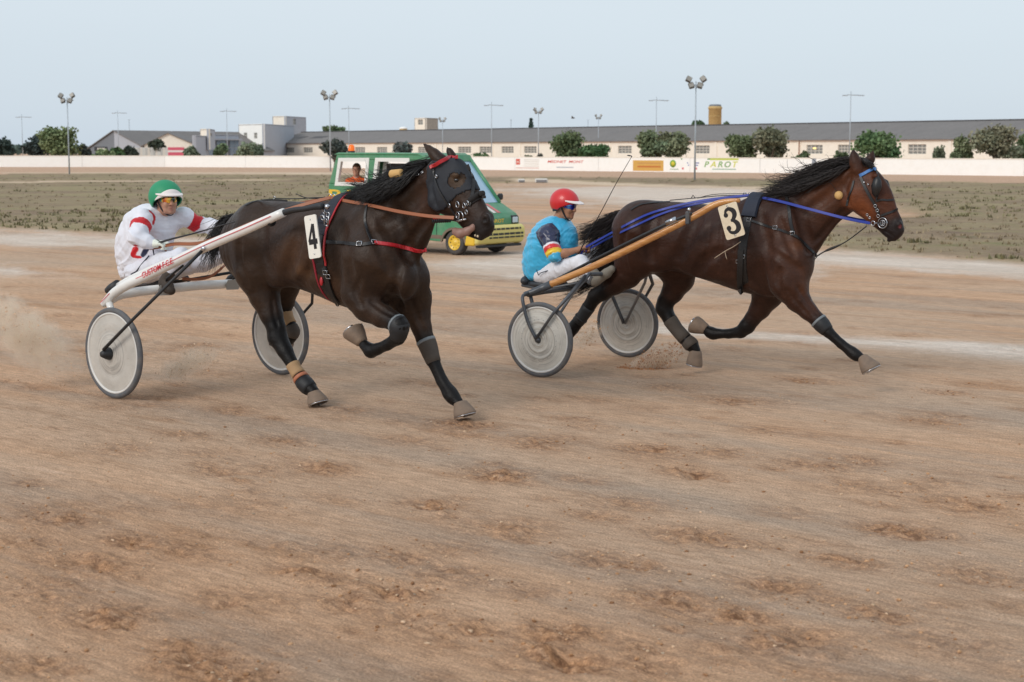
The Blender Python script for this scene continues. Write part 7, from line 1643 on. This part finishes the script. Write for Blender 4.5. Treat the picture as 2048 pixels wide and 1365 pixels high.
for an_, s_, kn_ in ((an, -1, kn), (anf, 1, knf)):
    f = Field(an_-np.array([.24,.16,.20]), an_+np.array([.30,.16,.24]), .007); f.cone(an_*.5+kn_*.5, an_, .060, .052, .02)
    t0, t1 = (an_+np.array([.04,-.01,-.05]), an_+np.array([.11,-.03,-.075])) if s_ < 0 else (an_+np.array([.04,0,.0]), an_+np.array([.12,0,.06])); f.chain([an_+np.array([-.01,0,-.03]), t0, t1], [.048,.046,.036], .03); V_, F_ = f.mesh(1); link('boot', np_mesh('boot', V_, F_), mat('dark_brown_boot', (66,56,48), .7, var=.2, scale=16), p4)
h4, c0 = helmet(p4, hc, B4, (.166,.140,.146), (34,142,98), 'green_helmet_cover', (232,232,228), cloth_=True, sh_=.036)
band_patch(c0, B4, (.1685,.1425,.1485), -64, 64, lambda u: -33+38*math.cos(R(64*(2*u-1)))**.7, lambda u: -31+38*math.cos(R(64*(2*u-1)))**.7+20*(1-abs(2*u-1)**2), .004).build('white_band', mat('white_peak', (236,226,222), .4), h4)
face_gear(p4, hc, B4, lens_mat('rainbow_mirror_lens', [(0,(30,120,200)),(.22,(120,200,160)),(.36,(250,190,60)),(.52,(170,40,20)),(.68,(250,120,20)),(.85,(250,200,70)),(1,(40,60,50))]))
wp = empty('driving_whip', M=FR4.M, label='black whip lying forward along the tan reins of the white jacketed driver', cat='whip')
mb = MB(); mb.tube(crom([X(318,486,-.27), X(345,478,-.28), X(385,468,-.29), X(430,455,-.30), X(470,444,-.31)], 16), np.linspace(.010, .004, 16), 6); mb.build('shaft', M_leather, wp)
# ================================================================ GREEN AND YELLOW VAN
_g = G(907,511); _th = R(38); _L = np.array([math.sin(_th), math.cos(_th)])
FV = Frame(_g[:2]+_L*.7, _th); XV = FV.loc
van = empty('van', M=FV.M, label='small green van with a yellow bumper, open white framed windows and an orange roof beacon', cat='van')
M_vg = mat('van_green_paint', (62,134,94), .5, var=.08, scale=3, coat=.15, dirt=.6, dirtc=(134,160,134)); M_vy = mat('van_yellow_paint', (232,190,52), .45, coat=.3, var=.08, scale=4, dirt=.3, dirtc=(206,190,130)); M_vd = mat('van_dark_plastic', (40,42,44), .6)
M_vpy = mat('van_pale_yellow', (214,200,120), .5, var=.06); M_vw = mat('van_white_frame', (228,228,224), .4, var=.04); M_int = mat('van_interior', (92,82,78), .8)
def side(px, py, l=-.7): p = XV(px, py, l); return p[0], p[2]
W2 = .70
def prism_l(poly, l0, l1, nm, mt, parent=van): mb = MB(); mb.prism(poly, lambda a, b: np.array([a, l0, b]), lambda a, b: np.array([a, l1, b])); return mb.build(nm, mt, parent)
zf = .26
arc = lambda cx, r=.30, n=9: [(cx+r*math.cos(t), .20+r*math.sin(t)*1.0) for t in np.linspace(0.15, math.pi-.15, n)]
body = [(-3.42,zf),(-3.38,.60),(-3.30,1.08),(-.70,1.06),(.02,.98),(.10,.95),(.42,.78),(.50,.70),(.50,.52)]+[(.50,zf)]+[(.40,zf)]+arc(0)+[(-.6,zf)]+[(-2.2,zf)]+arc(-2.6)+[(-3.2,zf)]
prism_l(body, -W2, -W2+.05, 'side_panel', M_vg); prism_l(body, W2-.05, W2, 'side_panel', M_vg)
prism_l([(-3.40,.32),(-3.30,1.05),(-3.26,1.05),(-3.36,.32)], -W2+.052, W2-.052, 'rear_panel', M_vg)
prism_l([(-3.3,.30),(.3,.30),(.3,.36),(-3.3,.36)], -W2+.052, W2-.052, 'floor', M_vd)
hood = [(.02,.975),(.10,.955),(.42,.79),(.50,.70),(.50,.56),(.46,.56),(.46,.70),(.40,.75),(.08,.92),(.0,.94)]; prism_l(hood, -W2+.052, W2-.052, 'hood', M_vg)
for l0, c in ((-.50,(206,96,100)),(-.40,(222,214,210)),(-.30,(206,96,100)),(.05,(222,214,210)),(.18,(206,110,110))):
    mb = MB(); P_ = [np.array([.10,l0,.958]), np.array([.42,l0,.794])]; ribbon(mb, P_, [(.45,0,.9)]*2, .09, .004); mb.build('hood_stripe', mat('stripe_%d' % c[1], c, .5), van)
# bumper / grille in yellow
bump_ = [(.50,.20),(.60,.22),(.66,.34),(.66,.52),(.58,.57),(.50,.57)]
prism_l([(a, b) for a, b in bump_], -W2-.01, W2+.01, 'bumper', M_vpy)
prism_l([(.27,.19),(.52,.19),(.52,.54),(.36,.52),(.32,.40)], -W2-.022, -W2+.06, 'bumper_corner', M_vy); prism_l([(.27,.19),(.52,.19),(.52,.54),(.36,.52),(.32,.40)], W2-.06, W2+.022, 'bumper_corner', M_vy)
for z0, z1, l0, l1 in ((.48,.515,-.30,.55),(.38,.42,-.42,.62),(.32,.35,-.42,.62)): 
    mb = MB(); mb.box((.661,(l0+l1)/2,(z0+z1)/2), (.012,l1-l0,z1-z0)); g_ = mb.build('grille_slot', M_vd, van)
    for k in range(6): mb = MB(); mb.box((.664,l0+(l1-l0)*(k+.5)/6,(z0+z1)/2), (.016,.012,z1-z0)); mb.build('slot_bar', M_vpy, g_)
mb = MB(); mb.box((.55,0,.175), (.10,1.3,.05), bev=.01); mb.build('lower_lip', M_vd, van)
for s_ in (-1,1): mb = MB(); mb.box((.49,s_*.56,.65), (.06,.20,.15), bev=.03); hl = mb.build('headlight', mat('headlight_lens', (200,214,224), .12, spec=.8), van); mb = MB(); mb.box((.485,s_*.56,.65), (.055,.225,.175), bev=.02); mb.build('surround', M_vd, hl)
text_obj('nose_lettering', 'PAROT', .10, Matrix(((0,0,1,.503),(1,0,0,0.0),(0,1,0,.64),(0,0,0,1))), M_vy, van, ext=.002, xs=1.4)
for s_ in (-1,1):
    mb = MB(); P_ = [np.array([c_[0]*1.0, s_*(W2+.004), c_[1]]) for c_ in arc(0, .305, 14)]; ribbon(mb, P_, [np.array([0.,s_,0.])]*len(P_), .05, .012); mb.build('arch_trim', mat('dusty_arch', (120,104,90), .8), van)
    mb = MB(); mb.box((-1.6, s_*(W2+.004), .34), (2.6,.012,.07)); mb.build('sill_trim', mat('dusty_arch', (120,104,90), .8), van)
    for t_ in (-.42,-1.55): mb = MB(); mb.box((t_, s_*(W2+.001), .68), (.014,.006,.62)); mb.build('door_gap', M_vd, van)
# cab: sloping windscreen and pillars
ws0, ws1 = (.02,.975), (-.70,1.80)
mb = MB(); mb.add([(ws0[0],-W2+.06,ws0[1]),(ws0[0],W2-.06,ws0[1]),(ws1[0],W2-.08,ws1[1]),(ws1[0],-W2+.08,ws1[1]),(ws0[0]-.02,-W2+.06,ws0[1]-.01),(ws0[0]-.02,W2-.06,ws0[1]-.01),(ws1[0]-.02,W2-.08,ws1[1]-.01),(ws1[0]-.02,-W2+.08,ws1[1]-.01)], [(0,1,2,3),(7,6,5,4),(0,4,5,1),(2,6,7,3),(1,5,6,2),(3,7,4,0)])
mg = mat('windscreen_glass', (150,184,208), .08, spec=.9, coat=1); mb.build('windscreen', mg, van)
for s_ in (-1,1):
    mb = MB(); mb.tube([(ws0[0]+.02,s_*(W2-.03),ws0[1]), (ws1[0],s_*(W2-.05),ws1[1]+.03)], .035, 8); mb.build('pillar', M_vg, van)
    mb = MB(); mb.box((-.05,s_*(W2+.10),1.08), (.08,.14,.13), bev=.03); mb.build('mirror', M_vd, van)
    mb = MB(); mb.tube([(.03,s_*.1-.2,1.0), (-.12,s_*.1+.2,1.16)], .008, 5); mb.build('wiper', M_vd, van)
# upper side walls with two openings each (measured on the near side)
def side_quad(pts): return [side(*p) for p in pts]
o1 = side_quad([(673,368),(680,320),(736,320),(732,368)]); o2 = side_quad([(748,372),(754,322),(816,325),(816,374)])
zt = 1.90; zb = 1.05
f1 = [(-3.04,1.24),(-2.98,1.74),(-2.06,1.71),(-2.10,1.22)]; f2 = [(-1.86,1.22),(-1.80,1.70),(-.96,1.68),(-.92,1.22)]
ux0, uz0 = min(p[0] for p in o1), min(p[1] for p in o1)
f1 = [(o1[0][0],o1[0][1]),(o1[1][0],o1[1][1]),(o1[2][0],o1[2][1]),(o1[3][0],o1[0][1])]; f2 = [(o2[0][0],f1[0][1]),(o2[1][0],f1[2][1]),(o2[2][0],f1[2][1]),(o2[3][0],f1[0][1])]
def wall_holes(l0, l1):
    za, zb_ = f1[0][1], f1[1][1]
    for poly in ([(-3.30,zb-.0),(-3.30,za),(.0-.35,za),(-.18,zb)], [(-3.10,zb_),(-3.06,zt),(-.72,zt),(-.66,zb_)], [(-3.29,za),(-3.10,zb_),(f1[1][0],zb_),(f1[0][0],za)], [(f1[3][0],za),(f1[2][0],zb_),(f2[1][0],zb_),(f2[0][0],za)], [(f2[3][0],za),(f2[2][0],zb_),(-.66,zb_),(-.36,za)]): prism_l(poly, l0, l1, 'upper_panel', M_vg)
    for f_ in (f1, f2):
        mb = MB(); c = np.mean(f_, 0); out = [tuple(c+(np.array(p)-c)*np.array([1.10,1.16])) for p in f_]; inn = [tuple(c+(np.array(p)-c)*np.array([.90,.86])) for p in f_]
        la, lb = min(l0, l1)-.012, max(l0, l1)+.012; n_ = 4; V_ = [np.array([p[0], la, p[1]]) for p in out+inn]+[np.array([p[0], lb, p[1]]) for p in out+inn]; F_ = []
        for k in range(4): k2 = (k+1) % 4; F_ += [(k, k2, 4+k2, 4+k), (8+k, 12+k, 12+k2, 8+k2), (k, 8+k, 8+k2, k2), (4+k, 4+k2, 12+k2, 12+k)]
        mb.add(V_, F_); mb.build('window_frame', M_vw, van)
wall_holes(-W2, -W2+.04); wall_holes(W2-.04, W2)
prism_l([(-3.14,zt),(-3.02,zt+.045),(-.86,zt+.035),(-.70,zt-.04),(-.74,zt-.06),(-.9,zt)], -W2-.01, W2+.01, 'roof', M_vg)
prism_l([(-.66,1.78),(-.72,1.90),(-.78,1.90),(-.70,1.74)], -W2+.042, W2-.042, 'header', M_vg); prism_l([(-3.30,1.06),(-3.26,1.06),(-3.02,1.90),(-3.10,1.90)], -W2+.042, -W2+.16, 'rear_pillar', M_vg); prism_l([(-3.30,1.06),(-3.26,1.06),(-3.02,1.90),(-3.10,1.90)], W2-.16, W2-.042, 'rear_pillar', M_vg)
mb = MB(); mb.box((-2.3,.1,.75), (.5,1.0,.5), bev=.06); mb.box((-2.52,.1,1.12), (.12,1.0,.5), bev=.05); mb.build('seat', M_int, van); mb = MB(); mb.box((-1.0,.1,.8), (.45,1.0,.4), bev=.06); mb.box((-1.22,.1,1.15), (.12,1.0,.4), bev=.05); mb.build('seat', M_int, van)
mb = MB(); mb.box((-2.45,W2-.09,1.62), (.9,.02,.20)); mb.build('sun_blind', M_int, van)
text_obj('side_lettering', 'PAROT', .34, Matrix(((1,0,0,-2.18),(0,0,-1,-W2-.002),(0,1,0,1.07),(0,0,0,1))), M_vy, van, ext=.004, xs=2.1)
mb = MB(); mb.box((-.52,-W2-.004,1.66), (.32,.008,.15), M=Matrix.Rotation(.5, 3, 'Y')); mb.build('yellow_sticker', M_vy, van)
for _o in list(van.children):
    if any(_o.name.startswith(k) for k in ('side_panel','hood','bumper','roof','upper_panel','rear_panel')) and 'stripe' not in _o.name:
        md = _o.modifiers.new('bevel', 'BEVEL'); md.width = .06 if _o.name.startswith(('bumper','hood')) else .018; md.segments = 4; md.limit_method = 'ANGLE'; md.angle_limit = R(40) if not _o.name.startswith('hood') else R(12)
# wheels
M_vt = mat('van_tyre', (62,62,64), .8, var=.15, scale=12, dirt=.5, dirtc=(130,118,106))
for t_ in (0, -2.6):
    for s_ in (-1, 1):
        mb = MB(); mb.lathe([(.14,-.075),(.21,-.085),(.235,-.06),(.24,0),(.235,.06),(.21,.085),(.14,.075)], (0,0,0), (0,1,0), 40); w = mb.build('wheel', M_vt, van); w.location = (t_, s_*(W2-.10), .24)
        mb = MB(); mb.lathe([(0,.070),(.03,.072),(.045,.055),(.10,.050),(.125,.072),(.145,.080),(.150,.060),(.150,-.06),(0,-.06)], (0,0,0), (0,s_,0), 32); r_ = mb.build('rim', M_vy, w)
        for k in range(10): a = 2*math.pi*k/10; mb = MB(); mb.ellipsoid((.108*math.cos(a), s_*.062, .108*math.sin(a)), (.012,.006,.012), 8, 4); mb.build('vent_hole', M_vd, w)
    mb = MB(); mb.tube([(t_, -.5, .24), (t_, .5, .24)], .04, 8); mb.build('axle', M_vd, van)
# beacon
bx, bz = side(703,307,0.0); mb = MB(); bp = XV(703,300,0.0); mb.lathe([(0,.13),(.04,.125),(.062,.09),(.068,.0)], (bp[0],0,zt+.075), (0,0,1), 20); mb.build('beacon', mat('orange_beacon', (240,110,20), .25, emit=(255,110,10), estr=.35), van); mb = MB(); mb.lathe([(.075,.0),(.075,.04),(0,.04)], (bp[0],0,zt+.038), (0,0,1), 20); mb.build('beacon_base', M_vd, van)
# passenger
pp = empty('person', M=FV.M, label='person in an orange polo shirt and glasses at the rear window of the green van', cat='person')
c = XV(713,340,-.46); Bp = basis(R(-62), R(4)); f = Field(c-np.array([.45,.45,.75]), c+np.array([.45,.45,.25]), .011)
head(f, c, Bp, 1.0); f.cone(c-Bp[2]*.08, c-Bp[2]*.17, .055, .06, .03); f.cone(c-Bp[2]*.26, c-Bp[2]*.55, .12, .12, .06); ls = Bp[1]
for s_ in (-1,1): a = c-Bp[2]*.24+ls*.17*s_; b = a-np.array([0,0,.26])+ls*.06*s_; d_ = b+Bp[0]*.20-np.array([0,0,.0]); f.chain([a, b, d_], [.055,.042,.03], .03); hand(f, d_, Bp[0], (0,0,-1), s_, 1.0)
V_, F_ = f.mesh(1); Cc = np.tile(np.array(lin((190,140,116))), (len(V_),1)); link('body', np_mesh('body', V_, F_, cols=Cc), M_skin, pp)
f = Field(c-np.array([.45,.45,.75]), c+np.array([.45,.45,.1]), .013); f.loft([c-Bp[2]*.60, c-Bp[2]*.42, c-Bp[2]*.26, c-Bp[2]*.19], [Bp[0]]*4, [.13,.14,.12,.06], [.18,.20,.19,.08], k=.03, n=10)
for s_ in (-1,1): a = c-Bp[2]*.25+ls*.16*s_; b = a-np.array([0,0,.20])+ls*.05*s_; f.chain([a, b], [.085,.075], .04)
garment(pp, 'polo_shirt', f, cloth('orange_shirt', .7, .4), (222,92,24), (), .004, 9)
mb = shell_cap(c+Bp[2]*.034-Bp[0]*.018, Bp, (.102,.086,.102), lambda az: 18 if math.cos(az) > .3 else -30, .01); mb.build('hair', mat('brown_hair', (92,66,48), .8, bmp=.6, bscale=40), pp)
for s_ in (-1,1): mb = MB(); ring_at(mb, c+Bp[0]*.104+Bp[1]*.032*s_+Bp[2]*.012, Bp[0], .024, .0025, 14); mb.build('glasses', M_leather, pp)
# ================================================================ KICKED UP DIRT
def puff(name, label, c, size, tilt, dens, rgb, seed, nclod, vel, pts=None):
    root = empty(name, tuple(c), label=label, cat='dust')
    r = np.random.default_rng(seed)
    mb = MB(); mb.ellipsoid((0,0,0), size, 24, 14, M=Matrix.Rotation(tilt, 3, 'Y')); o = mb.build('dust_cloud', None, root); o['kind'] = 'stuff'
    m = bpy.data.materials.new(name+'_air'); m.use_nodes = True; nt = m.node_tree; nt.nodes.remove(nt.nodes['Principled BSDF']); out = nt.nodes['Material Output']
    pv = N(nt, 'ShaderNodeVolumePrincipled'); pv.inputs['Color'].default_value = (.985, .88, .75, 1); pv.inputs['Anisotropy'].default_value = .2
    tc = N(nt, 'ShaderNodeTexCoord'); mp = N(nt, 'ShaderNodeMapping'); mp.inputs['Rotation'].default_value = (0, -tilt, 0); mp.vector_type = 'TEXTURE' if False else 'POINT'
    nt.links.new(tc.outputs['Object'], mp.inputs[0]); mp2 = N(nt, 'ShaderNodeMapping'); mp2.inputs['Scale'].default_value = tuple(1/s for s in size); nt.links.new(mp.outputs[0], mp2.inputs[0])
    ln = N(nt, 'ShaderNodeVectorMath', operation='LENGTH'); nt.links.new(mp2.outputs[0], ln.inputs[0])
    fo = ramp(nt, ln.outputs['Value'], .05, .95, (1,1,1,1), (0,0,0,1)); nz = ramp(nt, noise(nt, 7, 6, .7), .42, .68)
    mu = N(nt, 'ShaderNodeMath', operation='MULTIPLY'); nt.links.new(fo, mu.inputs[0]); nt.links.new(nz, mu.inputs[1]); m3 = N(nt, 'ShaderNodeMath', operation='MULTIPLY'); nt.links.new(mu.outputs[0], m3.inputs[0]); m3.inputs[1].default_value = dens
    nt.links.new(m3.outputs[0], pv.inputs['Density']); nt.links.new(pv.outputs[0], out.inputs['Volume']); o.data.materials.clear(); o.data.materials.append(m)
    # flying grains and clods
    Vs = []; Fs = []; tet = np.array([(1,1,1),(-1,-1,1),(-1,1,-1),(1,-1,-1)]); Mx = np.array(Matrix.Rotation(tilt, 3, 'Y')); Cs = []
    for k in range(nclod):
        q = r.normal(size=3)*.42; q = q/max(1, np.linalg.norm(q)/1.05); p = Mx@(q*np.array(size)); sz = .0012+.0055*r.random()**4
        if p[2]+c[2] < .005: p[2] = .006-c[2]
        Vs.append(tet*sz*(.6+.8*r.random((4,1)))@np.linalg.qr(r.normal(size=(3,3)))[0]+p); Fs.append(np.array([(0,1,2),(0,3,1),(0,2,3),(1,3,2)])+4*k); Cs.append(np.tile(np.array(lin(rgb))*(.85+.5*r.random()), (4,1)))
    o = link('flying_grains', np_mesh('flying_grains', np.vstack(Vs), np.vstack(Fs), smooth=False, cols=np.vstack(Cs)), attr_mat('clod', .95), root); o['kind'] = 'stuff'
def at(px, py, D): return P(px, py, D)
puff('dirt_spray', 'brown spray of dirt kicked up behind the rear hoof of the bay horse', at(1302,726,14.6), (.34,.13,.12), R(-28), 110, (176,128,90), 1, 3600, 0)
puff('dirt_spray', 'pale puff of dust between the wheels of the white sulky', at(372,728,13.2), (.34,.14,.13), R(-26), 34, (206,184,160), 2, 700, 0)
puff('dirt_spray', 'plume of dust rising at the left edge behind the white sulky', at(52,668,13.4), (.62,.25,.27), R(38), 42, (206,172,140), 3, 800, 0)
puff('dirt_spray', 'small cloud of dirt behind the near wheel of the dark steel sulky', at(1176,672,14.9), (.22,.10,.10), R(-30), 34, (196,160,126), 4, 300, 0)
